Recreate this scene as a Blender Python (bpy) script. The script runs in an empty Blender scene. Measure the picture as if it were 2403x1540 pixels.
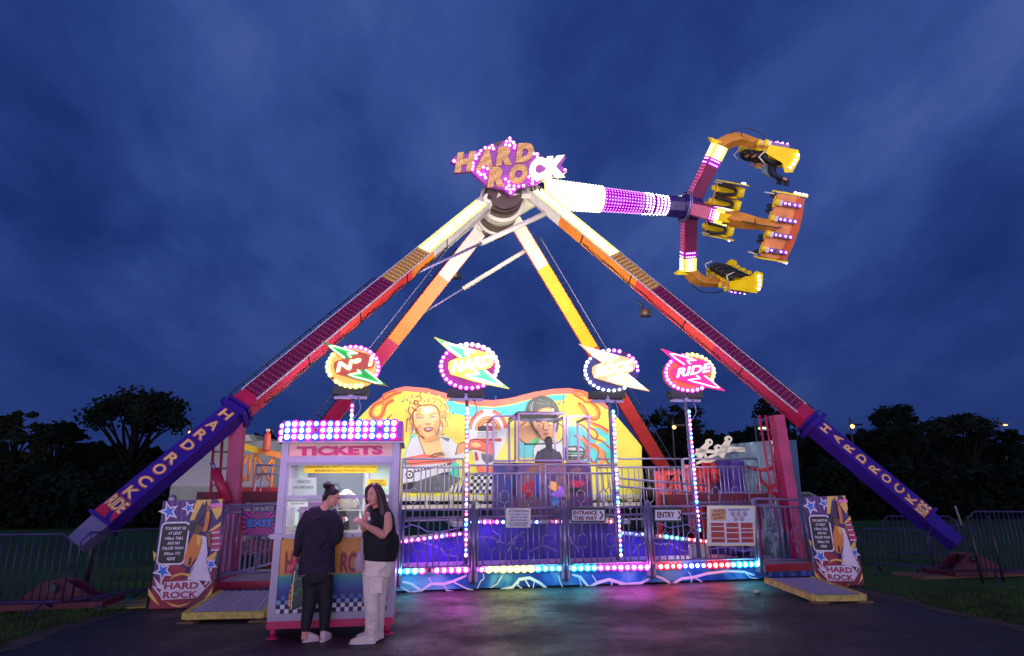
import bpy, math, random
from mathutils import Vector as Vec, Matrix
from mathutils.geometry import tessellate_polygon

# ---------------------------------------------------------------- camera, world, exposure
SC = bpy.context.scene
COL = SC.collection
TH, RHO, CAMH = math.atan(.27), math.radians(-.6), 1.6
FW = Vec((0, math.cos(TH), math.sin(TH)))
_r0, _u0 = Vec((1, 0, 0)), Vec((0, -math.sin(TH), math.cos(TH)))
RT = _r0 * math.cos(RHO) + _u0 * math.sin(RHO)
UP = -_r0 * math.sin(RHO) + _u0 * math.cos(RHO)
cam = bpy.data.cameras.new('camera')
cam.sensor_width = 36
cam.lens = 36 * 1450 / 2403
cam.clip_end = 3000
camo = bpy.data.objects.new('camera', cam)
COL.objects.link(camo)
camo.matrix_world = Matrix((
    (RT.x, UP.x, -FW.x, 0), (RT.y, UP.y, -FW.y, 0), (RT.z, UP.z, -FW.z, CAMH), (0, 0, 0, 1)))
SC.camera = camo
SC.view_settings.view_transform = 'Standard'
SC.view_settings.look = 'None'
SC.view_settings.exposure = 0
SC.view_settings.gamma = 1
SC.cycles.max_bounces = 6
SC.cycles.diffuse_bounces = 3
SC.cycles.sample_clamp_indirect = 4
SC.cycles.use_denoising = True
SC.cycles.use_light_tree = False
SC.cycles.sample_clamp_direct = 12
SC.cycles.adaptive_threshold = .006

def lin(c):
    return tuple((x / 12.92 if x <= .04045 else ((x + .055) / 1.055) ** 2.4) for x in c)

def rgb(r, g, b):
    return lin((r / 255, g / 255, b / 255)) + (1,)

def make_world():
    w = bpy.data.worlds.new('World')
    SC.world = w
    w.use_nodes = True
    nt = w.node_tree
    N, L = nt.nodes, nt.links
    bg = N['Background']
    tc = N.new('ShaderNodeTexCoord')
    sep = N.new('ShaderNodeSeparateXYZ')
    L.new(tc.outputs['Generated'], sep.inputs[0])
    def m(op, a, b, c=None):
        n = N.new('ShaderNodeMath'); n.operation = op
        for i, v in enumerate((a, b) if c is None else (a, b, c)):
            if isinstance(v, (int, float)): n.inputs[i].default_value = v
            else: L.new(v, n.inputs[i])
        return n.outputs[0]
    z = m('MAXIMUM', sep.outputs[2], 0.0)
    den = m('ADD', z, .42)
    cx = m('DIVIDE', sep.outputs[0], den)
    cy = m('DIVIDE', sep.outputs[1], den)
    cmb = N.new('ShaderNodeCombineXYZ')
    L.new(cx, cmb.inputs[0]); L.new(cy, cmb.inputs[1])
    mp = N.new('ShaderNodeMapping')
    mp.inputs['Rotation'].default_value = (0, 0, math.radians(14))
    mp.inputs['Scale'].default_value = (2.4, 1.45, 1)
    mp.inputs['Location'].default_value = (3.3, 1.2, 0)
    L.new(cmb.outputs[0], mp.inputs[0])
    def noise(sc, det, rough, dist=0.0):
        n = N.new('ShaderNodeTexNoise')
        n.inputs['Scale'].default_value = sc
        n.inputs['Detail'].default_value = det
        n.inputs['Roughness'].default_value = rough
        n.inputs['Distortion'].default_value = dist
        L.new(mp.outputs[0], n.inputs['Vector'])
        return n.outputs['Fac']
    a = noise(.80, 8, .54, .3)
    b = noise(2.6, 7, .56, .15)
    mix = m('ADD', m('MULTIPLY', a, .72), m('MULTIPLY', b, .28))
    ramp = N.new('ShaderNodeValToRGB')
    e = ramp.color_ramp.elements
    e[0].position, e[0].color = .36, rgb(27, 48, 110)
    e[1].position, e[1].color = .68, rgb(76, 98, 162)
    x = e.new(.45); x.color = rgb(38, 62, 130)
    x = e.new(.56); x.color = rgb(55, 80, 149)
    L.new(mix, ramp.inputs[0])
    # darker, more even air towards the horizon
    r2 = N.new('ShaderNodeValToRGB')
    r2.color_ramp.elements[0].position, r2.color_ramp.elements[0].color = .0, (0, 0, 0, 1)
    r2.color_ramp.elements[1].position, r2.color_ramp.elements[1].color = .36, (1, 1, 1, 1)
    L.new(z, r2.inputs[0])
    mx = N.new('ShaderNodeMixRGB')
    mx.inputs['Color1'].default_value = rgb(31, 51, 110)
    L.new(r2.outputs[0], mx.inputs['Fac'])
    L.new(ramp.outputs[0], mx.inputs['Color2'])
    sky = N.new('ShaderNodeTexSky')
    sky.sky_type = 'NISHITA'
    sky.sun_disc = False
    sky.sun_elevation = math.radians(-4)
    sky.sun_rotation = math.radians(200)
    ad = N.new('ShaderNodeMixRGB'); ad.blend_type = 'ADD'
    ad.inputs['Fac'].default_value = .05
    L.new(mx.outputs[0], ad.inputs['Color1'])
    L.new(sky.outputs[0], ad.inputs['Color2'])
    # added lavender glow behind the camera, standing in for unseen fairground lights
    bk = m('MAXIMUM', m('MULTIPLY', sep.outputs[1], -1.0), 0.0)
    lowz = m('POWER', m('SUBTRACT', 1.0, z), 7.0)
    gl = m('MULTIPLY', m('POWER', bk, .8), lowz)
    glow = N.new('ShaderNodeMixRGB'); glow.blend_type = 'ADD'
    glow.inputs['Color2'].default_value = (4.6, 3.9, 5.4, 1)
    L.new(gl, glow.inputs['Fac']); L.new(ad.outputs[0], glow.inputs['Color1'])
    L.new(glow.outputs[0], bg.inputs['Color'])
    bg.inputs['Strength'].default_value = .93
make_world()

# ---------------------------------------------------------------- where things stand
def ray(x, y):
    return FW + RT * ((x - 1201.5) / 1450) - UP * ((y - 770) / 1450)
def P(x, y, Y):
    d = ray(x, y)
    return Vec((0, 0, CAMH)) + d * (Y / d.y)
def G(x, y, z=0):
    d = ray(x, y)
    return Vec((0, 0, CAMH)) + d * ((z - CAMH) / d.z)
def proj(p):
    q = Vec(p) - Vec((0, 0, CAMH))
    c = q.dot(FW)
    return 1201.5 + 1450 * q.dot(RT) / c, 770 - 1450 * q.dot(UP) / c
PH = math.radians(9.45)
DU, DV, DZ = Vec((math.cos(PH), math.sin(PH), 0)), Vec((-math.sin(PH), math.cos(PH), 0)), Vec((0, 0, 1))
OR = Vec((1.07, 11.49, 0))
def LW(u, v, z=0.0):
    return OR + DU * u + DV * v + DZ * z
class Plane:
    """a real plane in the place; px() says where a direction meets it"""
    def __init__(s, p, n):
        s.p, s.n = Vec(p), Vec(n).normalized()
    def px(s, x, y, h=0.0):
        d = ray(x, y); o = Vec((0, 0, CAMH))
        return o + d * ((s.p - o).dot(s.n) / d.dot(s.n)) + s.n * h
def VP(v):
    return Plane(LW(0, v), -DV)
def V(x, y, v, h=0.0):
    return VP(v).px(x, y, h)
def tpx(p0, p1, x, y):
    """fraction along the line p0-p1 that is seen nearest to (x, y)"""
    a, b = 0.0, 1.0
    f = lambda t: (Vec(proj(p0.lerp(p1, t))) - Vec((x, y))).length
    for _ in range(60):
        m1, m2 = a + (b - a) / 3, b - (b - a) / 3
        if f(m1) < f(m2): b = m2
        else: a = m1
    return (a + b) / 2

# ---------------------------------------------------------------- materials
_M = {}
def mat(name, col, rough=.55, metal=0.0, emit=None, es=0.0, var=.12, nscale=2.2, bump=.0, trans=0.0, spec=None, mis=True):
    if name in _M: return _M[name]
    m = bpy.data.materials.new(name)
    m.use_nodes = True
    nt = m.node_tree; N, L = nt.nodes, nt.links
    b = N['Principled BSDF']
    b.inputs['Roughness'].default_value = rough
    b.inputs['Metallic'].default_value = metal
    if spec is not None: b.inputs['Specular IOR Level'].default_value = spec
    if trans: b.inputs['Transmission Weight'].default_value = trans
    if var:
        tc = N.new('ShaderNodeTexCoord')
        n = N.new('ShaderNodeTexNoise')
        n.inputs['Scale'].default_value = nscale
        n.inputs['Detail'].default_value = 5 if bump else 1.5
        L.new(tc.outputs['Object'], n.inputs['Vector'])
        r = N.new('ShaderNodeValToRGB')
        r.color_ramp.elements[0].position = .3
        r.color_ramp.elements[1].position = .7
        r.color_ramp.elements[0].color = tuple(c * (1 - var) for c in col[:3]) + (1,)
        r.color_ramp.elements[1].color = tuple(min(1, c * (1 + var)) for c in col[:3]) + (1,)
        L.new(n.outputs['Fac'], r.inputs[0])
        L.new(r.outputs[0], b.inputs['Base Color'])
        if bump:
            bp = N.new('ShaderNodeBump')
            bp.inputs['Strength'].default_value = bump
            bp.inputs['Distance'].default_value = .02
            L.new(n.outputs['Fac'], bp.inputs['Height'])
            L.new(bp.outputs[0], b.inputs['Normal'])
    else:
        b.inputs['Base Color'].default_value = tuple(col[:3]) + (1,)
    if emit:
        b.inputs['Emission Color'].default_value = tuple(emit[:3]) + (1,)
        b.inputs['Emission Strength'].default_value = es
        if not mis:
            m.cycles.emission_sampling = 'NONE'
    _M[name] = m
    return m

def lamp_mat(name, col, es, mis=True):
    return mat(name, tuple(c * .5 for c in col[:3]), .3, 0, col, es, var=0, mis=mis)

def glass_mat():
    if 'clear glass' in _M: return _M['clear glass']
    m = bpy.data.materials.new('clear glass'); m.use_nodes = True
    nt = m.node_tree; N, L = nt.nodes, nt.links
    out = N['Material Output']; N.remove(N['Principled BSDF'])
    t = N.new('ShaderNodeBsdfTransparent'); t.inputs[0].default_value = (.93, .96, .95, 1)
    g = N.new('ShaderNodeBsdfGlossy'); g.inputs['Roughness'].default_value = .03
    fr = N.new('ShaderNodeFresnel'); fr.inputs['IOR'].default_value = 1.45
    mx = N.new('ShaderNodeMixShader')
    L.new(fr.outputs[0], mx.inputs[0]); L.new(t.outputs[0], mx.inputs[1]); L.new(g.outputs[0], mx.inputs[2])
    L.new(mx.outputs[0], out.inputs[0])
    _M['clear glass'] = m
    return m

# ---------------------------------------------------------------- mesh builder
BASE = {}
_TXT = {}
def text_geo(body, offset=0.0, shear=0.0):
    k = (body, offset, shear)
    if k in _TXT: return _TXT[k]
    c = bpy.data.curves.new('lettering', 'FONT')
    c.body = body; c.size = 1; c.offset = offset; c.shear = shear
    c.align_x = 'LEFT'; c.resolution_u = 3; c.fill_mode = 'FRONT'
    o = bpy.data.objects.new('lettering', c)
    COL.objects.link(o)
    dg = bpy.context.evaluated_depsgraph_get(); dg.update()
    me = bpy.data.meshes.new_from_object(o.evaluated_get(dg))
    vs = [v.co.copy() for v in me.vertices]
    fs = [tuple(p.vertices) for p in me.polygons]
    bpy.data.objects.remove(o); bpy.data.curves.remove(c); bpy.data.meshes.remove(me)
    if vs:
        x0, x1 = min(v.x for v in vs), max(v.x for v in vs)
        vs = [Vec((v.x - x0, v.y, 0)) for v in vs]
        _TXT[k] = (vs, fs, x1 - x0)
    else:
        _TXT[k] = ([], [], 1)
    return _TXT[k]

class MB:
    def __init__(s):
        s.v, s.f, s.m, s.mats, s.sm = [], [], [], [], []
    def mi(s, m):
        if m not in s.mats: s.mats.append(m)
        return s.mats.index(m)
    def add(s, vs, fs, m, smooth=False):
        o = len(s.v); i = s.mi(m)
        s.v.extend(Vec(v) for v in vs)
        for f in fs:
            s.f.append(tuple(o + k for k in f)); s.m.append(i); s.sm.append(smooth)
        return s
    def box(s, c, sz, m, ax=None):
        """centre, full sizes; ax = three axes"""
        c = Vec(c); X, Y, Z = ax or (Vec((1, 0, 0)), Vec((0, 1, 0)), Vec((0, 0, 1)))
        hx, hy, hz = X * (sz[0] / 2), Y * (sz[1] / 2), Z * (sz[2] / 2)
        vs = [c + hx * a + hy * b + hz * d for a in (-1, 1) for b in (-1, 1) for d in (-1, 1)]
        return s.add(vs, [(0, 1, 3, 2), (4, 6, 7, 5), (0, 4, 5, 1), (2, 3, 7, 6), (0, 2, 6, 4), (1, 5, 7, 3)], m)
    def beam(s, p0, p1, wa, wn, nv, m, wa1=None, wn1=None):
        """box beam from p0 to p1; nv = direction of the front face; wa across, wn along nv"""
        p0, p1 = Vec(p0), Vec(p1); d = (p1 - p0).normalized()
        n = (nv - d * nv.dot(d)).normalized(); a = d.cross(n)
        vs = []
        for p, A, B in ((p0, wa, wn), (p1, wa1 or wa, wn1 or wn)):
            for sa, sn in ((-1, -1), (1, -1), (1, 1), (-1, 1)):
                vs.append(p + a * (A / 2 * sa) + n * (B / 2 * sn))
        return s.add(vs, [(0, 3, 2, 1), (4, 5, 6, 7), (0, 1, 5, 4), (1, 2, 6, 5), (2, 3, 7, 6), (3, 0, 4, 7)], m)
    def tube(s, p0, p1, r, m, n=8, r1=None, caps=True):
        return s.sweep([p0, p1], [r, r if r1 is None else r1], m, n, sub=0, caps=caps)
    def sweep(s, pts, radii, m, n=10, sub=3, side=None, caps=True, smooth=True, closed=False):
        pts = [Vec(p) for p in pts]
        rad = [(r, r) if isinstance(r, (int, float)) else r for r in radii]
        if len(rad) == 1: rad = rad * len(pts)
        if sub and len(pts) > 2:
            q, rr = [], []
            for i in range(len(pts) - 1):
                a = pts[max(i - 1, 0)]; b = pts[i]; c = pts[i + 1]; d = pts[min(i + 2, len(pts) - 1)]
                for k in range(sub):
                    t = k / sub
                    q.append(.5 * ((2 * b) + (c - a) * t + (2 * a - 5 * b + 4 * c - d) * t * t + (-a + 3 * b - 3 * c + d) * t ** 3))
                    w = t * t * (3 - 2 * t)
                    rr.append((rad[i][0] * (1 - w) + rad[i + 1][0] * w, rad[i][1] * (1 - w) + rad[i + 1][1] * w))
            q.append(pts[-1]); rr.append(rad[-1]); pts, rad = q, rr
        vs = []; a = None
        for i, p in enumerate(pts):
            d = (pts[min(i + 1, len(pts) - 1)] - pts[max(i - 1, 0)])
            d = d.normalized() if d.length > 1e-9 else Vec((0, 0, 1))
            if side is not None: a = (side - d * side.dot(d))
            elif a is None:
                a = d.cross(Vec((0, 0, 1)))
                if a.length < .1: a = d.cross(Vec((1, 0, 0)))
            else: a = a - d * a.dot(d)
            a = a.normalized() if a.length > 1e-6 else d.orthogonal().normalized()
            b = d.cross(a)
            for k in range(n):
                t = 2 * math.pi * k / n
                vs.append(p + a * (math.cos(t) * rad[i][0]) + b * (math.sin(t) * rad[i][1]))
        fs = []
        for i in range(len(pts) - 1):
            for k in range(n):
                k2 = (k + 1) % n
                fs.append((i * n + k, i * n + k2, (i + 1) * n + k2, (i + 1) * n + k))
        s.add(vs, fs, m, smooth)
        if caps:
            o = len(s.v) - len(vs); i = s.mi(m)
            s.f.append(tuple(o + k for k in reversed(range(n)))); s.m.append(i); s.sm.append(False)
            s.f.append(tuple(o + (len(pts) - 1) * n + k for k in range(n))); s.m.append(i); s.sm.append(False)
        return s
    def ball(s, c, r, m, seg=10, rings=6, ax=None, half=False):
        c = Vec(c); r = (r, r, r) if isinstance(r, (int, float)) else r
        X, Y, Z = ax or (Vec((1, 0, 0)), Vec((0, 1, 0)), Vec((0, 0, 1)))
        vs = [c + Z * r[2]]; fs = []
        R = rings
        for i in range(1, R):
            th = math.pi * i / R
            for k in range(seg):
                p = 2 * math.pi * k / seg
                vs.append(c + X * (r[0] * math.sin(th) * math.cos(p)) + Y * (r[1] * math.sin(th) * math.sin(p)) + Z * (r[2] * math.cos(th)))
        vs.append(c - Z * r[2])
        for k in range(seg): fs.append((0, 1 + k, 1 + (k + 1) % seg))
        for i in range(R - 2):
            for k in range(seg):
                a = 1 + i * seg + k; b = 1 + i * seg + (k + 1) % seg
                fs.append((a, a + seg, b + seg, b))
        l = len(vs) - 1; o = 1 + (R - 2) * seg
        for k in range(seg): fs.append((l, o + (k + 1) % seg, o + k))
        return s.add(vs, fs, m, True)
    def poly(s, pts, m, thick=None):
        """flat face through 3-D points; with thick = vector, a solid slab"""
        pts = [Vec(p) for p in pts]
        tri = tessellate_polygon([pts])
        n0 = len(pts)
        if thick is None:
            return s.add(pts, [tuple(t) for t in tri], m)
        vs = pts + [p + thick for p in pts]
        fs = [tuple(t) for t in tri] + [tuple(n0 + k for k in reversed(t)) for t in tri]
        fs += [(i, (i + 1) % n0, n0 + (i + 1) % n0, n0 + i) for i in range(n0)]
        return s.add(vs, fs, m)
    def stroke(s, pts, w, m, nv, thick=0.0):
        """ribbon along 3-D points lying in a plane of normal nv"""
        pts = [Vec(p) for p in pts]; n = len(pts)
        ws = w if isinstance(w, (list, tuple)) else [w] * n
        vs = []
        for i, p in enumerate(pts):
            d = (pts[min(i + 1, n - 1)] - pts[max(i - 1, 0)]).normalized()
            a = d.cross(nv).normalized() * (ws[i] / 2)
            vs += [p + a, p - a]
        return s.add(vs, [(2 * i, 2 * i + 1, 2 * i + 3, 2 * i + 2) for i in range(n - 1)], m)
    def text(s, body, p, ex, ey, m, offset=.0, shear=.0):
        """lettering from p; ex = vector of the whole width, ey = vector of the cap height"""
        vs, fs, w = text_geo(body, offset, shear)
        return s.add([p + ex * (v.x / w) + ey * (v.y / .69) for v in vs], fs, m)
    def build(s, name, parent=None, base=None):
        if base is None: base = BASE.get(parent.name, Vec((0, 0, 0))) if parent else Vec((0, 0, 0))
        me = bpy.data.meshes.new(name)
        me.from_pydata([tuple(v - base) for v in s.v], [], s.f)
        for m in s.mats: me.materials.append(m)
        me.polygons.foreach_set('material_index', s.m)
        me.polygons.foreach_set('use_smooth', s.sm)
        me.update()
        o = bpy.data.objects.new(name, me)
        COL.objects.link(o)
        if parent: o.parent = parent
        BASE[o.name] = base
        return o

def tag(o, label=None, cat=None, group=None, kind=None):
    for k, v in (('label', label), ('category', cat), ('group', group), ('kind', kind)):
        if v: o[k] = v
    return o
def thing(name, label, cat, loc, group=None):
    o = bpy.data.objects.new(name, None)
    o.empty_display_size = .2
    COL.objects.link(o); o.location = loc
    BASE[o.name] = Vec(loc)
    return tag(o, label, cat, group)
def structure(o):
    return tag(o, kind='structure')
def solo(mb, name, label, cat, loc, group=None):
    o = mb.build(name, None, Vec(loc)); o.location = loc
    BASE[o.name] = Vec(loc)
    return tag(o, label, cat, group)
def fused(name, mb, m, parent, voxel=.008, smooth=6):
    """many overlapping volumes melted into ONE continuous surface"""
    base = BASE.get(parent.name, Vec((0, 0, 0))) if parent else Vec((0, 0, 0))
    o = mb.build('raw', None, base)
    r = o.modifiers.new('r', 'REMESH'); r.mode = 'VOXEL'; r.voxel_size = voxel; r.use_smooth_shade = True
    if smooth:
        k = o.modifiers.new('s', 'SMOOTH'); k.iterations = smooth; k.factor = .5
    dg = bpy.context.evaluated_depsgraph_get(); dg.update()
    me = bpy.data.meshes.new_from_object(o.evaluated_get(dg))
    bpy.data.objects.remove(o)
    me.materials.clear(); me.materials.append(m)
    me.polygons.foreach_set('material_index', [0] * len(me.polygons))
    me.polygons.foreach_set('use_smooth', [True] * len(me.polygons))
    me.name = name
    q = bpy.data.objects.new(name, me); COL.objects.link(q)
    if parent: q.parent = parent
    BASE[q.name] = base
    return q

# one lamp bulb mesh per colour, copied for each bulb
_B = {}
_RB = random.Random(77)
def bulb(parent, pos, r, m, name='bulb'):
    r *= _RB.uniform(.86, 1.12)
    if _RB.random() < .025: m = M_bulboff
    if m.name not in _B:
        mb = MB(); mb.ball((0, -.35, 0), .82, m, 8, 6)
        lens = HALO.get(m.name)
        if lens: mb.ball((0, .1, 0), (1.5, .3, 1.5), lens, 12, 4)  # glowing coloured disc imitates the halo round a lit bulb
        me = bpy.data.meshes.new('bulb')
        me.from_pydata([tuple(v) for v in mb.v], [], mb.f)
        for q in mb.mats: me.materials.append(q)
        me.polygons.foreach_set('material_index', mb.m)
        me.polygons.foreach_set('use_smooth', [True] * len(me.polygons)); me.update()
        _B[m.name] = me
    o = bpy.data.objects.new(name, _B[m.name]); COL.objects.link(o)
    o.parent = parent; o.location = Vec(pos) - BASE.get(parent.name, Vec((0, 0, 0))); o.scale = (r, r, r)
    return o
def lamp(kind, name, loc, power, col, target=None, size=.4, parent=None, spot=None, sy=None):
    l = bpy.data.lights.new(name, kind); l.energy = power; l.color = col[:3]
    if kind == 'AREA':
        l.size = size
        if sy: l.shape = 'RECTANGLE'; l.size_y = sy
    else: l.shadow_soft_size = size
    if kind == 'SPOT': l.spot_size = math.radians(spot or 90); l.spot_blend = .6
    o = bpy.data.objects.new(name, l); COL.objects.link(o)
    q = Vec((0, 0, -1)) if target is None else (Vec(target) - Vec(loc)).normalized()
    rot = q.to_track_quat('-Z', 'Y')
    o.location = loc; o.rotation_mode = 'QUATERNION'; o.rotation_quaternion = rot
    if parent:
        o.parent = parent; o.location = Vec(loc) - BASE.get(parent.name, Vec((0, 0, 0)))
    return o

# ---------------------------------------------------------------- palette
M_steel = mat('galvanised steel', rgb(150, 138, 176), .34, .55, var=.12)
M_white = mat('white painted aluminium', (.62, .60, .64), .4, .1, var=.1, nscale=3)
M_dark = mat('black steel', (.02, .02, .022), .45)
M_black = mat('black', (.006, .006, .007), .5)
M_navy = mat('dark blue paint', rgb(38, 30, 90), .35)
M_purple = mat('purple paint', rgb(54, 28, 134), .32, var=.15)
M_pink = mat('pink red paint', rgb(186, 34, 78), .4)
M_red = mat('salmon red paint', rgb(232, 70, 66), .42)
M_orange = mat('orange paint', rgb(240, 140, 50), .42)
M_yellow = mat('yellow paint', rgb(250, 200, 30), .42)
M_cream = mat('cream paint', rgb(226, 218, 196), .42)
M_goldbulb = mat('unlit gold bulb panel', rgb(176, 128, 62), .5, .1, var=.3, nscale=30)
M_maroon = mat('maroon bulb panel', rgb(104, 16, 62), .5, var=.2, nscale=20)
M_bulboff = mat('unlit bulb cap', rgb(128, 36, 84), .25, var=0)
M_bulbgold = mat('unlit gold bulb cap', rgb(215, 175, 100), .25, var=0)
M_timber = mat('worn timber', rgb(120, 92, 66), .85, var=.3)
M_redsteel = mat('red steel', rgb(190, 32, 50), .5, var=.25)
E_ywhite = lamp_mat('lit warm white lamp', (1, 1, .50), 6.0)
E_yplate = lamp_mat('lit lamp plate', (1, 1, .22), 1.25)  # plate emits yellow to imitate the glow between bulbs
E_yfringe = lamp_mat('lime glow fringe', (.8, 1, .10), 1.2, mis=False)  # outer bulbs tinted lime to imitate the glow fringe
E_white = lamp_mat('lit white lamp', (1, .96, .92), 14.0)
E_mag = lamp_mat('lit magenta lamp', (1, .20, .95), 22.0)
E_pink = lamp_mat('lit pink lamp', (1, .16, .55), 20.0)
E_cyan = lamp_mat('lit cyan lamp', (.20, .85, 1), 20.0)
E_blue = lamp_mat('lit blue lamp', (.16, .30, 1), 24.0)
E_red = lamp_mat('lit red lamp', (1, .14, .16), 20.0)
E_lime = lamp_mat('lit lime lamp', (.95, 1, .42), 18.0)
E_purp = lamp_mat('lit purple lamp', (.85, .3, 1), 5.0, mis=False)
E_purpd = lamp_mat('lit purple plate', (.40, .0, .55), .5, mis=False)
E_purpb = lamp_mat('bright purple lamp', (.8, .3, 1), 9.0)
E_sodium = lamp_mat('lit sodium lamp', (1, .55, .16), 3.0)
E_moon = lamp_mat('lit pale green lamp', (.8, 1, .65), 1.6)
E_nwhite = lamp_mat('neon white', (1, .9, .85), 3.0)
E_ngreen = lamp_mat('neon green', (.45, 1, .5), 3.2)
E_npink = lamp_mat('neon pink', (1, .55, .8), 2.6)
E_norange = lamp_mat('neon warm', (1, .72, .35), 3.4)
E_nyel = lamp_mat('neon yellow', (1, .9, .4), 3.6)
E_bw = lamp_mat('big blue white lamp', (.25, .62, 1), 16)
E_pw = lamp_mat('big pink white lamp', (1, .30, .85), 16)
_halo = {'lit white lamp': (.9, .6, .95), 'lit magenta lamp': (.9, .02, .85), 'lit pink lamp': (1, .02, .35), 'lit cyan lamp': (.0, .55, 1), 'lit blue lamp': (.02, .04, 1), 'lit red lamp': (1, .01, .04),
       'lit lime lamp': (.85, .95, .25), 'bright purple lamp': (.45, .02, .9), 'big blue white lamp': (.03, .08, 1), 'big pink white lamp': (1, .02, .65), 'lit warm white lamp': (.9, .95, .15)}
HALO = {k: lamp_mat('halo round ' + k, c, 1.15, mis=False) for k, c in _halo.items()}  # emissive discs that stand in for lamp bloom
GL = glass_mat()

# ---------------------------------------------------------------- ground
def ground_mat(name, cols, scales, rough=.9, bump=.3, rr=None, cracks=False):
    m = bpy.data.materials.new(name); m.use_nodes = True
    nt = m.node_tree; N, L = nt.nodes, nt.links; b = N['Principled BSDF']; b.inputs['Specular IOR Level'].default_value = .45 if cracks else .05
    tc = N.new('ShaderNodeTexCoord')
    ns = []
    for s_ in scales:
        n = N.new('ShaderNodeTexNoise'); n.inputs['Scale'].default_value = s_; n.inputs['Detail'].default_value = 8
        n.inputs['Roughness'].default_value = .65
        L.new(tc.outputs['Object'], n.inputs['Vector']); ns.append(n)
    mx = N.new('ShaderNodeMath'); mx.operation = 'ADD'
    L.new(ns[0].outputs['Fac'], mx.inputs[0]); L.new(ns[1].outputs['Fac'], mx.inputs[1])
    hv = N.new('ShaderNodeMath'); hv.operation = 'MULTIPLY'; hv.inputs[1].default_value = .5
    L.new(mx.outputs[0], hv.inputs[0])
    r = N.new('ShaderNodeValToRGB')
    r.color_ramp.elements[0].position = .38; r.color_ramp.elements[1].position = .62
    r.color_ramp.elements[0].color = cols[0]; r.color_ramp.elements[1].color = cols[1]
    L.new(hv.outputs[0], r.inputs[0]); L.new(r.outputs[0], b.inputs['Base Color'])
    if rr:
        q = N.new('ShaderNodeValToRGB')
        q.color_ramp.elements[0].position = .4; q.color_ramp.elements[1].position = .6
        q.color_ramp.elements[0].color = (rr[0],) * 3 + (1,); q.color_ramp.elements[1].color = (rr[1],) * 3 + (1,)
        L.new(ns[0].outputs['Fac'], q.inputs[0]); L.new(q.outputs[0], b.inputs['Roughness'])
    else: b.inputs['Roughness'].default_value = rough
    bp = N.new('ShaderNodeBump'); bp.inputs['Strength'].default_value = bump; bp.inputs['Distance'].default_value = .012
    L.new(ns[-1].outputs['Fac'], bp.inputs['Height']); L.new(bp.outputs[0], b.inputs['Normal'])
    if cracks:
        # drag scratches and fine cracks, fixed to the ground
        mp = N.new('ShaderNodeMapping'); mp.inputs['Rotation'].default_value = (0, 0, .5); mp.inputs['Scale'].default_value = (1.2, 14, 1)
        L.new(tc.outputs['Object'], mp.inputs[0])
        s1 = N.new('ShaderNodeTexNoise'); s1.inputs['Scale'].default_value = 1.6; s1.inputs['Detail'].default_value = 6; L.new(mp.outputs[0], s1.inputs['Vector'])
        s2 = N.new('ShaderNodeValToRGB'); s2.color_ramp.elements[0].position = .55; s2.color_ramp.elements[1].position = .66; L.new(s1.outputs['Fac'], s2.inputs[0])
        v = N.new('ShaderNodeTexVoronoi'); v.feature = 'DISTANCE_TO_EDGE'; v.inputs['Scale'].default_value = .55
        nz = N.new('ShaderNodeTexNoise'); nz.inputs['Scale'].default_value = 3; nz.inputs['Detail'].default_value = 6; L.new(tc.outputs['Object'], nz.inputs['Vector'])
        va = N.new('ShaderNodeMixRGB'); va.inputs['Fac'].default_value = .12; L.new(tc.outputs['Object'], va.inputs['Color1']); L.new(nz.outputs['Color'], va.inputs['Color2']); L.new(va.outputs[0], v.inputs['Vector'])
        s3 = N.new('ShaderNodeValToRGB'); s3.color_ramp.elements[0].position = .0; s3.color_ramp.elements[1].position = .012; L.new(v.outputs['Distance'], s3.inputs[0])
        mx2 = N.new('ShaderNodeMixRGB'); mx2.inputs['Color2'].default_value = (.045, .042, .046, 1); L.new(r.outputs[0], mx2.inputs['Color1'])
        k_ = N.new('ShaderNodeMath'); k_.operation = 'MULTIPLY'; k_.inputs[1].default_value = .7; L.new(s2.outputs[0], k_.inputs[0]); L.new(k_.outputs[0], mx2.inputs['Fac'])
        mx3 = N.new('ShaderNodeMixRGB'); mx3.blend_type = 'MULTIPLY'; mx3.inputs['Fac'].default_value = .8; L.new(mx2.outputs[0], mx3.inputs['Color1']); L.new(s3.outputs[0], mx3.inputs['Color2']); L.new(mx3.outputs[0], b.inputs['Base Color'])
        p2 = N.new('ShaderNodeTexVoronoi'); p2.inputs['Scale'].default_value = 55; L.new(tc.outputs['Object'], p2.inputs['Vector'])
        b2 = N.new('ShaderNodeBump'); b2.inputs['Strength'].default_value = .9; b2.inputs['Distance'].default_value = .01; L.new(p2.outputs['Distance'], b2.inputs['Height']); L.new(bp.outputs[0], b2.inputs['Normal']); L.new(b2.outputs[0], b.inputs['Normal'])
    return m
M_grass = ground_mat('field grass', ((.034, .080, .022, 1), (.085, .155, .05, 1)), (.35, 14), .95, .6)
M_asph = ground_mat('worn asphalt', ((.008, .006, .010, 1), (.019, .015, .022, 1)), (.6, 60), .6, .5, (.42, .72), True)
M_dirt = ground_mat('bare dirt', ((.07, .052, .045, 1), (.14, .105, .09, 1)), (3, 40), .95, .6)
mb = MB()
mb.poly([(-900, -8, 0), (900, -8, 0), (900, 1500, 0), (-900, 1500, 0)], M_grass)
structure(mb.build('ground'))
LB = [(-420, 1660), (-200, 1590), (0, 1530), (80, 1500), (160, 1474), (250, 1450), (345, 1428)]
RB = [(2032, 1388), (2090, 1403), (2150, 1420), (2250, 1445), (2330, 1462), (2403, 1480), (2600, 1525), (2900, 1600)]
lb, rb = [G(*p) for p in LB], [G(*p) for p in RB]
mb = MB()
outl = [Vec((-7, -6, 0))] + lb + [LW(-6.6, 2.2), LW(6.4, 2.2)] + rb + [Vec((9, -6, 0))]
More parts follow.
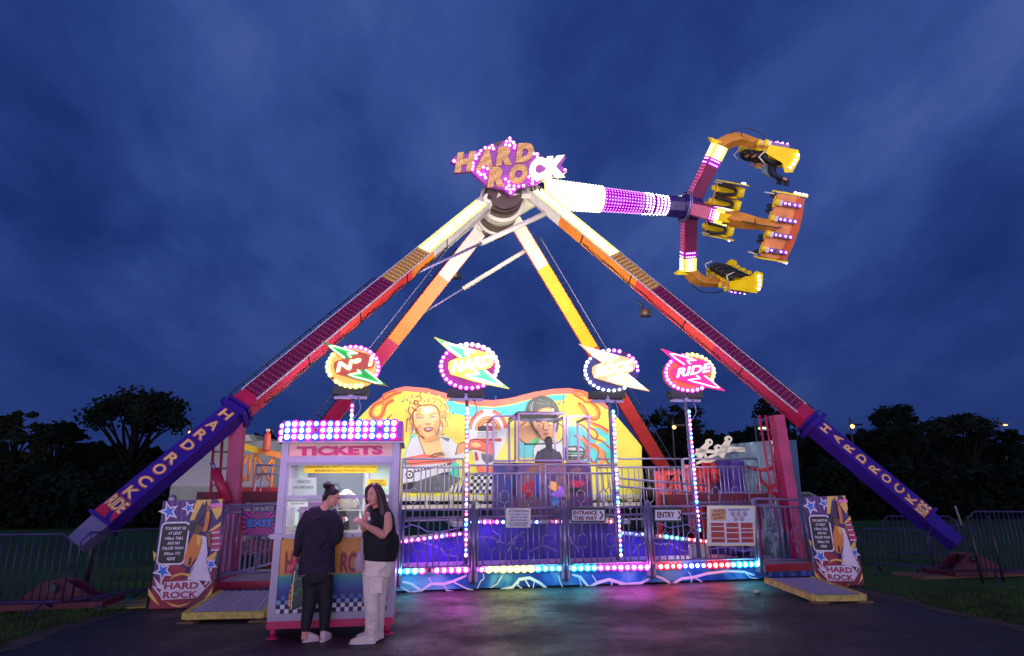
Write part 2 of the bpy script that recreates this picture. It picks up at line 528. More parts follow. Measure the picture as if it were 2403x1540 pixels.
mb.poly([p + Vec((0, 0, .004)) for p in outl], M_asph)
structure(mb.build('asphalt'))
random.seed(4)
def fringe(line, out):
    mb = MB(); a, b = [], []
    for i in range(len(line) - 1):
        n = max(3, int((line[i + 1] - line[i]).length / .12))
        for k in range(n):
            p = line[i].lerp(line[i + 1], k / n)
            d = (line[i + 1] - line[i]).normalized(); q = Vec((d.y, -d.x, 0)) * out
            a.append(p + q * (.22 + .12 * math.sin(i * 2 + k * .31) + random.uniform(-.07, .09)) + Vec((0, 0, .0085)))
            b.append(p - q * (.10 + random.uniform(-.06, .12)) + Vec((0, 0, .0085)))
    n = len(a)
    mb.add(a + b, [(i, i + 1, n + i + 1, n + i) for i in range(n - 1)], M_dirt)
    return structure(mb.build('dirt_edge'))
fringe(lb, -1); fringe(rb, -1)
def grass(name, label, boxes, seed):
    random.seed(seed); mb = MB(); m1 = mat('grass blade', (.06, .10, .035), .8, var=.4, nscale=2, spec=.1)
    for line, out, wd, n in boxes:
        for _ in range(n):
            i = random.randrange(len(line) - 1)
            p = line[i].lerp(line[i + 1], random.random()); d = (line[i + 1] - line[i]).normalized()
            q = Vec((d.y, -d.x, 0)) * out
            p = p + q * (.2 + wd * random.random() ** 1.4)
            h = random.uniform(.03, .085); an = random.uniform(0, 6.28); s_ = Vec((math.cos(an), math.sin(an), 0)) * .008
            l = Vec((random.uniform(-.03, .03), random.uniform(-.03, .03), h))
            mb.add([p - s_, p + s_, p + l], [(0, 1, 2)], m1)
    return tag(mb.build(name), label, 'grass', kind='stuff')
grass('grass_tufts', 'short rough grass along the edges of the asphalt', [(lb, -1, 2.2, 9000), (rb, -1, 3.0, 12000)], 7)

random.seed(21)
mb = MB(); mg = mat('pale grit', (.11, .10, .10), .8, var=.4)
for _ in range(2600):
    p = Vec((random.uniform(-5.5, 6.5), random.uniform(4.2, 10.8), .006)); s_ = random.uniform(.003, .011); an = random.uniform(0, 6.28)
    q = [p + Vec((math.cos(an + k * 2.09), math.sin(an + k * 2.09), 0)) * s_ * random.uniform(.7, 1.3) for k in range(3)] + [p + Vec((0, 0, s_ * .7))]
    mb.add(q, [(0, 1, 3), (1, 2, 3), (2, 0, 3)], mg)
tag(mb.build('grit'), 'loose pale grit scattered over the asphalt', 'grit', kind='stuff')

# ---------------------------------------------------------------- trees
M_leaf = mat('dark leaves', (.008, .014, .010), .9, var=.4, nscale=.6, spec=.03)
M_leaf2 = mat('olive leaves', (.012, .017, .011), .9, var=.4, nscale=.6, spec=.03)
M_bark = mat('bark', (.008, .007, .006), .9, var=.3, spec=.03)
def tree(name, label, x, top, wpx, Y, seed, style='round', n=2600, bottom=None, leaf=None, ls=.42):
    R = random.Random(seed)
    base = P(x, 1161, Y); base.z = 0
    zt = P(x, top, Y).z
    hw = wpx / 1450 * Y * 1.02 / 2
    t = thing(name, label, 'tree', base, 'trees round the field')
    zb = P(x, bottom, Y).z if bottom else zt * .3
    zb = max(zb, .8)
    cl = []
    for k in range(48):
        a = R.uniform(0, 6.283)
        r = math.sqrt(R.random()) * hw * .82
        f = r / hw
        if style == 'umbrella':
            zz = zt - (zt - zb) * (.14 + .42 * f ** 2 + R.uniform(-.04, .22))
        else:
            zz = zb + (zt - zb) * (.1 + R.random() ** .7 * (.80 * math.sqrt(max(0, 1 - f * f)) + .02))
        rad = min(hw, zt - zb) * R.uniform(.09, .27)
        zz = min(zz, zt - rad * .55)
        cl.append((Vec((base.x + math.cos(a) * r, base.y + math.sin(a) * r * .7, zz)), rad))
    mb = MB(); lf = leaf or M_leaf
    per = n // len(cl)
    for c, rad in cl:
        for _ in range(per):
            d = Vec((R.gauss(0, 1), R.gauss(0, 1), R.gauss(0, 1))).normalized()
            p = c + Vec((d.x, d.y, d.z * .62)) * rad * (R.random() ** .45) * (1 + .55 * R.random() ** 3)
            u = Vec((R.gauss(0, 1), R.gauss(0, 1), R.gauss(0, .7))).normalized()
            w = u.orthogonal().normalized(); s_ = ls * R.uniform(.5, 1.15) * Y / 46
            mb.add([p - u * s_ * .5, p + w * s_ * .3, p + u * s_ * .5, p - w * s_ * .3], [(0, 1, 2, 3)], lf)
    mb.build('crown', t)
    mb = MB()
    th = zt * .028 + .08
    fork = Vec((base.x + R.uniform(-.3, .3), base.y, zb * .75 + .3))
    mb.sweep([base, base.lerp(fork, .5) + Vec((R.uniform(-.2, .2), 0, 0)), fork], [th, th * .8, th * .7], M_bark, 8)
    for c, rad in cl[:20]:
        mid = fork.lerp(c, .5) + Vec((R.uniform(-.5, .5), R.uniform(-.4, .4), R.uniform(-.2, .5)))
        mb.sweep([fork, mid, c], [th * .5, th * .27, th * .1], M_bark, 5)
    mb.build('trunk', t)
    return t
TR = [
 (298, 905, 250, 46, 'umbrella', 'tallest umbrella-crowned tree left of the ride, its bare limbs showing sky', 1075, 6200),
 (20, 955, 150, 42, 'round', 'dark tree cut by the left edge of the picture', 1120, 3200),
 (118, 982, 125, 48, 'umbrella', 'small flat-topped tree between the edge tree and the tallest umbrella tree', 1100, 2600),
 (205, 1020, 90, 50, 'round', 'low rounded tree at the foot of the tallest umbrella tree on its left side', 1120, 1700),
 (420, 1035, 130, 52, 'round', 'low tree just right of the tallest umbrella tree', 1150, 1800),
 (485, 996, 110, 58, 'umbrella', 'tree seen over the purple left outrigger beside a yellow street lamp', 1120, 1900),
 (575, 1010, 130, 60, 'umbrella', 'tree seen over the white coach left of the ticket booth', 1130, 2200),
 (1602, 938, 190, 44, 'round', 'big round dark tree behind the lighted pole that reads RIDE', 1120, 4400),
 (1738, 1000, 120, 52, 'round', 'low dark tree between the two big trees on the right', 1120, 1800),
 (1842, 902, 150, 46, 'round', 'tall tree behind the magenta support column of the right leg', 1120, 3600),
 (1905, 985, 120, 50, 'round', 'low tree touching the top of the purple right outrigger', 1120, 1800),
 (2040, 998, 120, 48, 'round', 'low spreading tree right of the bright amber lamp', 1120, 2200),
 (2132, 940, 165, 42, 'round', 'broad rounded tree, highest on the right side of the field', 1100, 4400),
 (2282, 955, 180, 44, 'umbrella', 'flat-topped tree with sky gaps near the right edge', 1085, 3600),
 (2385, 990, 110, 46, 'round', 'tree cut by the right edge of the picture', 1110, 2200),
]
for i, (x, tp, w, Y, st, lab, bt, n) in enumerate(TR):
    tree('umbrella_tree' if st == 'umbrella' else 'bushy_tree', lab, x, tp, w, Y, 50 + i, st, n, bt, M_leaf2 if i % 3 == 1 else M_leaf)
def thicket(name, label, x0, x1, tops, Y, n, seed):
    R = random.Random(seed); mb = MB()
    for _ in range(n):
        x = R.uniform(x0, x1); f = (x - x0) / (x1 - x0) * (len(tops) - 1)
        i = min(int(f), len(tops) - 2); tp = tops[i] + (tops[i + 1] - tops[i]) * (f - i) + 9 * math.sin(x * .07) + 6 * math.sin(x * .19)
        yy = Y * R.uniform(.95, 1.12)
        zt = P(x, tp, yy).z; p = P(x, 1161, yy); p.z = zt * R.random() ** .75
        u = Vec((R.gauss(0, 1), R.gauss(0, 1), R.gauss(0, .7))).normalized(); w = u.orthogonal().normalized()
        s_ = R.uniform(.25, .62) * Y / 50
        mb.add([p - u * s_ * .6, p + w * s_ * .4, p + u * s_ * .6, p - w * s_ * .4], [(0, 1, 2, 3)], M_leaf)
    return tag(mb.build(name), label, 'trees', kind='stuff')
thicket('thicket', 'dark unbroken belt of scrub and trees beyond the field, left of the ride', -60, 660, [1035, 1075, 1062, 1052, 1058, 1060, 1052, 1035, 1020], 56, 22000, 3)
thicket('thicket', 'dark unbroken belt of scrub and trees beyond the field, right of the ride', 1480, 2470, [1050, 1020, 1025, 1015, 1030, 1035, 1012, 1030, 1025, 1040, 1040], 58, 27000, 4)

thicket('shrubbery', 'low black shrubbery along the far edge of the field, left of the ride', -60, 640, [1120, 1100, 1110, 1095, 1105, 1100, 1110], 38, 16000, 5)
thicket('shrubbery', 'low black shrubbery along the far edge of the field, right of the ride', 1880, 2470, [1100, 1085, 1095, 1080, 1090, 1095, 1085], 38, 15000, 6)
# ---------------------------------------------------------------- far lamps, cars
def street_lamp(x, y, Y, m, r, label, pole=True, flat=False, power=0):
    p = P(x, y, Y); b = Vec((p.x, p.y, 0))
    t = thing('street_lamp', label, 'street lamp', b, 'far street lamps')
    if True:
        mb = MB(); mb.sweep([b, Vec((p.x, p.y, p.z + .1)), p + Vec((.12, 0, .18)), p + Vec((.3, 0, .16))], [.09, .06, .04, .03], M_dark, 8); mb.build('pole', t)
    mb = MB(); mb.box(p + Vec((.45, 0, .12)), (.7, .3, .1), M_dark); mb.build('lamp_head', t)
    mb = MB(); mb.ball(p + Vec((.45 if flat else .1, -.05, 0)), (r * 1.8, r, r * .6) if flat else r, m, 12, 8); mb.build('lamp_glass', t)
for a in [
 (444, 1016, 40, E_sodium, .13, 'amber street lamp shining above the purple left outrigger', 0),
 (46, 1017, 44, E_moon, .09, 'small pale lamp seen through the tree at the left edge', 1),
 (149, 1029, 50, E_moon, .09, 'small bluish lamp under the small flat-topped tree', 1),
 (1578, 1003, 40, E_sodium, .13, 'amber street lamp glowing between the third and fourth lighted poles', 0),
 (1996, 1001, 44, E_sodium, .15, 'bright amber street lamp right of the purple right outrigger', 0),
 (1772, 1006, 40, E_moon, .16, 'greenish white lamp on a pole over the tarpaulin tent', 1),
 (2082, 990, 50, E_sodium, .09, 'small amber lamp in front of the highest tree on the right', 1),
 (2345, 998, 50, E_sodium, .10, 'small amber lamp near the right edge of the picture', 1)]:
    street_lamp(a[0], a[1], a[2], a[3], a[4], a[5], flat=bool(a[6]))
def car(name, label, x, Y, length, head, col, lights=False, facing=1, group=None):
    """side-on car; facing = +1 nose towards +x"""
    c = P(x, 1161, Y); c.z = 0
    t = thing(name, label, 'car', c, group)
    H = 1.46 * length / 4.3; F = facing
    prof = [(-2.1, .3), (-2.12, .75), (-1.95, 1.0), (-1.55, 1.06), (-.95, 1.42), (.35, 1.46), (1.05, 1.05), (1.9, .88), (2.12, .62), (2.1, .3)]
    k = length / 4.3
    f = lambda px_, pz, y: c + Vec((px_ * k * F, y * k, pz * k))
    mb = MB(); mb.poly([f(a, b, -.85) for a, b in prof], col, Vec((0, 1.7 * k, 0))); body = mb.build('body', t)
    mb = MB()
    mb.poly([f(a, b, -.862) for a, b in [(-1.4, 1.06), (-.9, 1.36), (-.3, 1.39), (-.3, 1.06)]], M_black)
    mb.poly([f(a, b, -.862) for a, b in [(-.22, 1.06), (-.22, 1.39), (.33, 1.4), (.9, 1.06)]], M_black)
    mb.build('window', t)
    for wx in (-1.35, 1.35):
        for sy in (-.86, .86):
            w = MB(); w.tube(f(wx, .33, sy - .1 * (1 if sy < 0 else -1)), f(wx, .33, sy + .1 * (1 if sy < 0 else -1)), .33 * k, M_black, 16); wo = w.build('wheel', t)
            r_ = MB(); r_.tube(f(wx, .33, sy * 1.12), f(wx, .33, sy * 1.05), .17 * k, M_dark, 12); r_.build('rim', wo)
    for s_ in (-.6, .6):
        h = MB(); h.ball(f(2.06, .66, s_), (.1, .17, .09), E_white if lights else M_cream); h.build('headlight', t)
    return t
car('parked_car', 'silver-blue hatchback parked in the dark behind the right-hand height board', 1812, 25, 4.8, 1, mat('silver blue car paint', rgb(70, 84, 94), .4, .2), facing=-1)
car('far_car', 'far car with its headlights on, under the trees on the right', 2165, 46, 4.4, 1, mat('grey car paint', rgb(60, 64, 72), .3, .4), True, 1)
# fence stake beyond the field
p = G(2240, 1155, .2); mb = MB()
b0 = P(2243, 1160, 30); b0.z = 0
mb.sweep([b0, b0 + Vec((-.14, 0, .9))], [.05, .04], mat('pale post wood', rgb(150, 150, 150), .8), 6)
solo(mb, 'fence_post', 'lone pale leaning post standing in the dark field at the right', 'post', b0)

# ---------------------------------------------------------------- the pendulum ride
RIDE = thing('pendulum_ride', 'huge pendulum ride on four striped legs, its claw of seats swung to the right', 'amusement ride', LW(0, 6))
NF = (-DV * .86 + DZ * .5).normalized()      # front faces of the front legs
NB = (-DV * .9 - DZ * .43).normalized()
def leg_seg(p0, p1, t0, t1, wa, wn, nv, m, wa1=None):
    mb = MB(); mb.beam(p0.lerp(p1, t0), p0.lerp(p1, t1), wa, wn, nv, m, wa1); return mb
def frame_of(p0, p1, nv):
    d = (p1 - p0).normalized(); n = (nv - d * nv.dot(d)).normalized(); a = d.cross(n)
    return d, n, a
def bulb_field(mb, p0, p1, t0, t1, w, off, nv, mp, mbulb, pitch=.105, rows=5, r=.03):
    """a plate with a bed of lamp caps on the front of a beam"""
    d, n, a = frame_of(p0, p1, nv)
    q0, q1 = p0.lerp(p1, t0), p0.lerp(p1, t1)
    c = (q0 + q1) / 2 + n * (off + .012)
    mb.box(c, ((q1 - q0).length, w, .024), mp, (d, a, n))
    N_ = max(1, int((q1 - q0).length / pitch))
    for i in range(N_):
        for j in range(rows):
            p = q0.lerp(q1, (i + .5) / N_) + a * ((j + .5) / rows - .5) * w * .92 + n * (off + .024)
            edge_ = mbulb is E_ywhite and (j in (0, rows - 1) or random.random() < .05)
            vs = [p + (d * math.cos(k * 1.0472) + a * math.sin(k * 1.0472)) * r for k in range(6)] + [p + n * r * .9]
            mb.add(vs, [(k, (k + 1) % 6, 6) for k in range(6)], E_yfringe if edge_ else mbulb, True)
def front_leg(F, H, side, px_split, px_marks, letters, ride_px, red_px, foot_px):
    """F anchor, H top; marks: pixel spots where colours change, from the top down"""
    T = lambda q: tpx(F, H, *q)
    ts = T(px_split)
    W, D_ = .42, .31
    leg = MB()
    t = 1.0; seq = [(T(px_marks[0]), M_cream), (T(px_marks[1]), M_orange), ((T(px_marks[1]) + ts) / 2, M_red), (ts, M_pink)]
    for t1, m in seq:
        leg.beam(F.lerp(H, t1), F.lerp(H, t), W, D_, NF, m); t = t1
    d, n, a = frame_of(F, H, NF)
    leg.box(F.lerp(H, ts) , (.05, W + .1, D_ + .1), M_purple, (d, a, n))
    o = leg.build('leg', RIDE)
    # white trim lines both sides of the lamp bed
    tr = MB()
    for s_ in (-1, 1):
        q0, q1 = F.lerp(H, ts + .02), F.lerp(H, .985)
        tr.box((q0 + q1) / 2 + a * s_ * (W / 2 - .012) + n * (D_ / 2 + .014), ((q1 - q0).length, .022, .03), M_white, (d, a, n))
    tr.build('trim', o)
    tA, tB, tC = T(px_marks[2]), T(px_marks[3]), ts + .025
    p_ = MB(); bulb_field(p_, F, H, tA, .975, .415, D_ / 2, NF, E_yplate, E_ywhite, .09, 6, .04); p_.build('lit_lamp_bed', o)
    p_ = MB(); bulb_field(p_, F, H, tB, tA, .37, D_ / 2, NF, M_goldbulb, M_bulbgold, .12, 5, .03); p_.build('gold_lamp_bed', o)
    p_ = MB(); bulb_field(p_, F, H, tC, tB, .37, D_ / 2, NF, M_maroon, M_bulboff, .12, 5, .03); p_.build('maroon_lamp_bed', o)
    # outrigger
    te, t0 = T(foot_px[0]), 0.0
    og = MB(); og.beam(F.lerp(H, te), F.lerp(H, ts - .002), W * .96, D_ * .96, NF, M_purple)
    og.box(F.lerp(H, te), (.05, W + .06, D_ + .06), M_purple, (d, a, n)); og.box(F.lerp(H, ts - .01), (.1, W + .16, D_ + .14), M_purple, (d, a, n))
    ogo = og.build('outrigger', RIDE)
    inn = MB(); inn.beam(F.lerp(H, .015), F.lerp(H, te - .001), W * .7, D_ * .7, NF, M_steel if side < 0 else M_purple, W * .86); inn.build('inner_tube', RIDE)
    yl, rm = mat('cream yellow lettering', rgb(240, 200, 130), .5), mat('orange lettering edge', rgb(190, 84, 70), .5)
    for ch, q in zip('HARDROCK', letters):
        tt = T(q); c = F.lerp(H, tt) + n * (D_ * .48 + .003)
        lt = MB()
        for m, of, h_, gx in ((rm, .05, 0, .012), (yl, .02, .003, 0)):
            lt.text(ch, c - a * (.11 + gx) * 1 - d * (.085 + gx) + n * h_, a * (.22 + 2 * gx), d * (.165 + 2 * gx), m, of)
        lt.build('letter', ogo)
    tt = T(ride_px); c = F.lerp(H, tt) + n * (D_ * .48 + .003); lt = MB()
    for m, of, h_, gx in ((rm, .06, 0, .015), (yl, .03, .003, 0)):
        lt.text('RIDE', c - a * (.17 + gx) - d * (.1 + gx) + n * h_, a * (.34 + 2 * gx), d * (.19 + 2 * gx), m, of)
    lt.build('letter', ogo)
    if red_px:
        tt = T(red_px); c = F.lerp(H, tt) + n * (D_ * .48 + .003); z_ = MB()
        z_.poly([c - a * .19 - d * .1, c - a * .19 + d * .1, c - a * .02 + d * .12, c + a * .06 - d * .1], M_pink)
        z_.poly([c + a * .05 + d * .1, c + a * .19 + d * .1, c + a * .19 - d * .1], M_pink)
        z_.build('stripe', ogo)
    # cable sagging under the leg, weld collars, stains
    sd0 = 1 if a.z < 0 else -1
    cbm = MB(); k = 12
    cbm.sweep([F.lerp(H, ts + .03 + .5 * i / k) + a * sd0 * (W / 2 + .03 + .05 * abs(math.sin(i * 1.57))) - n * .05 for i in range(k + 1)], [.016] * (k + 1), M_dark, 5, sub=2); cbm.build('cable', o)
    for tt in (.18, .36, .55, .74):
        t_ = ts + (1 - ts) * tt; cl_ = MB(); cl_.box(F.lerp(H, t_), (.035, W + .022, D_ + .012), M_dark, (d, a, n)); cl_.build('clamp', o)
    # hand rail on the outer edge
    hr = MB(); k = 14; q0, q1 = F.lerp(H, ts + .01), F.lerp(H, ts + .36)
    sd = -1 if a.z < 0 else 1
    up = a * sd
    for i in range(k + 1):
        b_ = q0.lerp(q1, i / k) + up * (W / 2)
        hr.tube(b_, b_ + up * .22, .012, M_dark, 5)
    hr.tube(q0 + up * (W / 2 + .22), q1 + up * (W / 2 + .22), .014, M_dark, 5)
    hr.tube(q0 + up * (W / 2 + .11), q1 + up * (W / 2 + .11), .01, M_dark, 5)
    hr.build('handrail', o)
    return o, d, n, a
FL0, FL1 = V(152, 1302, 0), V(1143, 476, 5.0)
FR0, FR1 = V(2268, 1296, 0), V(1240, 444, 5.0)
FL0.z = max(FL0.z, .35); FR0.z = max(FR0.z, .35)
o1, *_ = front_leg(FL0, FL1, -1, (562, 955), [(1000, 590), (950, 632), (985, 588), (903, 662)],
  [(534, 983), (504, 1008), (477, 1031), (447, 1056), (409, 1086), (380, 1111), (347, 1140), (314, 1165)], (283, 1193), (258, 1214), [(242, 1226)])
tag(o1, 'left front leg, its maroon lamps unlit and its top blazing white')
o2, *_ = front_leg(FR0, FR1, 1, (1895, 990), [(1320, 520), (1500, 665), (1440, 605), (1532, 690)],
  [(1929, 1014), (1957, 1037), (1984, 1059), (2014, 1082), (2044, 1106), (2072, 1128), (2102, 1151), (2131, 1174)], (2159, 1196), None, [(2178, 1211)])
tag(o2, 'right front leg with a grey bare head and maroon lower half')

def back_leg(F, H, marks, cols, lad, label):
    T = lambda q: tpx(F, H, *q)
    mb = MB(); t = 1.0
    for q, m in zip(marks, cols):
        t1 = 0.0 if q is None else T(q)
        mb.beam(F.lerp(H, t1), F.lerp(H, t), .42, .36, NB, m); t = t1
    o = mb.build('leg', RIDE); tag(o, label)
    d, n, a = frame_of(F, H, NB)
    ed = MB()
    for s_ in (-1, 1):
        ed.box(F.lerp(H, .5) + a * s_ * .212 + n * .08, ((H - F).length * .96, .02, .2), M_orange if s_ > 0 else M_redsteel, (d, a, n))
    ed.build('trim', o)
    l = MB(); off = a * lad * .25
    q0, q1 = F.lerp(H, .16) + off, F.lerp(H, .93) + off
    for s_ in (0, .2):
        l.tube(q0 + a * lad * s_, q1 + a * lad * s_, .018, M_steel if s_ else M_dark, 5)
    k = 44
    for i in range(k + 1):
        b_ = q0.lerp(q1, i / k); l.tube(b_, b_ + a * lad * .2, .012, M_dark, 4)
    l.build('ladder', o)
    ft = MB(); ft.beam(F.lerp(H, -.02), F.lerp(H, .10), .36, .3, NB, M_steel); ft.build('foot', o)
    ft = MB(); ft.box(Vec((F.x, F.y, .12)), (1.2, 1.2, .24), M_redsteel); ft.build('base_plate', o)
BL0, BL1 = V(540, 1284, 12), V(1128, 540, 7.0)
BR0, BR1 = V(1652, 1259, 12), V(1205, 515, 7.0)
back_leg(BL0, BL1, [(1045, 655), (925, 800), None], [M_cream, M_orange, M_pink], 1 if frame_of(BL0, BL1, NB)[2].x < 0 else -1, 'left rear leg, white then orange then pink')
back_leg(BR0, BR1, [(1262, 632), (1388, 815), None], [M_cream, M_yellow, M_red], 1 if frame_of(BR0, BR1, NB)[2].x > 0 else -1, 'right rear leg, cream then yellow then red')

# hydraulic braces between the legs
def brace(a, b, c, label=None):
    mb = MB(); mb.tube(a, b, .075, M_cream, 10); mb.ball(a, .09, M_cream); o = mb.build('brace', RIDE)
    m2 = MB(); m2.tube(b, c, .035, M_steel, 8); m2.ball(c, .07, M_steel); m2.build('piston_rod', o)
pA, pB = FR0.lerp(FR1, tpx(FR0, FR1, 1268, 500)), FL0.lerp(FL1, tpx(FL0, FL1, 965, 628))
pA = pA - DZ * .25; pB = pB - DZ * .25
brace(pA, pA.lerp(pB, .52), pB)
qA, qB = BR0.lerp(BR1, tpx(BR0, BR1, 1238, 585)), BL0.lerp(BL1, tpx(BL0, BL1, 962, 762))
brace(qA, qA.lerp(qB, .55), qB)

# hub
HC = V(1184, 452, 4.7)
def disc_v(mb, v0, v1, r, m, n=32):
    mb.tube(HC + DV * v0, HC + DV * v1, r, m, n)
mb = MB()
M_hub = mat('brown grease ring', rgb(96, 80, 70), .5, .3)
disc_v(mb, -.04, .1, .50, M_hub); disc_v(mb, .1, .5, .57, M_hub); disc_v(mb, .5, .66, .66, M_cream)
disc_v(mb, .66, 1.0, .60, M_cream); disc_v(mb, 1.0, 1.5, .58, M_hub); disc_v(mb, 1.5, 1.62, .64, M_cream); disc_v(mb, 1.62, 2.3, .5, M_hub)
for k in range(28):
    q = 2 * math.pi * k / 28
    mb.ball(HC + DV * .72 + (DU * math.cos(q) + DZ * math.sin(q)) * .615, .022, M_dark, 6, 4)
hub = mb.build('hub', RIDE)
mb = MB()
for top, sp in ((FL1, -1), (FR1, 1)):
    c = HC + DU * sp * .15
    mb.beam(top - (FL1 - FL0 if sp < 0 else FR1 - FR0).normalized() * .15, c + DV * .05, .46, .16, NF, M_cream, .3)
for top, sp in ((BL1, -1), (BR1, 1)):
    mb.beam(top, HC + DV * 1.1 + DU * sp * .1 - DZ * .2, .5, .22, NB, M_cream, .66)
mb.build('leg_bracket', hub)
mb = MB()
for c in (FL1 + DU * .02 - DV * .2, BL1 - DV * .22, FR1 - DV * .2):
    mb = MB(); mb.tube(c, c - DV * .12, .15, M_cream, 14); mb.tube(c - DV * .12, c - DV * .15, .06, M_dark, 10)
    mb.build('pin', hub)

# star sign on the hub; traced on a real plane standing at the hub's front
SP = Plane(V(1190, 400, 4.25), (-DV - DZ * .25))
zc = lambda x, y: (1032.7 + x / 4.616, 301.9 + y / 4.616)
sh = [(112, 352), (150, 318), (190, 285), (372, 262), (430, 232), (500, 190), (570, 172), (620, 200), (690, 140), (748, 92), (790, 130), (835, 185), (900, 172), (965, 178), (1005, 205), (1012, 262), (1060, 272), (1112, 338), (1370, 306), (1312, 398), (1378, 466), (1320, 492), (1130, 546), (1060, 598), (940, 630), (850, 645), (772, 736), (700, 662), (515, 622), (420, 545), (335, 462), (150, 478), (165, 380)]
mb = MB(); mb.poly([SP.px(*zc(*p)) for p in sh], mat('magenta star face', rgb(140, 50, 150), .4), -SP.n * .22)
star = mb.build('star_sign', RIDE); tag(star, 'star shaped sign with block lettering and magenta lamps')
mb = MB(); mb.poly([SP.px(*zc(*p), -.3) for p in [(500, 190), (520, 150), (730, 85), (700, 150), (640, 200), (560, 260)]], M_timber, -SP.n * .1); mb.build('back_plate', star)
def dotted(name, c1, c2, sc=26):
    m = mat(name, c1, .5, .2, var=.1); nt = m.node_tree; N, L = nt.nodes, nt.links
    v = N.new('ShaderNodeTexVoronoi'); v.inputs['Scale'].default_value = sc; v.inputs['Randomness'].default_value = .25
    tc = N.new('ShaderNodeTexCoord'); L.new(tc.outputs['Object'], v.inputs['Vector'])
    r = N.new('ShaderNodeValToRGB'); r.color_ramp.elements[0].position = .28; r.color_ramp.elements[1].position = .42
    r.color_ramp.elements[0].color = c2; r.color_ramp.elements[1].color = c1
    L.new(v.outputs['Distance'], r.inputs[0]); L.new(r.outputs[0], N['Principled BSDF'].inputs['Base Color'])
    return m
E_let = lamp_mat('lit letter', (1, 1, .42), 1.9)
M_dots = dotted('gold dotted letter', rgb(190, 140, 72), rgb(235, 200, 130), 17)
SPx = (SP.px(1300, 380) - SP.px(1200, 380)).normalized()
def big(ch, x0, y0, x1, y1, m, sk=0.0, up=0):
    bl, br, tl = SP.px(*zc(x0, y1), .005), SP.px(*zc(x1, y1 - up), .005), SP.px(*zc(x0 + sk, y0), .005)
    l = MB(); vs, fs, w = text_geo(ch, .08); ex, ey = br - bl, tl - bl
    v2 = [bl + ex * (v.x / w) + ey * (v.y / .69) for v in vs]
    n_ = len(v2)
    l.add([v + SP.n * .06 for v in v2] + v2, list(fs), m)
    # rim
    edges = {}
    for f in fs:
        for i in range(len(f)):
            e = (f[i], f[(i + 1) % len(f)]); edges[e] = edges.get(e, 0) + 1
    for (a, b) in list(edges):
        if (b, a) not in edges: l.f.append((a, n_ + a, n_ + b, b)); l.m.append(0); l.sm.append(False)
    o = l.build('letter', star); return o
big('H', 158, 285, 350, 462, M_dots, 30, 20); big('A', 385, 250, 575, 436, M_dots, 30, 10); big('R', 600, 222, 780, 392, M_dots, 30, 15); big('D', 815, 186, 1000, 358, M_dots, 25, 15)
big('R', 512, 440, 700, 618, M_dots, 30, 10); big('O', 735, 415, 935, 586, M_dots, 20, 10)
big('C', 955, 345, 1135, 540, E_let, 20, 5); big('K', 1140, 330, 1350, 528, E_let, 15, 20)
for p in [(152, 357), (357, 380), (357, 414), (350, 446), (390, 296), (388, 330), (421, 280), (441, 246), (489, 215), (533, 214), (563, 190), (576, 226), (754, 110), (718, 146), (757, 140), (709, 180), (750, 188), (793, 158), (808, 186), (802, 214), (470, 425), (513, 440), (411, 475), (436, 502), (477, 504), (491, 538), (706, 553), (742, 583), (745, 622), (718, 651), (755, 665), (763, 698), (799, 625), (797, 660), (850, 630), (902, 623), (958, 530), (998, 561), (998, 599), (1047, 566), (1016, 279), (1049, 282), (1052, 312), (1100, 332), (1350, 452)]:
    bulb(star, SP.px(*zc(*p), .03), .043, E_mag)
mb = MB()
for a in [(1030, 560, 1080, 720), (980, 590, 1060, 700), (1110, 610, 1080, 700)]:
    mb.tube(SP.px(*zc(a[0], a[1]), -.15), SP.px(*zc(a[2], a[3]), -.5), .03, M_dark, 6)
mb.tube(HC - DV * .1, SP.px(1190, 400, -.2), .2, M_dark, 10)
mb.build('sign_bracket', star)

# pendulum arm
A0, A1 = V(1215, 449, 6), V(1604, 487, 6)
AD = (A1 - A0).normalized()
def around(mb, p, q, r0, r1, m, mbulb, k=14, pitch=.115, br=.034, plate=True):
    d = (q - p).normalized(); x_ = DV; y_ = d.cross(x_).normalized(); x_ = y_.cross(d)
    mb.sweep([p, q], [r0, r1], m, 20, sub=0, smooth=True)
    n_ = max(1, int((q - p).length / pitch))
    for i in range(n_):
        t = (i + .5) / n_; c = p.lerp(q, t); r = r0 + (r1 - r0) * t
        for j in range(k):
            an = 2 * math.pi * (j + .5) / k; u = x_ * math.cos(an) + y_ * math.sin(an); w = d.cross(u)
            s_ = c + u * r
            vs = [s_ + (d * math.cos(h * 1.0472) + w * math.sin(h * 1.0472)) * br for h in range(6)] + [s_ + u * br]
            mb.add(vs, [(h, (h + 1) % 6, 6) for h in range(6)], mbulb, True)
T = lambda x, y=470: A0.lerp(A1, tpx(A0, A1, x, y))
mb = MB(); mb.sweep([HC + DV * 1.3, T(1250, 452)], [.42, .42], M_cream, 16, sub=0); mb.sweep([T(1250, 452), A1], [.36, .27], M_purple, 16, sub=0)
arm = mb.build('pendulum_arm', RIDE)
mb = MB(); around(mb, T(1272, 456), T(1412, 470), .44, .38, E_yplate, E_ywhite, 26, .10, .047); mb.build('lit_lamp_bed', arm)
mb = MB(); around(mb, T(1413, 470), T(1506, 478), .375, .335, E_purpd, E_purp, 22, .09, .017); mb.build('purple_lamp_bed', arm)
mb = MB(); around(mb, T(1507, 478), T(1530, 480), .335, .325, E_purpd, E_white, 22, .09, .026); around(mb, T(1533, 481), T(1566, 484), .315, .29, E_purpd, E_white, 20, .1, .028); mb.build('white_lamp_bed', arm)
mb = MB()
d = AD; mb.sweep([T(1566, 484), T(1572, 484), T(1606, 487)], [.3, .36, .36], M_navy, 8, sub=0, smooth=False)
mb.build('motor', arm)
